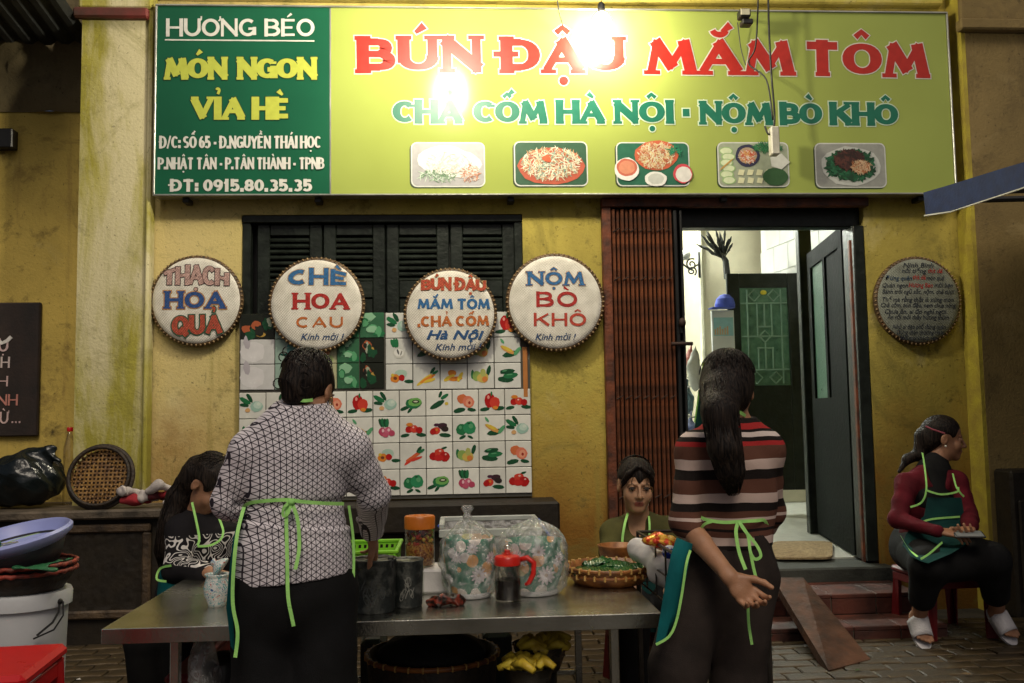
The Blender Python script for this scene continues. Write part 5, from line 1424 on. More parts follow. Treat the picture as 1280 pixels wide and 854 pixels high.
def eyes(parent, c, B, s=1.):
    r, f, u = B; c = np.array(c)
    for sx in (-1, 1):
        m = MB(); p = c + (r * .031 * sx + f * .0785 + u * .005) * s
        m.cur = (.42, .38, .34); m.ell(p - f * .0012 * s, (.0118 * s, .0118 * s, .0095 * s), 12, 8); m.cur = (.02, .012, .008); m.ell(p + f * .007 * s - u * .001 * s, (.0070 * s,) * 3, 10, 8); m.cur = (1, 1, 1)
        m.build('eye', M_print, parent, smooth=True)
        m = MB(); m.tube([p + (r * x + u * (.0085 - 30 * x * x) + f * (.0105 - abs(x) * .25)) * s for x in (-.014, -.007, 0, .007, .014)], .0024 * s, 6); m.build('eyelid', M_eyelid, parent, smooth=True)
M_eyelid = mat('dark_eyelash', (.02, .012, .01), rough=.6)

def tape(parent, pts, w_, nrm=(0, -1, 0), name='apron_tie', m=None):
    b = MB(); P = [np.array(p) for p in pts]; out = []
    for i in range(len(P) - 1):
        for k in range(5):
            t = k / 5; q0 = P[max(i - 1, 0)]; q1 = P[i]; q2 = P[i + 1]; q3 = P[min(i + 2, len(P) - 1)]
            out.append(.5 * (2 * q1 + (q2 - q0) * t + (2 * q0 - 5 * q1 + 4 * q2 - q3) * t * t + (3 * q1 - q0 - 3 * q2 + q3) * t ** 3))
    out.append(P[-1]); b.ribbon(out, w_ * .74, nrm, .0010); return b.build(name, m or M_neon, parent, smooth=True, angle=40)
def sheet(parent, name, polyA, material, th=.004):
    """a cloth panel from two rails of points (left rail, right rail), thickened"""
    A, B_ = polyA; n = len(A); vs = []; m_ = 5
    for i in range(n):
        for j in range(m_ + 1):
            t = j / m_; p = np.array(A[i]) * (1 - t) + np.array(B_[i]) * t; p = p + np.array((0, -.012 * math.sin(PI * t) + .004 * math.sin(i * 1.9 + j * 1.3), 0)); vs.append(p)
    k = len(vs); vs += [v + np.array((0, th, 0)) for v in vs]; w_ = m_ + 1; fs = []
    for i in range(n - 1):
        for j in range(m_):
            a = i * w_ + j; fs.append((a, a + 1, a + 1 + w_, a + w_)); fs.append((k + a, k + a + w_, k + a + w_ + 1, k + a + 1))
    for i in range(n - 1):
        for a, b_ in ((i * w_, (i + 1) * w_), (i * w_ + m_, (i + 1) * w_ + m_)): fs.append((a, b_, k + b_, k + a))
    for j in range(m_):
        for a in (j, (n - 1) * w_ + j): fs.append((a, a + 1, k + a + 1, k + a))
    b = MB(); b.add(vs, fs); return b.build(name, material, parent, smooth=True, angle=60)
def foot(S, ank, toe, s=1.):
    ank = np.array(ank); toe = np.array(toe); d = toe - ank; d[2] = 0; d /= np.linalg.norm(d)
    heel = np.array((ank[0], ank[1], .028)) - d * .035
    S.cap(ank, heel, .033 * s, .026 * s, .02); S.cap(heel, np.array((toe[0], toe[1], .022)) - d * .05, .025, .034, .03, flat=((0, 0, 1), .62))
    S.cap(ank, np.array((toe[0], toe[1], .03)) - d * .06, .032, .024, .02)
    sdv = np.array((-d[1], d[0], 0))
    for i in range(5): o = (i - 2) * .0155; S.cap(np.array((toe[0], toe[1], .018)) - d * .06 + sdv * o, np.array((toe[0], toe[1], .013)) - d * abs(i - 1) * .008 + sdv * o * 1.1, .011, .0085 if i else .011, .006)

# ================================================================== 1: woman in the lattice shirt, from behind
Y1 = -2.86
pz = thing('person', 'woman in white lattice print top and black trousers, back turned, at the steel table', 'person', (V3(370, 700, Y1)[0], Y1, 0))
h1 = V3(386, 491, -2.84); B1 = basis((.33, .86, -.42))
sh = [V3(315, 565, Y1), V3(436, 562, Y1)]; el = [V3(287, 628, Y1 + .02), V3(466, 618, Y1 + .06)]; wr = [V3(322, 650, Y1 + .26), V3(465, 667, Y1 + .34)]
hipz = V3(367, 735, Y1)
S = SDF(V3(240, 500, Y1) - (0, .25, .0) + (0, 0, -1.2), V3(510, 425, Y1) + (0, .45, .05), .006)
S.lo[2] = -.005
S = SDF((V3(235, 600, Y1)[0], Y1 - .22, -.01), (V3(520, 600, Y1)[0], Y1 + .46, V3(385, 425, Y1)[2]), .0055)
head(S, h1, B1, .93)
S.tube([h1 - (0, .01, .05), V3(383, 512, Y1 + .0), V3(380, 545, Y1)], [.052, .055, .08], .02)
S.tube([V3(376, 550, Y1), V3(370, 640, Y1), V3(367, 720, Y1)], [.11, .11, .13], .03, flat=((0, 1, 0), .7))
for i in (0, 1): S.tube([sh[i], el[i], wr[i]], [.042, .036, .025], .02)
for i, px in enumerate((333, 405)):
    S.tube([V3(px, 735, Y1), V3(px, 860, Y1), (V3(px, 860, Y1)[0], Y1, .09)], [.08, .05, .035], .02)
    foot(S, (V3(px, 860, Y1)[0], Y1, .09), (V3(px, 860, Y1)[0], Y1 + .16, 0))
hand(S, wr[1], (.05, .55, -1), (-1, -.3, 0), .9, (45, 48, 50, 55), 1)
hand(S, wr[0], (.7, .6, -.5), (0, 0, -1), .95, (45, 48, 50, 55), -1)
sdf_obj('body', S, M_skin, pz, colf=skin_col((.40, .20, .11), B1, h1))
S = SDF((V3(240, 600, Y1)[0], Y1 - .22, V3(370, 745, Y1)[2]), (V3(515, 600, Y1)[0], Y1 + .35, V3(385, 480, Y1)[2]), .0055)
S.tube([V3(380, 516, Y1 + .01), V3(377, 535, Y1), V3(374, 566, Y1), V3(370, 605, Y1), V3(369, 640, Y1), V3(367, 685, Y1 - .01), V3(367, 735, Y1)], [.066, .102, .140, .138, .127, .155, .176], .04, flat=((0, 1, 0), .72))
S.cap(V3(383, 503, Y1 + .01), V3(381, 515, Y1), .060, .075, .02)
for i in (0, 1):
    S.cap(V3(376, 535, Y1), sh[i], .068, .062, .045); S.tube([sh[i], (sh[i] + el[i]) / 2 + (0, -.0, 0), el[i], wr[i] + (0, 0, .01)], [.061, .055, .051, .040], .025)
S.clip(V3(367, 722, Y1), (.09, 0, -1))
S.clip(V3(383, 500, Y1), (0, -.25, 1))
for i in (0, 1): pass
M_lat = lattice_mat()
def waist_fold(V, Nn):
    z = V[:, 2]; a = np.zeros(len(V))
    for py, am, wd, sl in ((628, -.010, .010, .02), (655, .006, .012, -.10), (651, -.007, .006, -.10)):
        z0 = V3(370, py, Y1)[2]; a += am * np.exp(-((z - z0 - sl * (V[:, 0] - V3(370, 600, Y1)[0]) * (1)) / wd) ** 2) * (V[:, 0] > V3(296, 600, Y1)[0]) * (V[:, 0] < V3(445, 600, Y1)[0])
    return V + Nn * a[:, None]
sdf_obj('shirt', S, M_lat, pz, disp=[wrink(4, .0035, 20, (.3, 0, 1), 2.5), waist_fold])
S = SDF((V3(280, 600, Y1)[0] - .05, Y1 - .2, .03), (V3(450, 600, Y1)[0] + .06, Y1 + .2, V3(370, 695, Y1)[2]), .006)
S.tube([V3(367, 705, Y1), V3(367, 738, Y1)], [.155, .166], .02, flat=((0, 1, 0), .74))
for i, px in enumerate((331, 405)):
    x = V3(px, 800, Y1)[0]; S.tube([V3(px, 738, Y1), V3(px, 860, Y1), np.array((x, Y1, .08))], [.096, .092, .082], .03)
sdf_obj('trousers', S, M_blkc, pz, disp=wrink(7, .004, 16, (0, 0, .3), 1))
S = SDF(h1 - .17, h1 + .17, .004)
r1, f1, u1 = B1
PH = lambda x, y, z: h1 + r1 * x + f1 * y + u1 * z
S.ell(PH(0, -.020, .036), (.074, .092, .084), B1, .0); S.ell(PH(0, -.055, .0), (.066, .055, .055), B1, .03); S.ell(PH(0, -.060, -.04), (.045, .03, .03), B1, .02)
S.ell(PH(0, .10, -.02), (.075, .07, .075), B1, .01, sub=True)
for sx in (-1, 1): S.ell(PH(.078 * sx, .006, -.010), (.018, .026, .036), B1, .01, sub=True)
sdf_obj('hair', S, M_hair, pz, disp=wrink(12, .006, 60, (1, .3, .4), 1.5))
dome(PH(0, -.020, .036), B1, .076, .094, .086, 90, 5, pz, .0014)
b = MB()
for k in range(16):
    rr_ = random.Random(k); q = PH(-.05 + k * .0066, -.108 + .02 * abs(k - 8) / 8, rr_.uniform(-.03, .09)); ra_ = rr_.uniform(.008, .016)
    b.tube([q + np.array((ra_ * math.cos(t * .6 + k), -.004, ra_ * math.sin(t * .6 + k))) for t in range(8)], .0016, 4)
tag(b.build('curled_locks', M_hair, pz, smooth=True), kind='stuff')
b = MB(); e_ = PH(.086, -.016, -.036); b.tube([e_ + np.array((.004 * math.cos(t * PI / 8), .002, .010 * math.sin(t * PI / 8))) for t in range(17)], .0014, 6); b.build('earring', mat('gold', (.7, .5, .2), rough=.3, metal=1), pz)
yb = Y1 - .122
tape(pz, [V3(303, 635, Y1 - .02), V3(312, 629, Y1 - .085), V3(335, 626, yb), V3(360, 625, yb - .006), V3(376, 627, yb - .004), V3(400, 629, yb + .004), V3(430, 630, Y1 - .06)], .013)
tape(pz, [V3(361, 626, yb - .006), V3(358, 645, yb - .012), V3(359, 700, yb - .022), V3(360, 745, yb - .03), V3(364, 768, yb - .03), V3(367, 783, yb - .03)], .013)
tape(pz, [V3(364, 627, yb - .010), V3(372, 650, yb - .016), V3(374, 685, yb - .022), V3(369, 712, yb - .03)], .013)
tape(pz, [V3(364, 628, yb - .014), V3(355, 634, yb - .018), V3(354, 645, yb - .016), V3(360, 642, yb - .018), V3(364, 630, yb - .014)], .010)
q = MB(); q.ell(V3(364, 628, yb - .012), (.010, .008, .009), 8, 6); q.build('apron_knot', M_neon, pz, smooth=True)
sheet(pz, 'apron', ([V3(303, 634, Y1 - .06), V3(291, 672, Y1 - .09), V3(286, 720, Y1 - .10), V3(283, 760, Y1 - .10), V3(288, 808, Y1 - .10)], [V3(308, 636, Y1 - .03), V3(300, 672, Y1 - .03), V3(300, 720, Y1 - .02), V3(302, 760, Y1 - .01), V3(300, 815, Y1 - .02)]), M_teal)
tape(pz, [V3(305, 634, Y1 - .06), V3(297, 665, Y1 - .10), V3(292, 710, Y1 - .12), V3(291, 755, Y1 - .12), V3(297, 790, Y1 - .12), V3(294, 822, Y1 - .12)], .013, name='apron_trim')
tape(pz, [V3(436, 632, Y1 - .05), V3(442, 680, Y1 - .03), V3(441, 740, Y1 - .03), V3(436, 796, Y1 - .03)], .010, name='apron_trim')
tape(pz, [V3(371, 500, Y1 - .06), V3(381, 501, Y1 - .075), V3(391, 500, Y1 - .06)], .012, name='neck_strap')

# ================================================================== 2: woman in stripes, from behind
Y2 = -2.72
pz = thing('person', 'woman in striped knit top with a long black ponytail, one hand behind her back', 'person', (V3(912, 700, Y2)[0], Y2, 0))
h2 = V3(911, 489, Y2 + .02); B2 = basis((.42, .9, -.05))
sh = [V3(868, 566, Y2), V3(955, 562, Y2)]; el = [V3(856, 652, Y2 - .04), V3(962, 640, Y2 + .08)]; wr = [V3(913, 722, Y2 - .20), V3(950, 665, Y2 + .25)]
S = SDF((V3(800, 600, Y2)[0] - .1, Y2 - .2, -.01), (V3(1000, 600, Y2)[0] + .08, Y2 + .48, V3(912, 428, Y2)[2]), .0055)
head(S, h2, B2, .95)
S.tube([h2 - (0, .005, .05), V3(914, 525, Y2), V3(916, 550, Y2)], [.048, .050, .075], .02)
S.tube([V3(916, 560, Y2), V3(916, 640, Y2), V3(912, 700, Y2)], [.10, .10, .115], .03, flat=((0, 1, 0), .7))
S.tube([sh[0], el[0]], [.040, .034], .02); S.tube([sh[1], el[1], wr[1]], [.040, .034, .023], .02); hand(S, wr[1], (-.4, .8, -.3), (0, 0, -1), .92, (45, 48, 50, 55), -1)
kn = [V3(848, 835, Y2 - .03), V3(921, 850, Y2 + .02)]; an = [np.array((V3(822, 835, Y2)[0], Y2 - .02, .09)), np.array((V3(925, 835, Y2)[0], Y2 + .06, .09))]
for i in (0, 1): S.tube([V3((885, 932)[i], 720, Y2), kn[i], an[i]], [.08, .052, .034], .02); foot(S, an[i], an[i] + (.03, .16, 0))
# forearm and hand on a finer grid
w0 = wr[0]
S2 = SDF(np.minimum(el[0], w0) - (.07, .09, .16), np.maximum(el[0], w0) + (.20, .08, .07), .0028)
S2.tube([el[0], el[0] * .6 + w0 * .4 + (-.002, 0, .0), w0], [.035, .031, .0215], .01, flat=((0, 1, 0), .9))
dh = V3(942, 753, Y2 - .22) - w0
hand(S2, w0, dh, (-.05, -1, .35), .87, (46, 54, 60, 64), thumb=1, spread=3, tcurl=14)
sdf_obj('body', [S, S2], M_skin, pz, colf=skin_col((.44, .225, .125), B2, h2))
S = SDF((V3(815, 600, Y2)[0], Y2 - .22, V3(912, 715, Y2)[2]), (V3(1000, 600, Y2)[0], Y2 + .34, V3(912, 500, Y2)[2]), .0055)
S.tube([V3(914, 527, Y2), V3(915, 545, Y2), V3(917, 575, Y2), V3(918, 620, Y2), V3(916, 655, Y2), V3(912, 705, Y2)], [.062, .094, .126, .124, .118, .130], .045, flat=((0, 1, 0), .74))
for i in (0, 1):
    S.cap(V3(915, 547, Y2), sh[i], .062, .056, .04)
    S.tube([sh[i], (sh[i] + el[i]) / 2, el[i] + (0, 0, .0)], [.057, .050, .047], .03)
S.tube([el[1], wr[1]], [.052, .04], .02)
S.cap(el[0], el[0] * .82 + wr[0] * .18, .046, .040, .02)
S.clip(V3(912, 684, Y2), (.05, 0, -1)); S.clip(V3(914, 520, Y2), (0, -.1, 1))
WHs, REs, BKs, BRs, PKs = (.64, .54, .50), (.36, .025, .025), (.014, .010, .009), (.115, .048, .032), (.55, .42, .37)
seq = [(500, BRs), (522, BKs), (530, REs), (538, BKs), (541, WHs), (548, BKs), (553, REs), (559, BRs), (575, PKs), (588, BKs), (600, BRs), (617, PKs), (629, BKs), (640, BRs), (648, PKs), (652, BRs), (662, BKs), (666, BRs), (673, PKs), (683, BKs)]
zz = [V3(915, py, Y2 - .1)[2] for py, _ in seq] + [V3(915, 700, Y2 - .1)[2]]
bands = [(zz[i + 1], seq[i][1]) for i in range(len(seq))]
sdf_obj('shirt', S, stripes_mat(bands, .01 - pz.location.z), pz, disp=wrink(9, .004, 19, (.2, 0, 1), 2.5))
S = SDF((V3(800, 600, Y2)[0] - .1, Y2 - .2, .03), (V3(985, 600, Y2)[0] + .03, Y2 + .22, V3(912, 665, Y2)[2]), .006)
S.tube([V3(914, 678, Y2), V3(910, 712, Y2)], [.122, .134], .02, flat=((0, 1, 0), .78))
for i in (0, 1): S.tube([V3((880, 931)[i], 720, Y2), kn[i], an[i] + (0, 0, -.02)], [.098, .085, .075], .035)
sdf_obj('trousers', S, clothmat('brown_grey_trouser_cloth', (.040, .030, .026), c2=(.022, .017, .015)), pz, disp=wrink(21, .006, 13, (.5, 0, .6), 1.4))
S = SDF(h2 - (.17, .30, .42), h2 + .17, .0045)
r_, f_, u_ = B2; PH = lambda x, y, z: h2 + r_ * x + f_ * y + u_ * z
S.ell(PH(0, -.02, .04), (.082, .098, .088), B2, .0); S.ell(PH(0, -.05, -.01), (.072, .06, .07), B2, .03)
S.tube([PH(-.01, -.10, -.01), V3(900, 515, Y2 - .13), V3(906, 560, Y2 - .15), V3(913, 590, Y2 - .14), V3(916, 612, Y2 - .13)], [.056, .052, .046, .038, .012], .05)
S.ell(PH(0, .10, -.02), (.08, .075, .08), B2, .01, sub=True); S.ell(PH(.078, .004, -.008), (.018, .026, .036), B2, .01, sub=True)
sdf_obj('hair', S, M_hair, pz, disp=wrink(31, .004, 60, (1, .6, .0), 1.5))
ph_ = [PH(-.01, -.10, -.01), V3(900, 515, Y2 - .13), V3(903, 538, Y2 - .14), V3(906, 560, Y2 - .15), V3(910, 576, Y2 - .145), V3(913, 590, Y2 - .14), V3(915, 604, Y2 - .135), V3(917, 618, Y2 - .13)]
strands(pz, ph_, [.056, .052, .049, .046, .042, .038, .028, .014], 110, 3, .0013); dome(PH(0, -.02, .04), B2, .084, .10, .090, 110, 8, pz, .0013)
q = MB(); q.lathe([(.050, -.008), (.054, 0), (.050, .008)], V3(899, 512, Y2 - .115), 20); q.build('hair_tie', M_blkc, pz, smooth=True)
tape(pz, [V3(915, 513, Y2 - .06), V3(924, 515, Y2 - .075), V3(932, 520, Y2 - .05)], .013, name='neck_strap')
yb = Y2 - .115
tape(pz, [V3(873, 645, Y2 - .05), V3(884, 650, Y2 - .10), V3(905, 653, yb), V3(925, 652, yb - .004), V3(945, 651, yb + .01), V3(956, 651, Y2 - .08), V3(961, 664, Y2 - .05)], .013)
tape(pz, [V3(873, 668, Y2 - .08), V3(880, 656, Y2 - .105), V3(890, 652, Y2 - .112)], .011)
tape(pz, [V3(923, 652, yb - .008), V3(920, 665, yb - .014), V3(924, 690, yb - .02), V3(932, 712, yb - .03)], .014)
tape(pz, [V3(924, 652, yb - .010), V3(930, 662, yb - .018), V3(946, 682, yb - .026), V3(951, 695, yb - .03), V3(944, 699, yb - .03), V3(938, 690, yb - .03), V3(935, 670, yb - .02), V3(926, 655, yb - .012)], .012)
tape(pz, [V3(938, 690, yb - .03), V3(942, 710, yb - .03), V3(945, 722, yb - .03)], .012)
tape(pz, [V3(935, 755, yb - .03), V3(936, 780, yb - .03), V3(940, 806, yb - .03)], .011)
sheet(pz, 'apron', ([V3(846, 672, Y2 - .10), V3(840, 692, Y2 - .13), V3(833, 722, Y2 - .14), V3(826, 764, Y2 - .14), V3(820, 805, Y2 - .14)], [V3(866, 680, Y2 - .12), V3(862, 700, Y2 - .13), V3(856, 728, Y2 - .13), V3(848, 765, Y2 - .12), V3(835, 797, Y2 - .12)]), M_teal)
tape(pz, [V3(863, 688, Y2 - .135), V3(858, 705, Y2 - .15), V3(852, 745, Y2 - .15), V3(845, 778, Y2 - .15), V3(836, 796, Y2 - .15), V3(820, 806, Y2 - .15)], .010, name='apron_trim')

# ================================================================== 3: person behind the table, looking at the camera
Y3 = -1.42
pz = thing('person', 'person in olive shirt with tied back hair looking at the camera behind the leaf tray', 'person', (V3(797, 700, Y3)[0], Y3, 0))
h3 = V3(795, 607, Y3 - .06); B3 = basis((-.02, -.97, -.16), (.02, -.16, 1))
sh = [V3(768, 668, Y3), V3(838, 664, Y3)]; el = [V3(764, 706, Y3 - .12), V3(850, 720, Y3 - .1)]; wr = [V3(775, 722, Y3 - .32), V3(838, 735, Y3 - .32)]
S = SDF((V3(730, 600, Y3)[0], Y3 - .55, -.01), (V3(880, 600, Y3)[0], Y3 + .2, V3(797, 560, Y3)[2]), .0042)
head(S, h3, B3, 1.0)
S.tube([h3 + (0, .02, -.05), V3(797, 648, Y3 - .01), V3(799, 665, Y3)], [.05, .052, .07], .02)
S.tube([V3(801, 685, Y3), V3(801, 790, Y3)], [.11, .12], .03, flat=((0, 1, 0), .7))
for i in (0, 1): S.tube([sh[i], el[i], wr[i]], [.044, .036, .026], .02); hand(S, wr[i], (.1 - .2 * i, -1, -.1), (0, 0, -1), .95, (30, 30, 30, 35), 1 - 2 * i)
for i in (0, 1):
    x = V3((785, 822)[i], 780, Y3)[0]; S.tube([np.array((x, Y3, .38)), np.array((x + (i - .5) * .1, Y3 - .36, .40)), np.array((x + (i - .5) * .1, Y3 - .34, .09))], [.085, .06, .036], .02); foot(S, (x + (i - .5) * .1, Y3 - .34, .09), (x + (i - .5) * .1, Y3 - .5, 0))
sdf_obj('body', S, M_skin, pz, colf=skin_col((.50, .28, .16), B3, h3))
eyes(pz, h3, B3)
S = SDF((V3(735, 600, Y3)[0], Y3 - .3, .34), (V3(875, 600, Y3)[0], Y3 + .2, V3(797, 640, Y3)[2]), .0055)
S.tube([V3(799, 663, Y3 + .01), V3(800, 680, Y3), V3(801, 720, Y3), V3(801, 800, Y3)], [.085, .145, .15, .15], .04, flat=((0, 1, 0), .75))
for i in (0, 1): S.cap(V3(800, 670, Y3), sh[i], .065, .062, .04); S.tube([sh[i], sh[i] * .35 + el[i] * .65], [.062, .06], .03)
S.ell(V3(797, 655, Y3 - .12), (.055, .09, .075), None, .02, sub=True)
sdf_obj('shirt', S, clothmat('olive_shirt_cloth', (.085, .080, .025), c2=(.05, .048, .016)), pz, disp=wrink(41, .004, 24, (.4, 0, 1), 2))
S = SDF((V3(745, 600, Y3)[0], Y3 - .5, .06), (V3(865, 600, Y3)[0], Y3 + .18, .55), .008)
for i in (0, 1):
    x = V3((785, 822)[i], 780, Y3)[0]; S.tube([np.array((x, Y3, .40)), np.array((x + (i - .5) * .1, Y3 - .36, .40)), np.array((x + (i - .5) * .1, Y3 - .34, .12))], [.105, .078, .06], .03)
sdf_obj('trousers', S, M_blkc, pz)
r_, f_, u_ = B3; PH = lambda x, y, z: h3 + r_ * x + f_ * y + u_ * z
S = SDF(h3 - .16, h3 + .17, .004)
S.ell(PH(0, -.016, .040), (.083, .096, .086), B3, .0); S.ell(PH(0, -.06, -.01), (.062, .05, .05), B3, .03)
S.ell(PH(.028, .108, -.030), (.040, .080, .080), B3, .010, sub=True); S.ell(PH(-.028, .108, -.030), (.040, .080, .080), B3, .010, sub=True)
for sx in (-1, 1):
    S.ell(PH(.08 * sx, .012, -.02), (.02, .035, .045), B3, .01, sub=True)
    S.tube([PH(.012 * sx, .070, .096), PH(.045 * sx, .074, .070), PH(.066 * sx, .052, .030), PH(.070 * sx, .034, -.02)], [.010, .011, .009, .004], .01)
sdf_obj('hair', S, M_hair, pz, disp=wrink(51, .005, 60, (1, .3, .2), 1.5))
dome(PH(0, -.02, .04), B3, .081, .097, .088, 60, 19, pz, .0013)
b = MB()
for k in range(12):
    sx = -1 if k % 2 else 1; q = random.Random(k); x_ = q.uniform(.01, .06); b.tube([PH(sx * x_ * .5, .066, .100), PH(sx * x_, .086 - x_ * .3, .070), PH(sx * (x_ + .012), .094 - x_ * .55, .040), PH(sx * (x_ + .016), .092 - x_ * .5, .040 - q.uniform(.005, .05))], [.0012, .0012, .001, .0004], 4)
tag(b.build('loose_fringe', M_hair, pz, smooth=True), kind='stuff')
tape(pz, [V3(785, 641, Y3 - .07), V3(781, 655, Y3 - .125), V3(778, 675, Y3 - .14), V3(779, 695, Y3 - .14)], .014, (0, -1, .2), name='neck_strap')
tape(pz, [V3(811, 645, Y3 - .06), V3(812, 660, Y3 - .12), V3(811, 690, Y3 - .14)], .012, (0, -1, .2), name='neck_strap')
sheet(pz, 'apron', ([V3(776, 690, Y3 - .15), V3(774, 730, Y3 - .15), V3(774, 790, Y3 - .18)], [V3(826, 688, Y3 - .15), V3(830, 730, Y3 - .15), V3(830, 790, Y3 - .18)]), M_dteal)

# ================================================================== 4: woman in black bending over the table at the left
Y4 = -1.50
pz = thing('person', 'woman in black top with white squiggle band bending over the left end of the table', 'person', (V3(240, 700, Y4)[0], Y4, 0))
h4 = V3(262, 606, Y4 - .05); B4 = basis((.62, -.30, -.72))
sh = [V3(228, 664, Y4 - .08), V3(300, 668, Y4 + .08)]; el = [V3(222, 712, Y4 - .16), V3(330, 712, Y4)]; wr = [V3(262, 716, Y4 - .30), V3(345, 712, Y4 - .25)]
S = SDF((V3(165, 600, Y4)[0], Y4 - .5, -.01), (V3(370, 600, Y4)[0], Y4 + .25, V3(240, 555, Y4)[2]), .005)
head(S, h4, B4, 1.0)
S.tube([h4 + (-.02, .01, -.04), V3(250, 640, Y4), V3(250, 662, Y4)], [.05, .052, .07], .02)
S.tube([V3(255, 675, Y4), V3(235, 740, Y4 + .04), V3(232, 790, Y4 + .05)], [.11, .11, .12], .03, flat=((0, 1, 0), .7))
for i in (0, 1): S.tube([sh[i], el[i], wr[i]], [.042, .035, .025], .02); hand(S, wr[i], (.9, -.3, -.1), (0, 0, -1), .92, (40, 40, 42, 45), -1)
for i in (0, 1):
    x = V3((215, 255)[i], 780, Y4)[0]; S.tube([np.array((x, Y4, .38)), np.array((x, Y4 - .33, .39)), np.array((x, Y4 - .30, .09))], [.085, .06, .036], .02); foot(S, (x, Y4 - .30, .09), (x, Y4 - .46, 0))
sdf_obj('body', S, M_skin, pz, colf=skin_col((.37, .19, .11), B4, h4))
eyes(pz, h4, B4)
S = SDF((V3(165, 600, Y4)[0], Y4 - .42, .33), (V3(370, 600, Y4)[0], Y4 + .25, V3(240, 630, Y4)[2]), .0055)
S.tube([V3(250, 655, Y4 + .01), V3(254, 672, Y4), V3(250, 705, Y4 + .02), V3(238, 745, Y4 + .04), V3(232, 800, Y4 + .05)], [.08, .135, .145, .14, .15], .05, flat=((0, 1, 0), .8))
for i in (0, 1): S.cap(V3(252, 670, Y4), sh[i], .075, .068, .04); S.tube([sh[i], el[i], wr[i] * .8 + el[i] * .2], [.066, .058, .045], .03)
def squig_mat():
    m = clothmat('black_knit_white_squiggles', (.012, .011, .013)); b_ = m.node_tree.nodes['Principled BSDF']
    tc = N(m, 'ShaderNodeTexCoord'); no = N(m, 'ShaderNodeTexNoise'); no.inputs['Scale'].default_value = 24; no.inputs['Detail'].default_value = 0; L(m, tc.outputs['Object'], no.inputs['Vector'])
    s1 = N(m, 'ShaderNodeMath', operation='MULTIPLY'); L(m, no.outputs['Fac'], s1.inputs[0]); s1.inputs[1].default_value = 7.
    s2 = N(m, 'ShaderNodeMath', operation='FRACT'); L(m, s1.outputs[0], s2.inputs[0])
    s3 = N(m, 'ShaderNodeMath', operation='COMPARE'); L(m, s2.outputs[0], s3.inputs[0]); s3.inputs[1].default_value = .5; s3.inputs[2].default_value = .15
    sx = N(m, 'ShaderNodeSeparateXYZ'); L(m, tc.outputs['Object'], sx.inputs[0])
    z1, z0 = V3(240, 668, Y4 - .1)[2], V3(240, 700, Y4 - .1)[2]
    s4 = N(m, 'ShaderNodeMath', operation='COMPARE'); L(m, sx.outputs[2], s4.inputs[0]); s4.inputs[1].default_value = (z1 + z0) / 2; s4.inputs[2].default_value = (z1 - z0) / 2
    s5 = N(m, 'ShaderNodeMath', operation='MULTIPLY'); L(m, s3.outputs[0], s5.inputs[0]); L(m, s4.outputs[0], s5.inputs[1])
    mx = N(m, 'ShaderNodeMix', data_type='RGBA'); L(m, s5.outputs[0], mx.inputs[0]); mx.inputs[6].default_value = (.012, .011, .013, 1); mx.inputs[7].default_value = (.65, .62, .6, 1); L(m, mx.outputs[2], b_.inputs['Base Color']); return m
sdf_obj('shirt', S, squig_mat(), pz, disp=wrink(61, .004, 20, (.3, 0, 1), 2))
S = SDF((V3(175, 600, Y4)[0], Y4 - .46, .06), (V3(310, 600, Y4)[0], Y4 + .2, .55), .008)
for i in (0, 1):
    x = V3((215, 255)[i], 780, Y4)[0]; S.tube([np.array((x, Y4, .40)), np.array((x, Y4 - .33, .39)), np.array((x, Y4 - .30, .12))], [.105, .078, .06], .03)
sdf_obj('trousers', S, M_blkc, pz)
S = SDF(h4 - (.30, .22, .36), h4 + .18, .0045)
r_, f_, u_ = B4; PH = lambda x, y, z: h4 + r_ * x + f_ * y + u_ * z
S.ell(PH(0, -.02, .04), (.084, .10, .09), B4, .0); S.ell(PH(0, -.06, -.02), (.072, .06, .07), B4, .03)
S.tube([PH(0, -.09, .0), V3(224, 622, Y4 + .0), V3(214, 655, Y4 - .02), V3(206, 690, Y4 - .02), V3(204, 705, Y4)], [.06, .055, .05, .04, .015], .03)
S.ell(PH(0, .10, -.02), (.08, .075, .085), B4, .01, sub=True); S.ell(PH(.078, .004, -.008), (.018, .028, .036), B4, .01, sub=True)
for sx in (-1, 1): S.ell(PH(.078 * sx, .004, -.008), (.016, .024, .032), B4, .008, sub=True)
sdf_obj('hair', S, M_hair, pz, disp=wrink(71, .004, 60, (1, .3, .2), 1.5))
strands(pz, [PH(0, -.09, .0), V3(224, 622, Y4), V3(219, 640, Y4 - .01), V3(214, 655, Y4 - .02), V3(210, 672, Y4 - .02), V3(206, 690, Y4 - .02), V3(204, 708, Y4)], [.06, .055, .052, .05, .045, .04, .016], 60, 5, .0013); dome(PH(0, -.02, .04), B4, .086, .102, .092, 70, 9, pz, .0013)
tape(pz, [V3(240, 628, Y4 - .14), V3(245, 650, Y4 - .155), V3(249, 672, Y4 - .165), V3(247, 682, Y4 - .17)], .013, name='neck_strap')
tape(pz, [V3(247, 683, Y4 - .17), V3(262, 682, Y4 - .18), V3(275, 675, Y4 - .18), V3(279, 664, Y4 - .17), V3(274, 648, Y4 - .14)], .012, name='neck_strap')
tape(pz, [V3(214, 707, Y4 - .24), V3(200, 711, Y4 - .2), V3(196, 724, Y4 - .2), V3(208, 727, Y4 - .22)], .012)
sheet(pz, 'apron', ([V3(200, 712, Y4 - .16), V3(196, 740, Y4 - .16), V3(196, 780, Y4 - .16)], [V3(222, 708, Y4 - .2), V3(226, 740, Y4 - .2), V3(230, 780, Y4 - .2)]), M_teal)

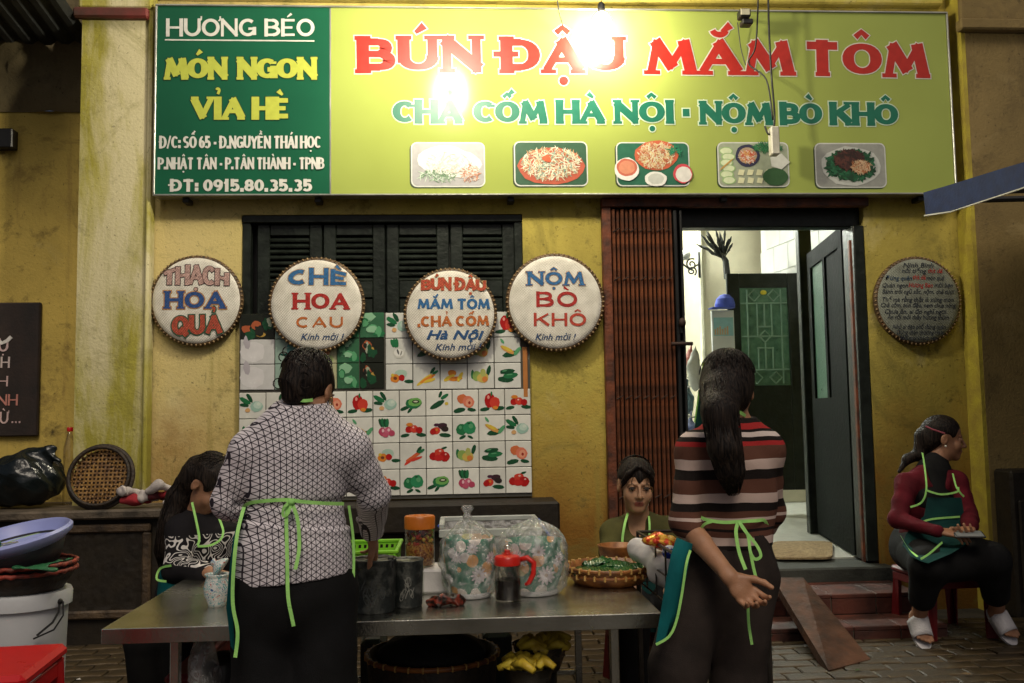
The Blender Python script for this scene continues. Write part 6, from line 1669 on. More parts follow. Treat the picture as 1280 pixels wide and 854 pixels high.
# ================================================================== 5: woman seated on a red stool at the right, with a phone
Y5 = -.66
pz = thing('person', 'seated woman in crimson jacket and green apron looking right, holding a phone', 'person', (V3(1165, 700, Y5)[0], Y5, 0))
h5 = V3(1180, 549, Y5); B5 = basis((.94, -.30, -.14))
sh = [V3(1133, 606, Y5 - .04), V3(1196, 603, Y5 - .06)]; el = [V3(1122, 650, Y5 - .12), V3(1211, 646, Y5 - .16)]; wr = [V3(1172, 664, Y5 - .36), V3(1213, 661, Y5 - .34)]
S = SDF((V3(1075, 600, Y5)[0], Y5 - .62, -.01), (V3(1300, 600, Y5)[0], Y5 + .2, V3(1180, 508, Y5)[2]), .0045)
head(S, h5, B5, 1.0)
S.tube([h5 + (-.01, .0, -.05), V3(1170, 580, Y5 - .01), V3(1166, 596, Y5 - .02)], [.05, .052, .07], .02)
S.tube([V3(1163, 610, Y5 - .03), V3(1155, 675, Y5 + .02)], [.11, .13], .03, flat=((0, 1, 0), .75))
for i in (0, 1): S.tube([sh[i], el[i], wr[i]], [.044, .036, .025], .02)
hand(S, wr[0], V3(1200, 668, Y5 - .40) - wr[0], (.1, .2, -.8), .98, (18, 24, 30, 34), -1, 5); hand(S, wr[1], V3(1205, 668, Y5 - .42) - wr[1], (-.3, -.1, .9), .95, (30, 40, 46, 50), -1, 5)
hip = [V3(1140, 684, Y5 + .05), V3(1172, 682, Y5 + .02)]; kn = [V3(1160, 706, Y5 - .38), V3(1240, 700, Y5 - .36)]
f5a, f5b = ground_pt(1153, 807), ground_pt(1262, 801)
an = [V3(1148, 774, Y5 - .22), V3(1247, 768, Y5 - .20)]; toe5 = [V3(1158, 803, Y5 - .30), V3(1268, 797, Y5 - .28)]
for i in (0, 1):
    S.tube([hip[i], kn[i], an[i]], [.085, .058, .034], .02)
    dF = toe5[i] - an[i]; dF /= np.linalg.norm(dF); sF = np.cross(dF, (0, -.5, .8)); sF /= np.linalg.norm(sF)
    S.cap(an[i] + (0, .02, .0), an[i] - dF * .02 + (0, .03, -.035), .032, .026, .02); S.cap(an[i] - dF * .01, toe5[i] - dF * .05, .033, .037, .03, flat=(np.cross(sF, dF), .6))
    for j in range(5): S.cap(toe5[i] - dF * .055 + sF * (j - 2) * .0155, toe5[i] - dF * abs(j - 1) * .008 + sF * (j - 2) * .0165, .011, .0085, .006)
sdf_obj('body', S, M_skin, pz, colf=skin_col((.34, .165, .09), B5, h5))
S = SDF((V3(1085, 600, Y5)[0], Y5 - .5, V3(1150, 695, Y5)[2]), (V3(1245, 600, Y5)[0], Y5 + .2, V3(1166, 565, Y5)[2]), .0055)
S.tube([V3(1167, 588, Y5 - .01), V3(1165, 605, Y5 - .03), V3(1160, 640, Y5 - .01), V3(1155, 690, Y5 + .02)], [.070, .122, .130, .145], .05, flat=((0, 1, 0), .8))
for i in (0, 1): S.cap(V3(1166, 604, Y5 - .03), sh[i], .064, .060, .04); S.tube([sh[i], (sh[i] + el[i]) / 2, el[i], wr[i]], [.055, .049, .050, .034], .03)
S.ell(V3(1176, 588, Y5 - .14), (.052, .10, .095), None, .02, sub=True)
sdf_obj('jacket', S, clothmat('crimson_jacket_cloth', (.11, .008, .016), c2=(.06, .005, .009)), pz, disp=wrink(81, .0065, 24, (.6, .2, 1), 2.4))
S = SDF((V3(1080, 600, Y5)[0], Y5 - .6, .18), (V3(1290, 600, Y5)[0], Y5 + .24, V3(1150, 655, Y5)[2]), .007)
S.tube([hip[0] + (.05, .02, .0), hip[1] + (-.02, .02, 0)], [.14, .14], .03)
for i in (0, 1): S.tube([hip[i], kn[i], kn[i] * .4 + an[i] * .6], [.115, .086, .070], .05)
S.cap(kn[0] + (.05, .05, -.02), kn[1] + (-.08, .05, -.02), .085, .085, .05)
sdf_obj('trousers', S, M_blkc, pz, disp=wrink(91, .005, 14, (.5, 0, .6), 1.4))
r_, f_, u_ = B5; PH = lambda x, y, z: h5 + r_ * x + f_ * y + u_ * z
S = SDF(h5 - (.32, .25, .24), h5 + .17, .0045)
S.ell(PH(0, -.02, .042), (.083, .10, .090), B5, .0); S.ell(PH(0, -.065, -.02), (.068, .05, .06), B5, .03)
S.tube([PH(0, -.11, .0), V3(1150, 568, Y5 + .04), V3(1134, 574, Y5 + .06), V3(1124, 590, Y5 + .05)], [.042, .035, .028, .008], .03)
S.ell(PH(0, .10, -.03), (.08, .08, .085), B5, .01, sub=True)
for sx in (-1, 1): S.ell(PH(.078 * sx, .004, -.010), (.018, .028, .038), B5, .01, sub=True)
sdf_obj('hair', S, M_hair, pz, disp=wrink(95, .003, 60, (1, .3, .2), 1.5))
q = MB(); q.tube([V3(1157, 533, Y5 - .105), V3(1166, 537, Y5 - .112), V3(1181, 542, Y5 - .108)], .004, 6); q.build('hair_band', mat('pink_hair_band', (.5, .12, .16), rough=.5), pz)
q = MB(); q.ell(PH(.085, -.004, -.036), (.006, .006, .006)); q.build('earring', mat('pearl', (.8, .78, .7), rough=.2), pz, smooth=True)
S = SDF(V3(1168, 600, Y5 - .05) - (.16, .16, .14), V3(1168, 600, Y5 - .05) + (.16, .16, .14), .005)
S.tube([V3(1170, 578, Y5 - .01), V3(1167, 592, Y5 - .02), V3(1164, 620, Y5 - .03)], [.062, .094, .130], .03, flat=((0, 1, 0), .88))
sdf_obj('undershirt', S, M_blkc, pz)
A = [V3(1160, 622, Y5 - .20), V3(1156, 645, Y5 - .20), V3(1132, 668, Y5 - .19), V3(1128, 684, Y5 - .22)]; Bq = [V3(1202, 622, Y5 - .20), V3(1206, 645, Y5 - .20), V3(1208, 665, Y5 - .24), V3(1200, 680, Y5 - .30)]
sheet(pz, 'apron', (A, Bq), M_dteal)
sheet(pz, 'apron_skirt', ([V3(1128, 680, Y5 - .20), V3(1140, 696, Y5 - .42), V3(1152, 702, Y5 - .47)], [V3(1212, 678, Y5 - .3), V3(1190, 692, Y5 - .50), V3(1160, 704, Y5 - .50)]), M_dteal)
for pts, nm in (([V3(1153, 566, Y5 - .09), V3(1156, 585, Y5 - .16), V3(1158, 612, Y5 - .21), V3(1152, 628, Y5 - .21), V3(1138, 634, Y5 - .20)], 'neck_strap'), ([V3(1191, 592, Y5 - .15), V3(1196, 610, Y5 - .20), V3(1205, 621, Y5 - .2)], 'neck_strap'),
                ([V3(1158, 613, Y5 - .22), V3(1176, 618, Y5 - .225), V3(1196, 615, Y5 - .22), V3(1198, 609, Y5 - .21)], 'apron_trim'), ([V3(1150, 654, Y5 - .22), V3(1165, 649, Y5 - .225), V3(1200, 646, Y5 - .22)], 'apron_trim'),
                ([V3(1126, 670, Y5 - .2), V3(1136, 686, Y5 - .42), V3(1147, 696, Y5 - .5)], 'apron_trim'), ([V3(1151, 699, Y5 - .51), V3(1162, 692, Y5 - .50), V3(1178, 678, Y5 - .44)], 'apron_trim')):
    tape(pz, pts, .013, name=nm)
# open-toed white slippers
Mslip = mat('white_slipper', (.62, .60, .62), rough=.5, bump=.4, bscale=160)
for i in (0, 1):
    sl_ = thing('slipper', ('white open toed slipper on the seated womans nearer foot', 'white open toed slipper on the seated womans far right foot')[i], 'slipper', ((f5a, f5b)[i][0], (f5a, f5b)[i][1], 0), 'slippers worn by the seated woman')
    dF = toe5[i] - an[i]; ln_ = np.linalg.norm(dF); dF /= ln_; sF = np.cross(dF, (0, -.5, .8)); sF /= np.linalg.norm(sF); nF = np.cross(sF, dF); nF = nF if nF[2] > 0 else -nF
    mid = (an[i] + toe5[i]) / 2 - nF * .030 - dF * .012; out = []
    for k in range(24):
        a = 2 * PI * k / 24; out.append(mid + dF * math.cos(a) * (ln_ * .5 + .042) + sF * math.sin(a) * (.046 + .005 * math.cos(a)))
    m = MB(); m.add([p - nF * .008 for p in out] + [p + nF * .004 for p in out], [(k, (k + 1) % 24, 24 + (k + 1) % 24, 24 + k) for k in range(24)] + [tuple(range(24, 48))[::-1], tuple(range(24))]); m.build('sole', Mslip, sl_)
    m = MB(); vs = []
    for j in range(6):
        for k in range(11):
            a = PI * k / 10; c_ = toe5[i] - dF * (.030 + j * .019) - nF * .028; hh = .056 + j * .005
            vs.append(c_ + sF * math.cos(a) * .051 + nF * math.sin(a) ** .75 * hh)
    m.add(vs, [(j * 11 + k, j * 11 + k + 1, j * 11 + 12 + k, j * 11 + 11 + k) for j in range(5) for k in range(10)]); o_ = m.build('strap', Mslip, sl_, smooth=True); md_ = o_.modifiers.new('s', 'SOLIDIFY'); md_.thickness = .003
ph = V3(1211, 668, Y5 - .43)
b = MB(); b.T = Matrix.Translation(Vector(ph)) @ Matrix.Rotation(R(-12), 4, 'Z') @ Matrix.Rotation(R(18), 4, 'X'); b.bbox(-.07, .07, -.034, .034, -.005, .004, .003); b.T = None
pn_ = thing('phone', 'dark phone with pale screen edge in the seated womans hands', 'phone', tuple(ph)); b.build('phone_body', M_black, pn_)
b = MB(); b.T = Matrix.Translation(Vector(ph)) @ Matrix.Rotation(R(-12), 4, 'Z') @ Matrix.Rotation(R(18), 4, 'X'); b.box(-.062, .062, -.030, .030, .0042, .0052); b.T = None; b.build('screen', mat('phone_screen', (.25, .27, .28), rough=.1), pn_)
# ------------------------------------------------------------------ steel table
YF, YB = -2.62, -1.62
tz = at(400, 779, YF).z
pL, pR = at(127, 787, YF), at(826, 766, YF)
zt = (pL.z + pR.z) / 2
tb = thing('steel_table', 'long stainless steel table the food is set out on', 'table', ((pL.x + pR.x) / 2, (YF + YB) / 2, 0))
tdx = pR.x - pL.x; ta = math.atan2(0, 1)
b = MB(); b.bbox(pL.x, pR.x, YF, YB, zt - .010, zt, .003); b.build('tabletop', M_steel, tb)
b = MB(); b.bbox(pL.x, pR.x, YF - .002, YF + .0015, zt - .045, zt - .0005, .001); b.bbox(pL.x - .002, pL.x + .002, YF + .002, YB, zt - .045, zt - .0005, .001); b.bbox(pR.x - .002, pR.x + .002, YF + .002, YB, zt - .045, zt - .0005, .001)
b.build('edge_band', M_steel, tb)
for x in (at(217, 800, YF + .03).x, at(769, 800, YF + .03).x):
    for y in (YF + .04, YB - .05):
        b = MB(); b.bbox(x - .014, x + .014, y, y + .028, 0, zt - .011, .003); b.build('leg', M_steel, tb)
b = MB(); b.bbox(at(217, 800, YF + .03).x + .015, at(769, 800, YF + .03).x - .015, YB - .045, YB - .025, .15, .17, .003); b.build('stretcher', M_steel, tb)
def tp_(px, py): return atz(px, py, zt + .001)
def ppt(P): return FPX / (Vector(P) - CAM).dot(FWD)

# ---- helpers
def clearplastic(name, tint=(1, 1, 1), tr=.75, rough=.12, milk=.25, bmp=.9):
    m = bpy.data.materials.new(name); m.use_nodes = True; n = m.node_tree.nodes; n.clear()
    o = N(m, 'ShaderNodeOutputMaterial'); t = N(m, 'ShaderNodeBsdfTransparent'); t.inputs[0].default_value = (*tint, 1)
    gl_ = N(m, 'ShaderNodeBsdfGlossy'); gl_.inputs['Roughness'].default_value = rough; d = N(m, 'ShaderNodeBsdfDiffuse'); d.inputs[0].default_value = (.75, .75, .75, 1)
    lw = N(m, 'ShaderNodeLayerWeight'); lw.inputs[0].default_value = .35
    tc = N(m, 'ShaderNodeTexCoord'); no = N(m, 'ShaderNodeTexNoise'); no.inputs['Scale'].default_value = 22; no.inputs['Detail'].default_value = 5; no.inputs['Distortion'].default_value = 1.5; L(m, tc.outputs['Object'], no.inputs['Vector'])
    bp = N(m, 'ShaderNodeBump'); bp.inputs['Strength'].default_value = bmp; bp.inputs['Distance'].default_value = .02; L(m, no.outputs['Fac'], bp.inputs['Height']); L(m, bp.outputs[0], gl_.inputs['Normal'])
    m1 = N(m, 'ShaderNodeMixShader'); m2 = N(m, 'ShaderNodeMixShader')
    L(m, t.outputs[0], m1.inputs[1]); L(m, d.outputs[0], m1.inputs[2])
    mr = N(m, 'ShaderNodeMapRange'); mr.inputs[3].default_value = milk * .3; mr.inputs[4].default_value = min(1, milk * 2.2); mr.inputs[1].default_value = .4; mr.inputs[2].default_value = .75; L(m, no.outputs['Fac'], mr.inputs[0]); L(m, mr.outputs[0], m1.inputs[0])
    mf = N(m, 'ShaderNodeMath', operation='MULTIPLY_ADD'); L(m, lw.outputs['Fresnel'], mf.inputs[0]); mf.inputs[1].default_value = .42; mf.inputs[2].default_value = .05
    L(m, mf.outputs[0], m2.inputs[0]); L(m, m1.outputs[0], m2.inputs[1]); L(m, gl_.outputs[0], m2.inputs[2]); L(m, m2.outputs[0], o.inputs[0]); return m
M_bag = clearplastic('clear_bag_plastic', milk=.24, rough=.10)
M_jar = clearplastic('clear_jar_plastic', tint=(.97, .95, .88), milk=.015, rough=.04, bmp=.05)
def flower_mat():
    m = mat('flower_print_enamel', (.7, .66, .6), rough=.3, bump=.05); b_ = m.node_tree.nodes['Principled BSDF']
    tc = N(m, 'ShaderNodeTexCoord'); vo = N(m, 'ShaderNodeTexVoronoi'); vo.inputs['Scale'].default_value = 19; L(m, tc.outputs['Object'], vo.inputs['Vector'])
    cr = N(m, 'ShaderNodeValToRGB'); cr.color_ramp.interpolation = 'CONSTANT'; e = cr.color_ramp.elements
    e[0].color = (.70, .35, .10, 1); e[1].position = .22; e[1].color = (.75, .68, .62, 1)
    q = e.new(.45); q.color = (.60, .40, .22, 1); q = e.new(.58); q.color = (.72, .68, .66, 1); q = e.new(.80); q.color = (.66, .62, .25, 1)
    sp = N(m, 'ShaderNodeSeparateColor'); L(m, vo.outputs['Color'], sp.inputs[0]); L(m, sp.outputs[0], cr.inputs[0])
    mx = N(m, 'ShaderNodeMix', data_type='RGBA'); mx.inputs[6].default_value = (1, 1, 1, 1); mx.inputs[7].default_value = (.05, .22, .14, 1)
    cmp_ = N(m, 'ShaderNodeMath', operation='GREATER_THAN'); L(m, vo.outputs['Distance'], cmp_.inputs[0]); cmp_.inputs[1].default_value = .42
    L(m, cmp_.outputs[0], mx.inputs[0]); L(m, cr.outputs[0], mx.inputs[6]); L(m, mx.outputs[2], b_.inputs['Base Color']); return m
M_flow = flower_mat()
def daisy(mb, c, r, nrm, seed=0):
    """a painted daisy raised a hair from the pot wall"""
    nrm = Vector(nrm).normalized(); t = nrm.cross(Vector((0, 0, 1))).normalized(); u = t.cross(nrm) * -1
    c = Vector(c) + nrm * .0012; k = 11
    mb.cur = (.74, .68, .72)
    for i in range(k):
        a = 2 * PI * i / k; vs = []
        for q in range(8):
            z = 2 * PI * q / 8; e = r * .58 + r * .42 * math.cos(z); f_ = r * .15 * math.sin(z)
            vs.append(c + t * (e * math.cos(a) - f_ * math.sin(a)) + u * (e * math.sin(a) + f_ * math.cos(a)) + nrm * (.0002 * (i % 2)))
        mb.add(vs, [tuple(range(8))])
    mb.cur = (.5, .38, .30); mb.add([c + nrm * .0006 + t * r * .2 * math.cos(2 * PI * q / 10) + u * r * .2 * math.sin(2 * PI * q / 10) for q in range(10)], [tuple(range(10))]); mb.cur = (1, 1, 1)

# ---- flower pots in clear bags
def pot_bag(px, pyb, hw, hpx, label, knot, sd_):
    c = tp_(px, pyb); c = Vector((c.x, c.y + .0, zt + .001)); s = ppt(c); R_ = hw / s; H_ = hpx / s
    t_ = thing('flower_pot', label[0], 'pot', tuple(c), 'flower patterned pots in bags')
    b = MB(); b.lathe([(R_ * .62, 0), (R_ * .68, .008), (R_ * .66, .016), (R_ * .9, H_ * .34), (R_ * .93, H_ * .55), (R_ * .86, H_ * .70), (R_ * .86, H_ * .73), (R_ * .83, H_ * .73), (R_ * .6, .03), (0, .03)], c, 40); b.build('pot_body', M_flow, t_, smooth=True)
    b = MB(); b.lathe([(R_ * .60, -.0), (R_ * .72, .002), (R_ * .70, .014), (R_ * .665, .018)], c, 40); b.build('foot_ring', mat('white_enamel', (.7, .7, .72), rough=.25), t_, smooth=True)
    b = MB()
    for a, zf, rr in ((-1.25, .30, .30), (-2.1, .52, .26), (-1.5, .62, .22), (-.75, .5, .24), (-2.5, .25, .2)):
        rad = R_ * .925 if zf > .3 else R_ * .88
        n_ = Vector((math.cos(a), math.sin(a), 0)); daisy(b, c + n_ * rad + Vector((0, 0, H_ * zf)), R_ * rr, n_ + Vector((0, 0, -.15)))
    b.build('daisy', M_print, t_)
    bg = thing('plastic_bag', label[1], 'bag', (c.x, c.y, zt), 'clear bags round the flower pots')
    b = MB(); n_ = 56; rr = random.Random(sd_); prof = []
    zz = [0.01, .10, .25, .42, .58, .70, .80, .88, .95, 1.0, 1.06]; ra = [.74, .93, 1.02, 1.06, 1.03, .92, .72, .45, .17, .06, .10] if knot else [.74, .93, 1.02, 1.06, 1.06, 1.02, .93, .75, .45, .15, .02]
    n_ = 110; zi = np.linspace(zz[0], zz[-1], 46); ri = np.interp(zi, zz, ra); b.lathe([(R_ * a, H_ * z) for a, z in zip(ri, zi)], c, n_, wob=.035, seed=sd_)
    o = b.build('bag_film', M_bag, bg, smooth=True); me = o.data
    for v in me.vertices:
        if knot and v.co.z > H_ * .6: v.co.x -= R_ * .10 * (v.co.z / H_ - .6) / .4
        an_ = math.atan2(v.co.y, v.co.x); zz_ = v.co.z
        up__ = max(0, zz_ / H_ - .5) * 2; f = .0035 * (1 - 2 * abs(math.sin(an_ * 4.5 + zz_ * 21 + 1.5 * math.sin(zz_ * 30 + sd_)))) + .003 * (1 - 2 * abs(math.sin(an_ * 3 - zz_ * 42 + 2 * math.sin(an_ * 2 + sd_)))) + .006 * up__ * (1 - 2 * abs(math.sin(an_ * 6.5 + 1.2 * math.sin(zz_ * 50)))) + .0012 * math.sin(an_ * 29 + zz_ * 160)
        f *= min(1, zz_ / .04 + .1); q = Vector((v.co.x, v.co.y, 0)); v.co += q.normalized() * f if q.length > .01 else Vector()
    if knot:
        b = MB(); top = c + Vector((-R_ * .10, 0, H_ * 1.0)); b.lathe([(.012, -.012), (.014, -.004), (.009, .004), (.013, .014), (.018, .024), (.012, .033), (.002, .030)], top, 18, wob=.38, seed=3); b.build('bag_knot', M_bag, bg, smooth=True)
pot_bag(588, 745, 36, 100, ('squat flower patterned pot inside the knotted clear bag', 'knotted clear plastic bag round the left flower pot'), True, 4)
pot_bag(668, 741, 42, 90, ('flower patterned pot inside the bag behind the red handled jug', 'rounded clear plastic bag behind the red handled jug'), False, 9)

# ---- spice jar with orange lid on a white box
c = tp_(549, 741); bxw = 17 / ppt(c)
bxo = MB(); bxo.bbox(c.x - .06, c.x + .035, c.y - .02, c.y + .14, zt + .001, zt + .085, .008)
wb = bxo.build('white_container', mat('white_plastic_box', (.66, .64, .64), rough=.4), base=(c.x, c.y + .05, zt)); tag(wb, 'small white plastic box under the orange lidded spice jar', 'box')
cj = Vector((at(525, 705, c.y + .06).x, c.y + .06, zt + .086)); s = ppt(cj); Rj = 18.5 / s; Hj = 62 / s
jr = thing('spice_jar', 'clear jar of dried chillies and crumbs with an orange screw lid', 'jar', tuple(cj))
b = MB(); b.lathe([(Rj * .9, .0), (Rj, .006), (Rj, Hj * .72), (Rj * .95, Hj * .76)], cj, 32); b.build('jar_wall', M_jar, jr, smooth=True)
b = MB(); b.lathe([(Rj * .99, Hj * .745), (Rj * 1.04, Hj * .75), (Rj * 1.04, Hj * .97), (Rj * .98, Hj), (Rj * .5, Hj * 1.01), (Rj * .45, Hj * .99), (0, Hj * .99)], cj, 40); b.build('lid', mat('orange_lid_plastic', (.62, .17, .015), rough=.35), jr, smooth=True, angle=35)
b = MB(); b.lathe([(0, .004), (Rj * .9, .006), (Rj * .93, Hj * .40), (Rj * .4, Hj * .5), (0, Hj * .52)], cj, 24, wob=.02); b.build('crumbs', mat('fried_crumbs', (.48, .24, .06), rough=.7, c2=(.22, .06, .015), scale=120, bump=.9, bscale=160, lo=.42, hi=.56), jr, smooth=True)
b = MB(); rr = random.Random(8)
for k in range(60):
    a = rr.uniform(0, 6.28); q = rr.uniform(.3, .86) * Rj; z = Hj * rr.uniform(.3, .70); b.cur = rr.choice([(.4, .06, .02), (.5, .12, .02), (.55, .4, .08), (.2, .16, .04), (.35, .03, .02)])
    b.ell(cj + Vector((q * math.cos(a), q * math.sin(a), z)), (rr.uniform(.006, .012), .006, rr.uniform(.004, .009)), 6, 4, Matrix.Rotation(rr.uniform(0, 3), 3, 'Y'))
o = b.build('dried_chillies', M_matte, jr); tag(o, kind='stuff')

# ---- green perforated basket, black pots
gx, gy_ = tp_(443, 745), -2.12
bs = thing('green_basket', 'bright green perforated plastic basket the womans hand reaches into', 'basket', (at(455, 700, -2.15).x, -2.15, zt))
gX0, gX1 = at(420, 690, -2.28).x, at(495, 690, -2.28).x; gz1 = at(460, 683, -2.0).z; gzf = at(460, 697, -2.30).z
Mg = mat('lime_green_plastic', (.22, .55, .03), rough=.35, var=.1)
def perf(mb, p00, p10, p01, nx, nz, hole=.55, th=.004):
    """a wall with rows of square holes: p00 origin, p10 along, p01 up"""
    p00, p10, p01 = Vector(p00), Vector(p10), Vector(p01); ex = (p10 - p00); ez = (p01 - p00); n_ = ex.cross(ez).normalized() * th
    def quad(u0, u1, v0, v1):
        vs = [p00 + ex * u + ez * v for u, v in ((u0, v0), (u1, v0), (u1, v1), (u0, v1))]; vs += [v + n_ for v in vs]
        mb.add(vs, [(3, 2, 1, 0), (4, 5, 6, 7), (0, 1, 5, 4), (1, 2, 6, 5), (2, 3, 7, 6), (3, 0, 4, 7)])
    for i in range(nx + 1):
        u = i / nx; quad(max(0, u - (1 - hole) / 2 / nx), min(1, u + (1 - hole) / 2 / nx), 0, 1)
    for j in range(nz + 1):
        v = j / nz; hh = (1 - hole) / 2 / nz
        for i in range(nx): quad((i + (1 - hole) / 2) / nx, (i + 1 - (1 - hole) / 2) / nx, max(0, v - hh), min(1, v + hh))
gz1 = zt + .155; yF_, yB_ = -2.30, -2.02
b = MB(); perf(b, (gX0 + .012, yF_ + .012, zt + .004), (gX1 - .012, yF_ + .012, zt + .004), (gX0, yF_, gz1), 9, 6, .5); perf(b, (gX1 - .012, yF_ + .012, zt + .004), (gX1 - .012, yB_ - .012, zt + .004), (gX1, yF_, gz1), 11, 6, .5)
perf(b, (gX1 - .012, yB_ - .012, zt + .004), (gX0 + .012, yB_ - .012, zt + .004), (gX1, yB_, gz1), 9, 6, .5); perf(b, (gX0 + .012, yB_ - .012, zt + .004), (gX0 + .012, yF_ + .012, zt + .004), (gX0, yB_, gz1), 11, 6, .5)
b.build('basket_wall', Mg, bs)
b = MB(); r_ = .009
b.bbox(gX0 - r_, gX1 + r_, yF_ - r_, yF_ + .004, gz1, gz1 + .012, .003); b.bbox(gX0 - r_, gX1 + r_, yB_ - .004, yB_ + r_, gz1, gz1 + .012, .003); b.bbox(gX0 - r_, gX0 + .004, yF_ + .005, yB_ - .005, gz1, gz1 + .012, .003); b.bbox(gX1 - .004, gX1 + r_, yF_ + .005, yB_ - .005, gz1, gz1 + .012, .003); b.build('rim', Mg, bs)
b = MB(); b.box(gX0 + .012, gX1 - .012, yF_ + .012, yB_ - .012, zt + .001, zt + .004); b.build('basket_base', Mg, bs)
Mpot = mat('sooty_black_pot', (.014, .018, .018), rough=.42, c2=(.075, .08, .075), scale=26, bump=.4, lo=.36, hi=.50); 
n = Mpot.node_tree
def black_pot(px, pyb, hw, hpx, label, doodle):
    c = tp_(px, pyb); c.z = zt + .001; s = ppt(c); R_, H_ = hw / s, hpx / s
    t_ = thing('black_pot', label, 'pot', tuple(c), 'sooty pots at the front of the table')
    b = MB(); b.lathe([(R_ * .88, 0), (R_ * .92, .006), (R_, H_ * .96), (R_ * 1.04, H_ * .98), (R_ * 1.03, H_), (R_ * .96, H_ * .99), (R_ * .86, .012), (0, .012)], c, 40); b.build('pot_wall', Mpot, t_, smooth=True, angle=40)
    b = MB(); b.lathe([(0, H_ * .80), (R_ * .93, H_ * .80)], c, 32); b.build('contents', mat('dark_broth', (.02, .012, .006), rough=.15), t_)
    rr = random.Random(px); b = MB(); b.cur = doodle
    for k in range(9):
        a0 = -PI / 2 + rr.uniform(-.45, .45); z0 = H_ * rr.uniform(.25, .6); pts = []
        for q in range(12):
            aa = a0 + .13 * math.cos(q * .8 + k) * rr.uniform(.8, 1.1); z_ = z0 + H_ * .10 * math.sin(q * .75 + k * 2)
            rad = R_ * (.92 + .08 * z_ / H_) + .0008; pts.append(c + Vector((rad * math.cos(aa), rad * math.sin(aa), z_)))
        b.tube(pts, .0011, 4)
    tag(b.build('painted_flower', M_matte, t_), kind='stuff')
    b = MB(); b.lathe([(R_ * .985, H_ * .985), (R_ * 1.0, H_ * 1.008), (R_ * 1.03, H_ * 1.002)], c, 40, wob=.01); b.build('spilt_rim', mat('pale_spill', (.25, .26, .22), rough=.6, c2=(.03, .03, .03), scale=30, lo=.45, hi=.55), t_, smooth=True)
    return c, R_, H_
black_pot(468, 763, 28, 64, 'black pot with faint flower, left of the pair beside the green basket', (.10, .11, .11))
c, R_, H_ = black_pot(509, 757, 20.5, 57, 'smaller black pot with chalky flower, right of the pair', (.22, .22, .2))
b = MB(); p = tp_(489, 764) + Vector((0, 0, .158)); b.bbox(p.x - .009, p.x + .009, p.y - .02, p.y + .03, p.z - .02, p.z + .014, .003); tag(b.build('pot_clip', M_black, base=tuple(p)), 'black clip handle between the two sooty pots', 'clip')

# ---- chilli bag, jug, tray with leaves, crate, sachets, porcelain jar
c = tp_(558, 757); c.z = zt
S = SDF((c.x - .08, c.y - .06, zt - .005), (c.x + .08, c.y + .07, zt + .07), .0035)
for dx, dy, dz, r in ((-.045, 0, .014, .026), (-.015, -.01, .020, .030), (.02, .0, .026, .030), (.05, .005, .014, .024), (0, .03, .018, .026)): S.ell((c.x + dx, c.y + dy, zt + dz), (r, r * .9, r * .75), None, .02)
cb = thing('chilli_bag', 'crumpled dark red bag of ground chilli lying at the table front', 'bag', tuple(c))
sdf_obj('bag_lump', S, mat('dark_chilli_bag', (.20, .03, .015), rough=.3, c2=(.015, .008, .006), scale=45, bump=.6, bscale=70, lo=.48, hi=.62), cb, disp=wrink(3, .012, 110, (1, 0, .5), 1))
c = tp_(635, 750); c.z = zt; s = ppt(c); Rj, Hj = 16.5 / s, 62 / s
jg = thing('glass_jug', 'glass jug of dark sauce with red lid and handle', 'jug', tuple(c))
b = MB(); b.lathe([(Rj * .96, .001), (Rj, .006), (Rj, Hj * .40), (Rj * .9, Hj * .70), (Rj * .86, Hj * .74)], c, 32); b.build('jug_glass', M_jar, jg, smooth=True)
b = MB(); b.lathe([(0, .004), (Rj * .93, .006), (Rj * .965, Hj * .42), (0, Hj * .425)], c, 32); b.build('dark_sauce', mat('dark_fish_sauce', (.012, .006, .003), rough=.08), jg, smooth=True, angle=40)
Mrp = mat('red_lid_plastic', (.60, .02, .012), rough=.3, var=.08)
b = MB(); b.lathe([(Rj * .93, Hj * .70), (Rj, Hj * .71), (Rj * 1.0, Hj * .84), (Rj * .9, Hj * .88), (Rj * .25, Hj * .92), (Rj * .2, Hj * 1.0), (0, Hj * 1.0)], c, 36); b.build('lid', Mrp, jg, smooth=True, angle=35)
b = MB(); hx = [(Rj * .9, 0, Hj * .80), (Rj * 1.5, -.005, Hj * .84), (Rj * 2.0, -.008, Hj * .74), (Rj * 1.95, -.008, Hj * .52), (Rj * 1.6, -.006, Hj * .34), (Rj * 1.3, -.004, Hj * .30)]
b.tube([c + Vector(q) for q in hx], [.008, .009, .009, .009, .008, .005], 8); b.build('handle', Mrp, jg, smooth=True)
b = MB(); b.lathe([(.0, .03), (.016, .026), (.022, .010), (.02, 0)], c + Vector((.0, 0, Hj * .93)), 14); b.build('lid_knob', M_jar, jg, smooth=True)
# bamboo tray
c = tp_(756, 722); c = Vector((c.x, c.y, zt)); s = ppt(c); Rt = 52 / s
c.y = tp_(756, 738).y + Rt
bt = thing('bamboo_tray', 'shallow bamboo tray covered with green banana leaf on the table', 'tray', tuple(c))
Mbam = mat('amber_bamboo', (.34, .13, .03), rough=.4, c2=(.12, .04, .015), scale=18, bump=.3)
b = MB(); b.lathe([(Rt * .80, .002), (Rt * .93, .03), (Rt, .062), (Rt * .97, .066), (Rt * .9, .035), (Rt * .7, .01), (0, .01)], c, 48); b.build('tray_bowl', Mbam, bt, smooth=True)
for zz_, rr_ in ((.060, 1.0), (.036, .965)):
    b = MB(); b.tube([c + Vector((Rt * rr_ * math.cos(2 * PI * k / 48), Rt * rr_ * math.sin(2 * PI * k / 48), zz_)) for k in range(49)], .0065, 6, cap=False); b.build('hoop', Mbam, bt, smooth=True)
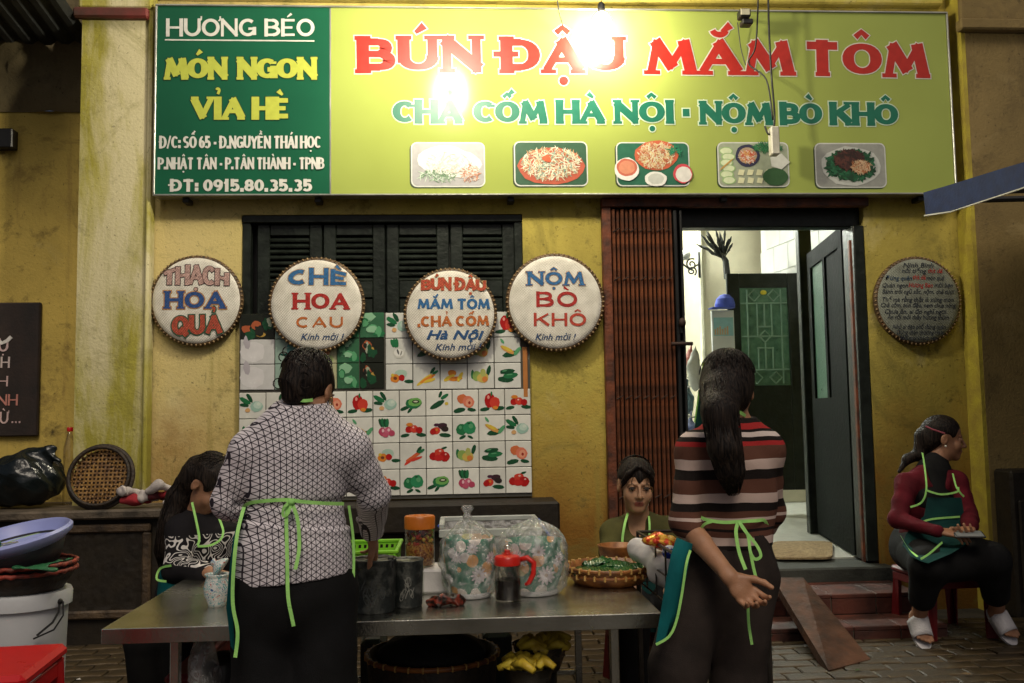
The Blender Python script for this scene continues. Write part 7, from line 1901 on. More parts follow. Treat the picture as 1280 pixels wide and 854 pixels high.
bind = MB(); bind.bbox(-.004, .004, -.009, .009, -.010, .010, .003); bo = bind.build('binding', mat('pale_cane', (.55, .33, .10), rough=.4)); firstb = True
for zz_, rr_ in ((.060, 1.0), (.036, .968)):
    for k in range(26):
        a = 2 * PI * (k + (.5 if zz_ < .05 else 0)) / 26; o = bo if firstb else bo.copy()
        if not firstb: col.objects.link(o)
        firstb = False; o.parent = bt; o.location = Vector((Rt * rr_ * math.cos(a), Rt * rr_ * math.sin(a), zz_)); o.rotation_euler = (0, 0, a + PI / 2)
Mleaf = mat('banana_leaf', (.015, .11, .022), rough=.25, c2=(.008, .05, .012), scale=6, bump=0)
wv = N(Mleaf, 'ShaderNodeTexWave'); wv.inputs['Scale'].default_value = 28; tcx = N(Mleaf, 'ShaderNodeTexCoord'); L(Mleaf, tcx.outputs['Object'], wv.inputs['Vector']); bpx = N(Mleaf, 'ShaderNodeBump'); bpx.inputs['Strength'].default_value = .22; bpx.inputs['Distance'].default_value = .004; L(Mleaf, wv.outputs['Fac'], bpx.inputs['Height']); L(Mleaf, bpx.outputs[0], Mleaf.node_tree.nodes['Principled BSDF'].inputs['Normal'])
def leaf_sheet(cx, cy, cz, lx_, ly_, rz, lift, sd__):
    b = MB(); vs = []; rr = random.Random(sd__); nu, nv = 14, 6
    for i in range(nu + 1):
        u = i / nu * 2 - 1; hw = ly_ * (1 - .7 * u * u)
        for j in range(nv + 1):
            v = j / nv * 2 - 1; x, y = u * lx_, v * hw; z = lift * (1 - u * u) * .6 + .003 * math.sin(u * 5 + sd__) - .5 * lift * abs(v) + .004 * math.sin(v * 9 + u * 13)
            vs.append((cx + x * math.cos(rz) - y * math.sin(rz), cy + x * math.sin(rz) + y * math.cos(rz), cz + z))
    b.add(vs, [(i * (nv + 1) + j, (i + 1) * (nv + 1) + j, (i + 1) * (nv + 1) + j + 1, i * (nv + 1) + j + 1) for i in range(nu) for j in range(nv)])
    o = b.build('leaf', Mleaf, bt, smooth=True); sm = o.modifiers.new('s', 'SOLIDIFY'); sm.thickness = .0012
for q in ((0, 0, .045, Rt * .97, Rt * .97, .1, .018, 1), (0, -.02, .05, Rt * .93, Rt * .7, .2, .018, 11), (.05, .03, .056, Rt * .7, Rt * .4, -.4, .022, 3), (-.02, .07, .062, Rt * .45, Rt * .3, .2, .03, 7)): leaf_sheet(c.x + q[0], c.y + q[1], zt + q[2], *q[3:])
# second small bamboo tray rim behind
c2 = Vector((at(772, 697, -1.78).x, -1.78, zt)); s = ppt(c2); R2 = 24 / s
b = MB(); b.lathe([(R2 * .8, .002), (R2, .085), (R2 * 1.04, .092), (R2 * .96, .092), (R2 * .75, .01), (0, .01)], c2, 32); tag(b.build('small_bamboo_bowl', Mbam, base=tuple(c2), smooth=True), 'small bamboo bowl half hidden behind the leaf covered tray', 'bowl')
# clear crate behind the bags
cz0 = zt + .001; cY = -1.86; cx0, cx1 = at(553, 700, cY).x, at(674, 700, cY).x; ch = at(600, 655, cY).z - zt
Mcr = clearplastic('milky_crate_plastic', milk=.42, rough=.25)
cr_ = thing('clear_crate', 'translucent plastic storage crate behind the bagged pots', 'crate', ((cx0 + cx1) / 2, cY + .12, zt))
for nm, bx_ in (('crate_wall', (cx0, cx1, cY, cY + .005, cz0, cz0 + ch - .05)), ('crate_wall', (cx0, cx1, cY + .27, cY + .275, cz0, cz0 + ch - .02)), ('crate_wall', (cx0, cx0 + .005, cY + .006, cY + .269, cz0, cz0 + ch - .02)), ('crate_wall', (cx1 - .005, cx1, cY + .006, cY + .269, cz0, cz0 + ch - .02))):
    b = MB(); b.box(*bx_); b.build(nm, Mcr, cr_)
Mrimw = mat('milky_white_rim', (.5, .53, .5), rough=.3)
b = MB(); z_ = cz0 + ch - .02
for q in ((cx0 - .012, cx1 + .012, cY - .01, cY + .008, z_ - .03, z_ + .0), (cx0 - .012, cx1 + .012, cY + .268, cY + .286, z_, z_ + .02), (cx0 - .012, cx0 + .008, cY + .009, cY + .267, z_, z_ + .02), (cx1 - .008, cx1 + .012, cY + .009, cY + .267, z_, z_ + .02)): b.bbox(*q, .003)
b.build('crate_rim', Mrimw, cr_)
b = MB(); p = Vector((at(676, 655, cY).x, cY, at(676, 655, cY).z)); b.tube([p + Vector((-.01, 0, .02)), p + Vector((.0, -.005, .0)), p + Vector((.03, 0, -.04)), p + Vector((.035, 0, -.07))], .006, 6); p2 = Vector((at(547, 665, cY).x, cY + .05, at(547, 665, cY).z))
tag(b.build('blue_tie', mat('blue_string', (.03, .08, .5), rough=.5), base=tuple(p), smooth=True), 'blue plastic tie at the right corner of the clear crate', 'tie')
b = MB(); b.tube([p2 + Vector((0, 0, .02)), p2 + Vector((.03, 0, -.01)), p2 + Vector((.035, 0, -.06)), p2 + Vector((.04, 0, -.09))], .005, 6)
tag(b.build('blue_tie', MATS['blue_string'], base=tuple(p2), smooth=True), 'blue loop of string between the spice jar and the crate', 'tie')
# porcelain jar at the left
c = tp_(271, 757); c.z = zt; s = ppt(c); Rj, Hj = 16.5 / s, 42 / s
pj = thing('porcelain_jar', 'small white porcelain jar with blue and red fish painting', 'jar', tuple(c))
Mpor = mat('blue_white_porcelain', (.60, .60, .58), rough=.18, bump=.03)
b_ = Mpor.node_tree.nodes['Principled BSDF']; tcx = N(Mpor, 'ShaderNodeTexCoord'); no = N(Mpor, 'ShaderNodeTexNoise'); no.inputs['Scale'].default_value = 30; no.inputs['Detail'].default_value = 2; no.inputs['Distortion'].default_value = 2.5; L(Mpor, tcx.outputs['Object'], no.inputs['Vector'])
cr2 = N(Mpor, 'ShaderNodeValToRGB'); cr2.color_ramp.interpolation = 'CONSTANT'; e = cr2.color_ramp.elements; e[0].color = (.05, .13, .28, 1); e[1].position = .36; e[1].color = (.6, .6, .58, 1)
for p_, c_ in ((.47, (.12, .35, .38)), (.52, (.62, .62, .6)), (.62, (.38, .08, .06)), (.66, (.6, .58, .56))): q = e.new(p_); q.color = (*c_, 1)
L(Mpor, no.outputs['Fac'], cr2.inputs[0]); L(Mpor, cr2.outputs[0], b_.inputs['Base Color'])
b = MB(); b.lathe([(Rj * .62, 0), (Rj * .66, .008), (Rj * .95, Hj * .35), (Rj, Hj * .55), (Rj * .82, Hj * .82), (Rj * .80, Hj * .86), (Rj * .92, Hj * .92), (Rj * .90, Hj * .95), (Rj * .74, Hj * .9), (Rj * .74, Hj * .5), (0, Hj * .45)], c, 36); b.build('jar_body', Mpor, pj, smooth=True)
b = MB(); b.T = Matrix.Translation(c + Vector((.012, .02, Hj * 1.08))) @ Matrix.Rotation(R(-55), 4, 'Y'); b.lathe([(Rj * .8, 0), (Rj * .82, .006), (Rj * .5, .022), (.01, .03), (.012, .042), (0, .045)], (0, 0, 0), 28); b.T = None; b.build('lid', Mpor, pj, smooth=True)
b = MB(); q0 = tp_(282, 706); b.bbox(q0.x - .07, q0.x + .09, q0.y - .05, q0.y + .02, zt + .001, zt + .05, .02); tag(b.build('paper_packet', mat('pale_packet', (.35, .36, .30), rough=.5, c2=(.2, .2, .16), bump=.5), base=tuple(q0)), 'pale crumpled packet behind the porcelain jar', 'packet')

# ---- wire rack with white sack and snack packet
rk = thing('wire_rack', 'dark wire rack cart standing at the right end of the table', 'rack', (at(850, 800, -2.2).x, -2.2, 0))
rz1 = at(800, 665, -2.05).z; A0 = at(797, 668, -2.05); A1 = at(845, 694, -2.55)
xR = at(957, 700, -2.5).x; kz = (0, -.09, -.18)
Mwire = mat('dark_chrome_wire', (.10, .09, .08), rough=.3, metal=.8, c2=(.04, .035, .03))
c4 = [Vector((A0.x, A0.y, rz1)), Vector((A1.x, A1.y, rz1 - .01)), Vector((xR, A1.y + .05, rz1 - .01)), Vector((xR - .02, A0.y, rz1))]
for dz in kz:
    b = MB(); P = [q + Vector((0, 0, dz)) for q in c4]; b.tube(P + [P[0]], .006 if dz == 0 else .0035, 6); b.build('wire', Mwire, rk)
for i in range(4):
    for k in range(4):
        p = c4[i].lerp(c4[(i + 1) % 4], k / 4); b = MB(); b.tube([p, p + Vector((0, 0, -.18))], .0035 if k else .006, 6); b.build('wire', Mwire, rk)
for i, q in enumerate(c4):
    if i == 1: q = q + Vector((.03, .02, 0))
    b = MB(); b.tube([Vector((q.x, q.y, 0)), Vector((q.x, q.y, rz1 - .18))], .010, 8); b.build('leg', Mwire, rk)
lgp = at(957, 760, -2.45); 
b = MB(); b.tube([Vector((lgp.x, lgp.y, 0)), Vector((lgp.x, lgp.y, lgp.z + .03))], .013, 10); b.build('leg', Mwire, rk)
for py in (794, 811, 828):
    b = MB(); z_ = at(957, py, -2.45).z; b.lathe([(.013, -.004), (.019, -.003), (.019, .003), (.013, .004)], (lgp.x, lgp.y, z_), 14); b.build('collar', mat('pale_chrome', (.5, .5, .5), rough=.2, metal=1), rk)
b = MB(); b.tube([Vector((lgp.x, lgp.y, lgp.z)), Vector((c4[2].x, c4[2].y, lgp.z))], .010, 8); b.build('wire', Mwire, rk)
p = at(822, 700, -2.25)
S = SDF(p - Vector((.16, .22, .15)), p + Vector((.18, .22, .15)), .005)
S.cap(p + Vector((-.05, .12, .015)), p + Vector((.05, -.13, -.02)), .042, .050, .02); S.cap(p + Vector((.0, .0, -.05)), p + Vector((.06, -.1, -.08)), .042, .042, .03)
sk = thing('white_sack', 'white plastic sack lying in the wire rack', 'sack', tuple(p)); sdf_obj('sack_skin', S, mat('white_sack_plastic', (.66, .64, .64), rough=.4, var=.08, bump=.2, bscale=25), sk, disp=[wrink(8, .014, 22, (1, 0, .6), 1.2), wrink(18, .006, 60, (1, 0, .3), 1.2)])
p = at(822, 676, -2.30)
S = SDF(p - Vector((.12, .12, .09)), p + Vector((.14, .12, .09)), .004); S.ell(p, (.062, .05, .030), None, .01); S.ell(p + Vector((.03, .0, -.012)), (.05, .05, .03), None, .02)
skp = thing('snack_packet', 'shiny red and gold snack packet on the white sack', 'packet', tuple(p))
sdf_obj('foil', S, mat('red_gold_foil', (.75, .40, .04), rough=.2, metal=.4, c2=(.55, .04, .01), scale=38, bump=.5, bscale=60, lo=.46, hi=.54), skp, disp=wrink(5, .010, 90, (1, 0, .5), 1))
p = at(838, 690, -2.40)
S = SDF(p - Vector((.1, .1, .09)), p + Vector((.1, .1, .09)), .005); S.ell(p, (.035, .03, .032), None, .01)
sdf_obj('blue_print', S, mat('blue_white_foil', (.6, .6, .65), rough=.25, c2=(.01, .03, .3), scale=40, lo=.52, hi=.56), skp, disp=wrink(6, .008, 60, (1, 0, .5), 1))

# ---- things under the table
zf = .0
c = Vector((at(540, 820, -2.15).x, -2.1, 0)); Rb = .235
Mdkb = mat('dark_wicker', (.035, .022, .012), rough=.6, c2=(.012, .009, .007), scale=25, bump=.6)
ub = thing('large_basket', 'large dark round basket with a cane bound rim under the table', 'basket', tuple(c))
zr_ = at(540, 835, -2.3).z
zr_ = max(zr_, .2)
b = MB(); b.lathe([(Rb * .75, .002), (Rb * .95, zr_ * .6), (Rb, zr_), (Rb * .96, zr_ + .01), (Rb * .9, zr_ * .6), (0, zr_ * .4)], c, 44); b.build('basket_body', Mdkb, ub, smooth=True)
b = MB(); b.tube([c + Vector((Rb * math.cos(2 * PI * k / 44), Rb * math.sin(2 * PI * k / 44), zr_)) for k in range(45)], .009, 6, cap=False); b.build('hoop', Mbam, ub, smooth=True)
for k in range(30):
    a = 2 * PI * k / 30; o = bo.copy(); col.objects.link(o); o.parent = ub; o.location = Vector((Rb * math.cos(a), Rb * math.sin(a), zr_)); o.rotation_euler = (0, 0, a + PI / 2)
S = SDF(c + Vector((-.25, -.25, zr_ - .12)), c + Vector((.25, .25, zr_ + .14)), .008); S.ell(c + Vector((0, .01, zr_ - .0)), (.20, .20, .085), None, .01)
sdf_obj('dark_cover', S, mat('dark_cover_cloth', (.012, .014, .012), rough=.8), ub, disp=wrink(15, .012, 30, (1, 0, 0), 1))
Mban2 = mat('yellow_banana_skin', (.80, .62, .06), rough=.5, c2=(.5, .34, .03), scale=25, bump=.3)
for n_, (px, py, YY, rp, lab) in enumerate(((675, 802, -2.36, 38, 'upper steel basin of yellow banana pieces under the table'), (660, 828, -2.50, 36, 'lower steel basin of yellow banana pieces under the table'))):
    p = at(px, py, YY); s = ppt(p); rb = rp / s * .9
    t_ = thing('basin', lab, 'basin', (p.x, p.y, p.z - .09), 'basins of banana pieces')
    c_ = Vector((p.x, p.y, p.z - .09))
    b = MB(); b.lathe([(rb * .7, 0), (rb * .9, .05), (rb, .082), (rb * 1.05, .084), (rb * .96, .08), (rb * .66, .008), (0, .008)], c_, 36); b.build('basin_bowl', mat('dull_basin_steel', (.22, .22, .2), rough=.25, metal=.9, c2=(.05, .05, .045)), t_, smooth=True)
    rr = random.Random(n_ + 3)
    for k in range(24):
        a = rr.uniform(0, 6.28); q = rb * .8 * math.sqrt(rr.random()); pos = c_ + Vector((q * math.cos(a), q * math.sin(a), .075 + rr.uniform(0, .022)))
        rz = rr.uniform(0, 3.1); L_ = rr.uniform(.03, .05); dx, dy = math.cos(rz) * L_, math.sin(rz) * L_
        b = MB(); b.tube([pos + Vector((-dx, -dy, -.008)), pos + Vector((0, 0, .008)), pos + Vector((dx, dy, -.008))], [.010, .017, .009], 7); b.build('banana_piece', Mban2, t_, smooth=True)
    if n_ == 0:
        stc = MB(); stc.lathe([(rb * .6, 0), (rb * .6, c_.z - .002)], (c_.x, c_.y, .0), 24); tag(stc.build('dark_bucket', M_black, base=(c_.x, c_.y, 0), smooth=True), 'dark bucket holding up the upper banana basin', 'bucket')
    else:
        stc = MB(); stc.lathe([(rb * .62, 0), (rb * .66, c_.z - .004), (rb * .6, c_.z - .002), (0, c_.z - .01)], (c_.x, c_.y, 0), 24); tag(stc.build('dark_bucket', M_black, base=(c_.x, c_.y, 0), smooth=True), 'dark pot holding up the lower banana basin', 'pot')
def jerry(px0, px1, py0, py1, YY, dep, m, label, name='crate'):
    p0, p1 = at(px0, py1, YY), at(px1, py0, YY); b = MB(); b.bbox(p0.x, p1.x, YY, YY + dep, max(0.0, p0.z), p1.z, .02); return tag(b.build(name, m, base=((p0.x + p1.x) / 2, YY + dep / 2, max(0., p0.z))), label, name.split('_')[-1])
jerry(605, 640, 790, 900, -1.7, .25, mat('dark_teal_plastic', (.02, .035, .035), rough=.4), 'dark teal plastic tub between the basket and the basins', 'plastic_tub')
jerry(450, 480, 800, 900, -1.75, .2, MATS['dark_teal_plastic'], 'dark tub under the table near the woman in the lattice top', 'plastic_tub')
# plastic bag and red stool beside the left table leg
p = at(258, 830, -2.45)
S = SDF((p.x - .12, p.y - .12, -.0), (p.x + .12, p.y + .12, zt - .02), .006)
S.tube([(p.x, p.y, zt - .06), (p.x - .01, p.y, zt - .18), (p.x, p.y, zt - .34), (p.x + .01, p.y, zt - .42)], [.04, .055, .075, .05], .03)
pbg = thing('hanging_bag', 'crumpled clear plastic bag hanging under the left end of the table', 'bag', (p.x, p.y, zt - .46)); sdf_obj('bag_film', S, M_bag, pbg, disp=wrink(19, .014, 50, (1, 0, .2), 1.2))
b = MB(); p = at(280, 832, -2.35); b.lathe([(.055, p.z - .16), (.07, p.z - .12), (.07, p.z + .01), (.05, p.z + .035), (.02, p.z + .045), (0, p.z + .045)], (p.x, p.y, 0), 24); tag(b.build('black_canister', M_black, base=(p.x, p.y, p.z - .16), smooth=True), 'black rounded canister beside the hanging plastic bag', 'canister')
def stool(name, label, c, w_, h_, mt, rz=0):
    t_ = thing(name, label, 'stool', tuple(c), 'red plastic stools'); T = Matrix.Translation(Vector(c)) @ Matrix.Rotation(rz, 4, 'Z')
    b = MB(); b.T = T; b.bbox(-w_ / 2 - .012, w_ / 2 + .012, -w_ / 2 - .012, w_ / 2 + .012, h_ - .035, h_, .012); b.build('seat', mt, t_)
    b = MB(); b.T = T
    for sx in (-1, 1): b.bbox(-w_ / 2 - .003, w_ / 2 + .003, sx * (w_ / 2 + .001) - .003, sx * (w_ / 2 + .001) + .003, h_ - .075, h_ - .036, .002); b.bbox(sx * (w_ / 2 + .001) - .003, sx * (w_ / 2 + .001) + .003, -w_ / 2 + .003, w_ / 2 - .003, h_ - .075, h_ - .036, .002)
    b.build('apron_rail', mt, t_)
    for sx in (-1, 1):
        for sy in (-1, 1):
            b = MB(); b.T = T; x, y = sx * w_ / 2, sy * w_ / 2; e = .045
            vs = [(x, y, h_ - .036), (x - sx * e, y, h_ - .036), (x - sx * e * .7, y - sy * .004, 0), (x + sx * .02, y + sy * .02, 0), (x, y - sy * e, h_ - .036), (x + sx * .02 - sx * .024, y - sy * e * .7, 0)]
            b.add(vs, [(0, 1, 2, 3), (0, 3, 5, 4)]); o = b.build('leg', mt, t_); md = o.modifiers.new('s', 'SOLIDIFY'); md.thickness = .005
    b = MB(); b.T = T; b.lathe([(.010, 0), (.016, .002), (.010, .003)], (0, 0, h_ + .0005), 16); b.build('seat_hole', M_black, t_)
    return t_
Mred = mat('red_stool_plastic', (.55, .012, .015), rough=.28, var=.08, bump=.06, bscale=20)
q = atz(8, 829, .42)
p = at(-12, 832, -3.1); stool('red_stool', 'bright red plastic stool at the bottom left corner', (p.x - .03, p.y + .0, 0), .30, p.z + .01, Mred, .10)
b_st = mat('dark_red_stool_plastic', (.14, .006, .008), rough=.45)
p = at(205, 805, -2.3); stool('red_stool', 'dark red plastic stool under the left end of the table', (p.x + .13, -2.12, 0), .26, .36, b_st, .0)
sx_ = (V3(1140, 690, Y5)[0] + V3(1212, 690, Y5)[0]) / 2; 
stool('red_stool', 'dark red plastic stool under the seated woman', (sx_ - .0, Y5 + .02, 0), .34, max(.2, V3(1150, 712, Y5)[2]), b_st, .06)
stool('red_stool', 'low red stool hidden under the person in the olive shirt', (V3(802, 700, Y3)[0], Y3 + .02, 0), .28, .30, b_st, .0)
stool('red_stool', 'low red stool under the woman in black bending over the table', (V3(234, 700, Y4)[0], Y4 + .02, 0), .28, .30, b_st, .0)

# ---- left foreground pile: bucket, baskets, basin
YL = -2.35
c = Vector((at(28, 780, YL).x, YL, 0)); s = ppt(at(28, 780, YL)); Rb = 54 / s
zb1 = at(28, 738, YL).z; zb0 = max(0, at(28, 840, YL).z)
if zb0 > .02: pass
bk_ = thing('white_bucket', 'large white plastic bucket with wire handle under the stacked baskets', 'bucket', (c.x, c.y, 0))
Mbk = mat('white_bucket_plastic', (.58, .60, .62), rough=.4, var=.08, scale=3, bump=.08)
zb0 = .0
b = MB(); b.lathe([(Rb * .80, 0), (Rb * .83, .01), (Rb * .96, zb1 - .05), (Rb * .96, zb1 - .012), (Rb * .93, zb1), (Rb * .90, zb1 - .02), (Rb * .78, .012), (0, .012)], c, 44); b.build('bucket_body', Mbk, bk_, smooth=True, angle=50)
b = MB(); b.lathe([(Rb * .965, zb1 - .048), (Rb * 1.04, zb1 - .046), (Rb * 1.05, zb1 - .01), (Rb * 1.02, zb1 + .002), (Rb * .94, zb1 + .001)], c, 44); b.build('bucket_lip', Mbk, bk_, smooth=True, angle=50)
b = MB(); e0 = c + Vector((Rb * .98, -.05, zb1 - .03)); b.tube([e0, e0 + Vector((.005, -.02, -.03)), e0 + Vector((-.0, -.05, -.055)), e0 + Vector((-.03, -.09, -.085))], .0035, 6); b.tube([e0 + Vector((.01, .0, 0)), e0 + Vector((.02, -.02, -.04)), e0 + Vector((.0, -.04, -.08)), e0 + Vector((-.05, -.07, -.10))], .003, 6); b.ell(e0, (.01, .01, .01)); tag(b.build('wire_handle', M_black, bk_), kind='stuff')
z2 = zb1 + .004
ws = thing('wicker_basket', 'dark wicker basket with a red wrapped rim on the white bucket', 'basket', (c.x, c.y, z2))
hz = at(28, 712, YL).z - z2
b = MB(); b.lathe([(Rb * .85, 0), (Rb * 1.0, hz * .5), (Rb * 1.12, hz), (Rb * 1.08, hz), (Rb * .95, hz * .5), (0, .01)], c + Vector((0, 0, z2)), 44); b.build('basket_body', Mdkb, ws, smooth=True)
Mrr = mat('red_rope', (.35, .05, .03), rough=.6, c2=(.10, .03, .02), scale=60)
for zz_ in (hz, hz + .022):
    b = MB(); b.tube([c + Vector((Rb * 1.12 * math.cos(2 * PI * k / 60), Rb * 1.12 * math.sin(2 * PI * k / 60), z2 + zz_ + .002 * math.sin(k * 2.5))) for k in range(61)], [.006 + .002 * (k % 2) for k in range(61)], 6, cap=False); b.build('rope_rim', Mrr, ws, smooth=True)
z3 = z2 + hz + .03
S = SDF((c.x - .02, c.y - .27, z3 - .04), (c.x + .30, c.y + .1, z3 + .05), .006)
S.cap((c.x + .10, c.y - .12, z3), (c.x + .19, c.y - .10, z3 + .015), .02, .012, .01, flat=((0, 0, 1), .5)); S.cap((c.x + .06, c.y - .17, z3 + .002), (c.x + .16, c.y - .15, z3 - .01), .022, .018, .02, flat=((0, 0, 1), .6))
gcl = thing('green_cloth', 'scrap of green plastic sacking squeezed between the basket and basin', 'cloth', (c.x + .12, c.y - .14, z3)); sdf_obj('cloth_fold', S, mat('green_sacking', (.02, .13, .05), rough=.5, bump=.5), gcl, disp=wrink(2, .008, 60, (1, 0, .5), 1))
tilt = Matrix.Rotation(R(-9), 4, 'Y') @ Matrix.Rotation(R(9), 4, 'X')
cb_ = Vector((c.x - .01, c.y, z3 - .035))
bsn = thing('blue_basin', 'periwinkle blue plastic basin tilted on top of the basket pile', 'basin', tuple(cb_))
Mbs = mat('periwinkle_plastic', (.30, .34, .66), rough=.35, var=.08, bump=.05); Mbd = mat('dark_outer_basin', (.03, .03, .035), rough=.4)
b = MB(); b.T = Matrix.Translation(cb_) @ tilt; b.lathe([(Rb * .80, 0), (Rb * 1.0, .055), (Rb * 1.08, .088), (Rb * 1.04, .09), (Rb * .9, .04), (0, .02)], (0, 0, 0), 44); b.build('outer_basin', Mbd, bsn, smooth=True)
b = MB(); b.T = Matrix.Translation(cb_) @ tilt; b.lathe([(Rb * 1.07, .083), (Rb * 1.26, .104), (Rb * 1.28, .118), (Rb * 1.22, .126), (Rb * 1.14, .118), (Rb * .95, .06), (Rb * .75, .036), (0, .034)], (0, 0, 0), 52); b.build('inner_basin', Mbs, bsn, smooth=True, angle=55)
b = MB(); b.T = Matrix.Translation(cb_) @ tilt; b.lathe([(.0, .062), (Rb * .55, .066), (Rb * .66, .080), (Rb * .68, .085), (Rb * .5, .072), (0, .07)], (.03, .05, 0), 30); tag(b.build('lime_plate', mat('pale_lime_plastic', (.35, .5, .25), rough=.4), base=tuple(cb_ + Vector((0, 0, .07)))), 'pale lime plastic plate lying in the blue basin', 'plate')
sg_ = thing('scissors', 'green handled scissors with two finger loops in the blue basin', 'scissors', tuple(cb_ + Vector((-.05, -.1, .1)))); 
for dx in (0, .062):
    b = MB(); b.T = Matrix.Translation(cb_) @ tilt; b.tube([(-.075 + dx + .022 * math.cos(2 * PI * k / 16), -.11, .125 + .015 * math.sin(2 * PI * k / 16)) for k in range(17)], .0055, 6, cap=False); b.build('finger_loop', mat('green_handle', (.01, .14, .10), rough=.35), sg_, smooth=True)
b = MB(); b.T = Matrix.Translation(cb_) @ tilt; b.tube([(-.04, -.10, .122), (-.0, .02, .09)], .005, 6); b.build('blade', M_steel, sg_)

# ---- on the left ledge: bin bag, wicker tray, cloths, bottle
YQ = -.16
p = at(42, 590, YQ)
S = SDF((p.x - .42, YQ - .25, lz - .01), (p.x + .28, YQ + .25, lz + .42), .008)
S.ell((p.x - .03, YQ, lz + .16), (.20, .17, .16), None, .02); S.ell((p.x - .2, YQ, lz + .13), (.18, .15, .14), None, .06); S.cap((p.x + .0, YQ - .02, lz + .28), (p.x + .12, YQ - .04, lz + .33), .07, .03, .05); S.cap((p.x + .1, YQ - .05, lz + .31), (p.x + .17, YQ - .07, lz + .26), .03, .02, .03)
S.clip((0, 0, lz + .001), (0, 0, -1))
gb = thing('bin_bag', 'shiny black bin bag slumped on the left ledge under the menu board', 'bag', (p.x, YQ, lz)); sdf_obj('bag_skin', S, mat('black_bin_plastic', (.008, .012, .013), rough=.18, bump=.5, bscale=22), gb, disp=[wrink(3, .016, 26, (.4, 0, 1), 1.5), wrink(6, .006, 80, (.4, 0, 1), 1.5)])
cw = at(126, 593, -.30); rw = 39 / ppt(cw)
wt = thing('wicker_tray', 'round open weave wicker tray leaning against the pilaster', 'tray', (cw.x, cw.y, lz))
tl_ = Matrix.Rotation(R(-72), 3, 'X') @ Matrix.Rotation(PI, 3, 'X'); tl_ = Matrix.Rotation(R(76), 3, 'X')
cwv = Vector((cw.x, cw.y, lz + rw * .99 + .002))
Mwk = mat('golden_wicker', (.28, .15, .035), rough=.5, c2=(.10, .045, .012), scale=22, bump=.4)
b = MB(); b.tube([cwv + tl_ @ Vector((rw * math.cos(2 * PI * k / 48), rw * math.sin(2 * PI * k / 48), .0)) for k in range(49)], .014, 8, cap=False); b.tube([cwv + tl_ @ Vector((rw * .93 * math.cos(2 * PI * k / 48), rw * .93 * math.sin(2 * PI * k / 48), .03)) for k in range(49)], .010, 8, cap=False); tag(b.build('rim', Mdkb, wt, smooth=True), kind='stuff')
b = MB(); b.lathe([(0, -.02), (rw * .9, -.015)], (0, 0, 0), 36); b.v = [tuple(cwv + tl_ @ Vector(v)) for v in b.v]; b.build('tray_backing', mat('dark_wicker_back', (.05, .025, .012), rough=.7), wt)
strip = 0
for d_ in (0, 1):
    for k in range(-7, 8):
        o_ = k * rw / 8; hl = math.sqrt(max(rw * rw * .9 - o_ * o_, .0001)); pts = []
        for q in range(17):
            t = -hl + 2 * hl * q / 16; wv_ = .004 * math.sin(t / (rw / 8) * PI + (0 if (k + d_) % 2 else PI))
            pts.append(cwv + tl_ @ Vector((o_, t, wv_ + .004) if d_ else (t, o_, wv_ + .004)))
        b = MB(); b.ribbon(pts, .009, tl_ @ Vector((0, 0, 1)), .002); b.build('cane_strip', Mwk, wt)
p = at(196, 622, -.28)
rgs = thing('rag_pile', 'pile of red and white striped rags on the ledge end', 'rags', (p.x, p.y, lz))
for k in range(7):
    rr = random.Random(k * 5 + 2); x = p.x + (-.15 + k * .046); z = lz + .022 + rr.uniform(0, .075); S = SDF((x - .12, -.42, lz - .002), (x + .13, -.12, lz + .17), .005)
    S.tube([(x - .06, -.30 + rr.uniform(-.05, .02), z), (x, -.33 + rr.uniform(-.02, .02), z + rr.uniform(0, .03)), (x + .06, -.28, max(lz + .014, z - .012))], [.022, .032, .020], .02)
    S.clip((0, 0, lz + .001), (0, 0, -1))
    sdf_obj('rag', S, (mat('white_rag', (.55, .50, .48), rough=.9), mat('red_rag', (.35, .02, .03), rough=.9), mat('white_rag', (.5, .5, .5)), mat('dark_red_rag', (.10, .015, .02), rough=.9), MATS['white_rag'], MATS['red_rag'], MATS['white_rag'])[k], rgs, disp=wrink(k, .008, 90, (1, .5, .3), 1))
p = at(87, 560, -.02)
bt_ = thing('bottle', 'clear plastic bottle with a red cap behind the bin bag', 'bottle', (p.x, p.y, lz)); zc_ = at(87, 535, -.02).z
b = MB(); b.lathe([(.032, 0), (.034, .01), (.034, zc_ - lz - .12), (.014, zc_ - lz - .04), (.013, zc_ - lz - .02)], (p.x, p.y, lz + .001), 20); b.build('bottle_wall', M_jar, bt_, smooth=True)
b = MB(); b.lathe([(.016, 0), (.017, .02), (.014, .024), (0, .024)], (p.x, p.y, zc_ - .02), 16); b.build('cap', Mred, bt_, smooth=True, angle=40)

# ---- room contents
p = at(909, 342, 3.0); zb = p.z
fl_ = thing('dried_bouquet', 'dark dried bouquet standing above the inner door', 'bouquet', tuple(p))
b = MB(); b.tube([p + Vector((0, 0, -.05)), p + Vector((-.01, 0, .12)), p + Vector((-.05, 0, .2))], [.035, .03, .02], 8); b.build('stem_bundle', mat('dark_stems', (.03, .03, .025), rough=.7), fl_)
rr = random.Random(4)
for k in range(46):
    a = rr.uniform(-1.1, .7); l_ = rr.uniform(.10, .30); q = p + Vector((-.03, 0, .14)); tip = q + Vector((math.sin(a - .2) * l_, rr.uniform(-.06, .06), math.cos(a) * l_)); b = MB(); b.tube([q, q.lerp(tip, .5), q.lerp(tip, .8), tip], [.004, .006, .013, .002], 6); b.build('dried_leaf', mat('grey_green_dried', (.035, .035, .028), rough=.8, c2=(.012, .014, .012)), fl_, smooth=True)
sc = thing('wall_sconce', 'black scrollwork wall lamp with white globe at the room corner', 'lamp', tuple(at(880, 330, 3.5)))
q = at(874, 330, 3.5)
b = MB(); b.tube([q + Vector((0, 0, .12)), q + Vector((0, 0, -.14))], .014, 6)
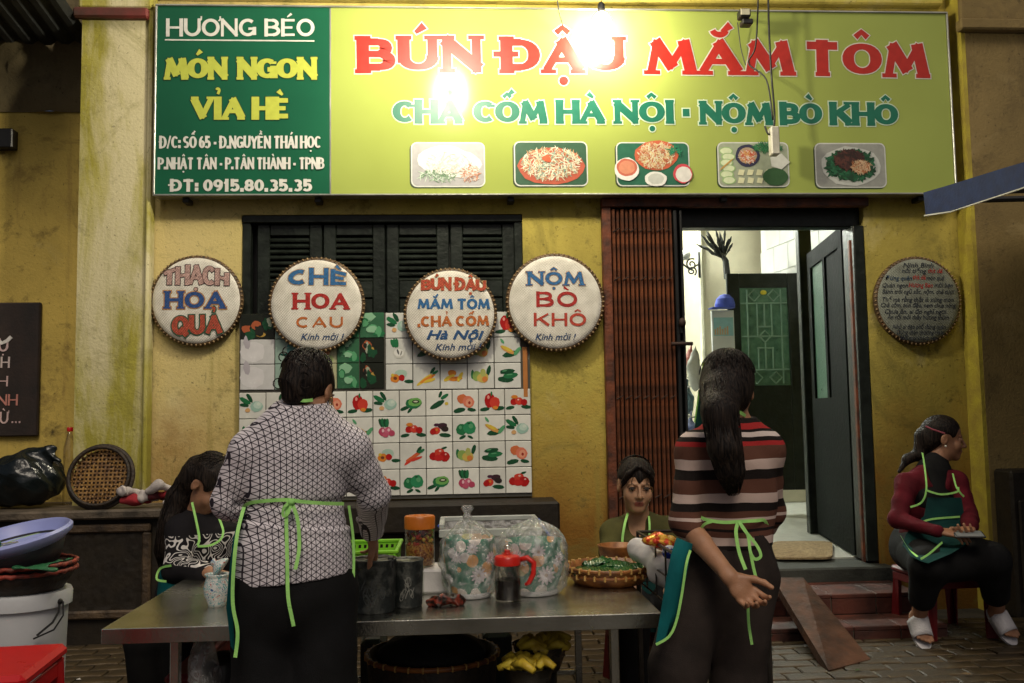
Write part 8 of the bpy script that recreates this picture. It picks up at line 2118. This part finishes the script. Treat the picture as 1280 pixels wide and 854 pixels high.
for sgn, R__ in ((1, .06), (-1, .05)): b.tube([q + Vector((-.08 + R__ * (1 - k / 26) * math.cos(k * .45 + sgn), -.01, -.04 + sgn * .035 + R__ * (1 - k / 26) * math.sin(k * .45 + sgn))) for k in range(22)], .009, 5)
b.tube([q, q + Vector((-.1, -.01, -.06)), q + Vector((-.17, -.01, .0)), q + Vector((-.17, -.01, .05))], .010, 6); tag(b.build('bracket', M_black, sc, smooth=True), kind='stuff')
b = MB(); b.ell(q + Vector((-.15, -.01, .09)), (.062, .062, .055), 16, 10); b.build('globe', mat('milk_glass', (.62, .62, .58), rough=.2), sc, smooth=True)
p = at(900, 410, 2.9)
bd_ = thing('menu_sign', 'white board with a pale blue picture leaning by the inner door', 'sign', tuple(p + Vector((0, 0, -.6))))
x0, x1 = at(890, 410, 2.4).x, at(918, 410, 2.4).x
b = MB(); b.bbox(x0, x1, 2.4, 2.43, ZF, at(900, 388, 2.4).z, .004); b.build('board', mat('white_board_gloss', (.68, .70, .72), rough=.25, var=.04), bd_)
b = MB(); b.cur = (.30, .55, .62); zz1, zz0 = at(900, 397, 2.4).z, at(900, 420, 2.4).z; b.box(x0 + .015, x1 - .01, 2.3975, 2.3995, zz0, zz1); b.cur = (.6, .4, .25)
for k in range(6): b.box(x0 + .02 + k * .022, x0 + .034 + k * .022, 2.396, 2.3974, zz0 + .01, zz0 + .06 + .012 * (k % 3))
b.build('picture', M_print, bd_)
p = at(906, 376, 2.38); b = MB(); vs = []
b.lathe([(.085, -.03), (.088, 0), (.075, .05), (.04, .085), (0, .095)], p, 24); b.v = [(v[0], v[1], v[2]) for v in b.v]; b.box(p.x - .13, p.x - .05, p.y - .07, p.y + .07, p.z - .034, p.z - .026); b.v = [(v[0], v[1], v[2] - .035) for v in b.v]
cp = b.build('blue_hat', mat('blue_cap_cloth', (.05, .08, .42), rough=.8), base=tuple(p - Vector((0, 0, .03)))); tag(cp, 'blue cap perched on top of the white board', 'cap')
for k, (px, py, YY, r, cc, lab) in enumerate(((868, 465, 2.0, (.07, .06, .16), (.62, .62, .58), 'hanging white shopping bag inside the room by the gate'), (862, 450, 2.2, (.05, .05, .06), (.6, .22, .2), 'small pink bag hung inside behind the gate'), (878, 480, 2.1, (.045, .05, .13), (.35, .45, .05), 'yellow green bag hanging beside the white board'), (858, 500, 2.3, (.07, .06, .13), (.10, .16, .20), 'slate blue bag low behind the gate edge'), (862, 540, 2.2, (.08, .06, .10), (.18, .22, .42), 'pale blue sack on a crate inside the room'))):
    p = at(px, py, YY); S = SDF(p - Vector((.2, .2, .3)), p + Vector((.2, .2, .3)), .008); S.ell(p, r, None, .01); S.cap(p + Vector((0, 0, r[2] * .8)), p + Vector((.02, 0, r[2] + .07)), .02, .008, .04)
    t_ = thing('hanging_bag', lab, 'bag', tuple(p)); sdf_obj('bag_skin', S, mat('bag_skin_%s' % 'abcde'[k], cc, rough=.35, bump=.5, bscale=20), t_, disp=wrink(k + 30, .014, 36, (.3, 0, 1), 1.4))
b = MB(); p = at(866, 490, 2.05); tag(b.tube([p + Vector((.0 + .10 * math.cos(2 * PI * k / 32), .0, -.08 + .13 * math.sin(2 * PI * k / 32))) for k in range(33)], .008, 6, cap=False).build('fan_guard', mat('pale_ring', (.6, .6, .58), rough=.3), base=tuple(p), smooth=True), 'pale round fan guard ring inside by the gate', 'fan')
# hanging green apron beside the striped woman, inside
ap = thing('hung_apron', 'dark green apron with pale trim hanging inside the doorway', 'apron', tuple(at(874, 540, 1.2)))
q0 = lambda px, py: np.array(at(px, py, 1.2))
sheet(ap, 'apron_cloth', ([q0(873, 488), q0(870, 515), q0(868, 545)], [q0(884, 488), q0(892, 515), q0(900, 548)]), M_dteal)
tape(ap, [q0(876, 484) + (0, -.02, 0), q0(877, 500) + (0, -.03, 0), q0(884, 513) + (0, -.03, 0)], .02, name='neck_strap'); tape(ap, [q0(873, 490) + (0, -.02, 0), q0(869, 515) + (0, -.03, 0), q0(867, 528) + (0, -.03, 0)], .014, name='apron_trim')

# ---- scraps on the paving
b = MB(); rr = random.Random(77)
for k in range(70):
    x, y = rr.uniform(-2.9, 3.1), rr.uniform(-1.9, -.42)
    if .2 < x < 2.15 and y > -.95: continue
    a = rr.uniform(0, 6.3); l_, w_ = rr.uniform(.006, .03), rr.uniform(.004, .012); b.cur = rr.choice([(.10, .08, .03), (.45, .42, .36), (.05, .08, .02), (.16, .10, .04), (.5, .48, .45)])
    c_, s_ = math.cos(a), math.sin(a); z_ = .030
    b.add([(x + c_ * u - s_ * v, y + s_ * u + c_ * v, z_ + dz) for u, v, dz in ((-l_, 0, 0), (0, -w_, .003), (l_, 0, .001), (0, w_, .005))], [(0, 1, 2), (0, 2, 3)])
tag(b.build('litter', M_matte), 'leaf and paper scraps scattered over the worn paving', 'litter', kind='stuff')
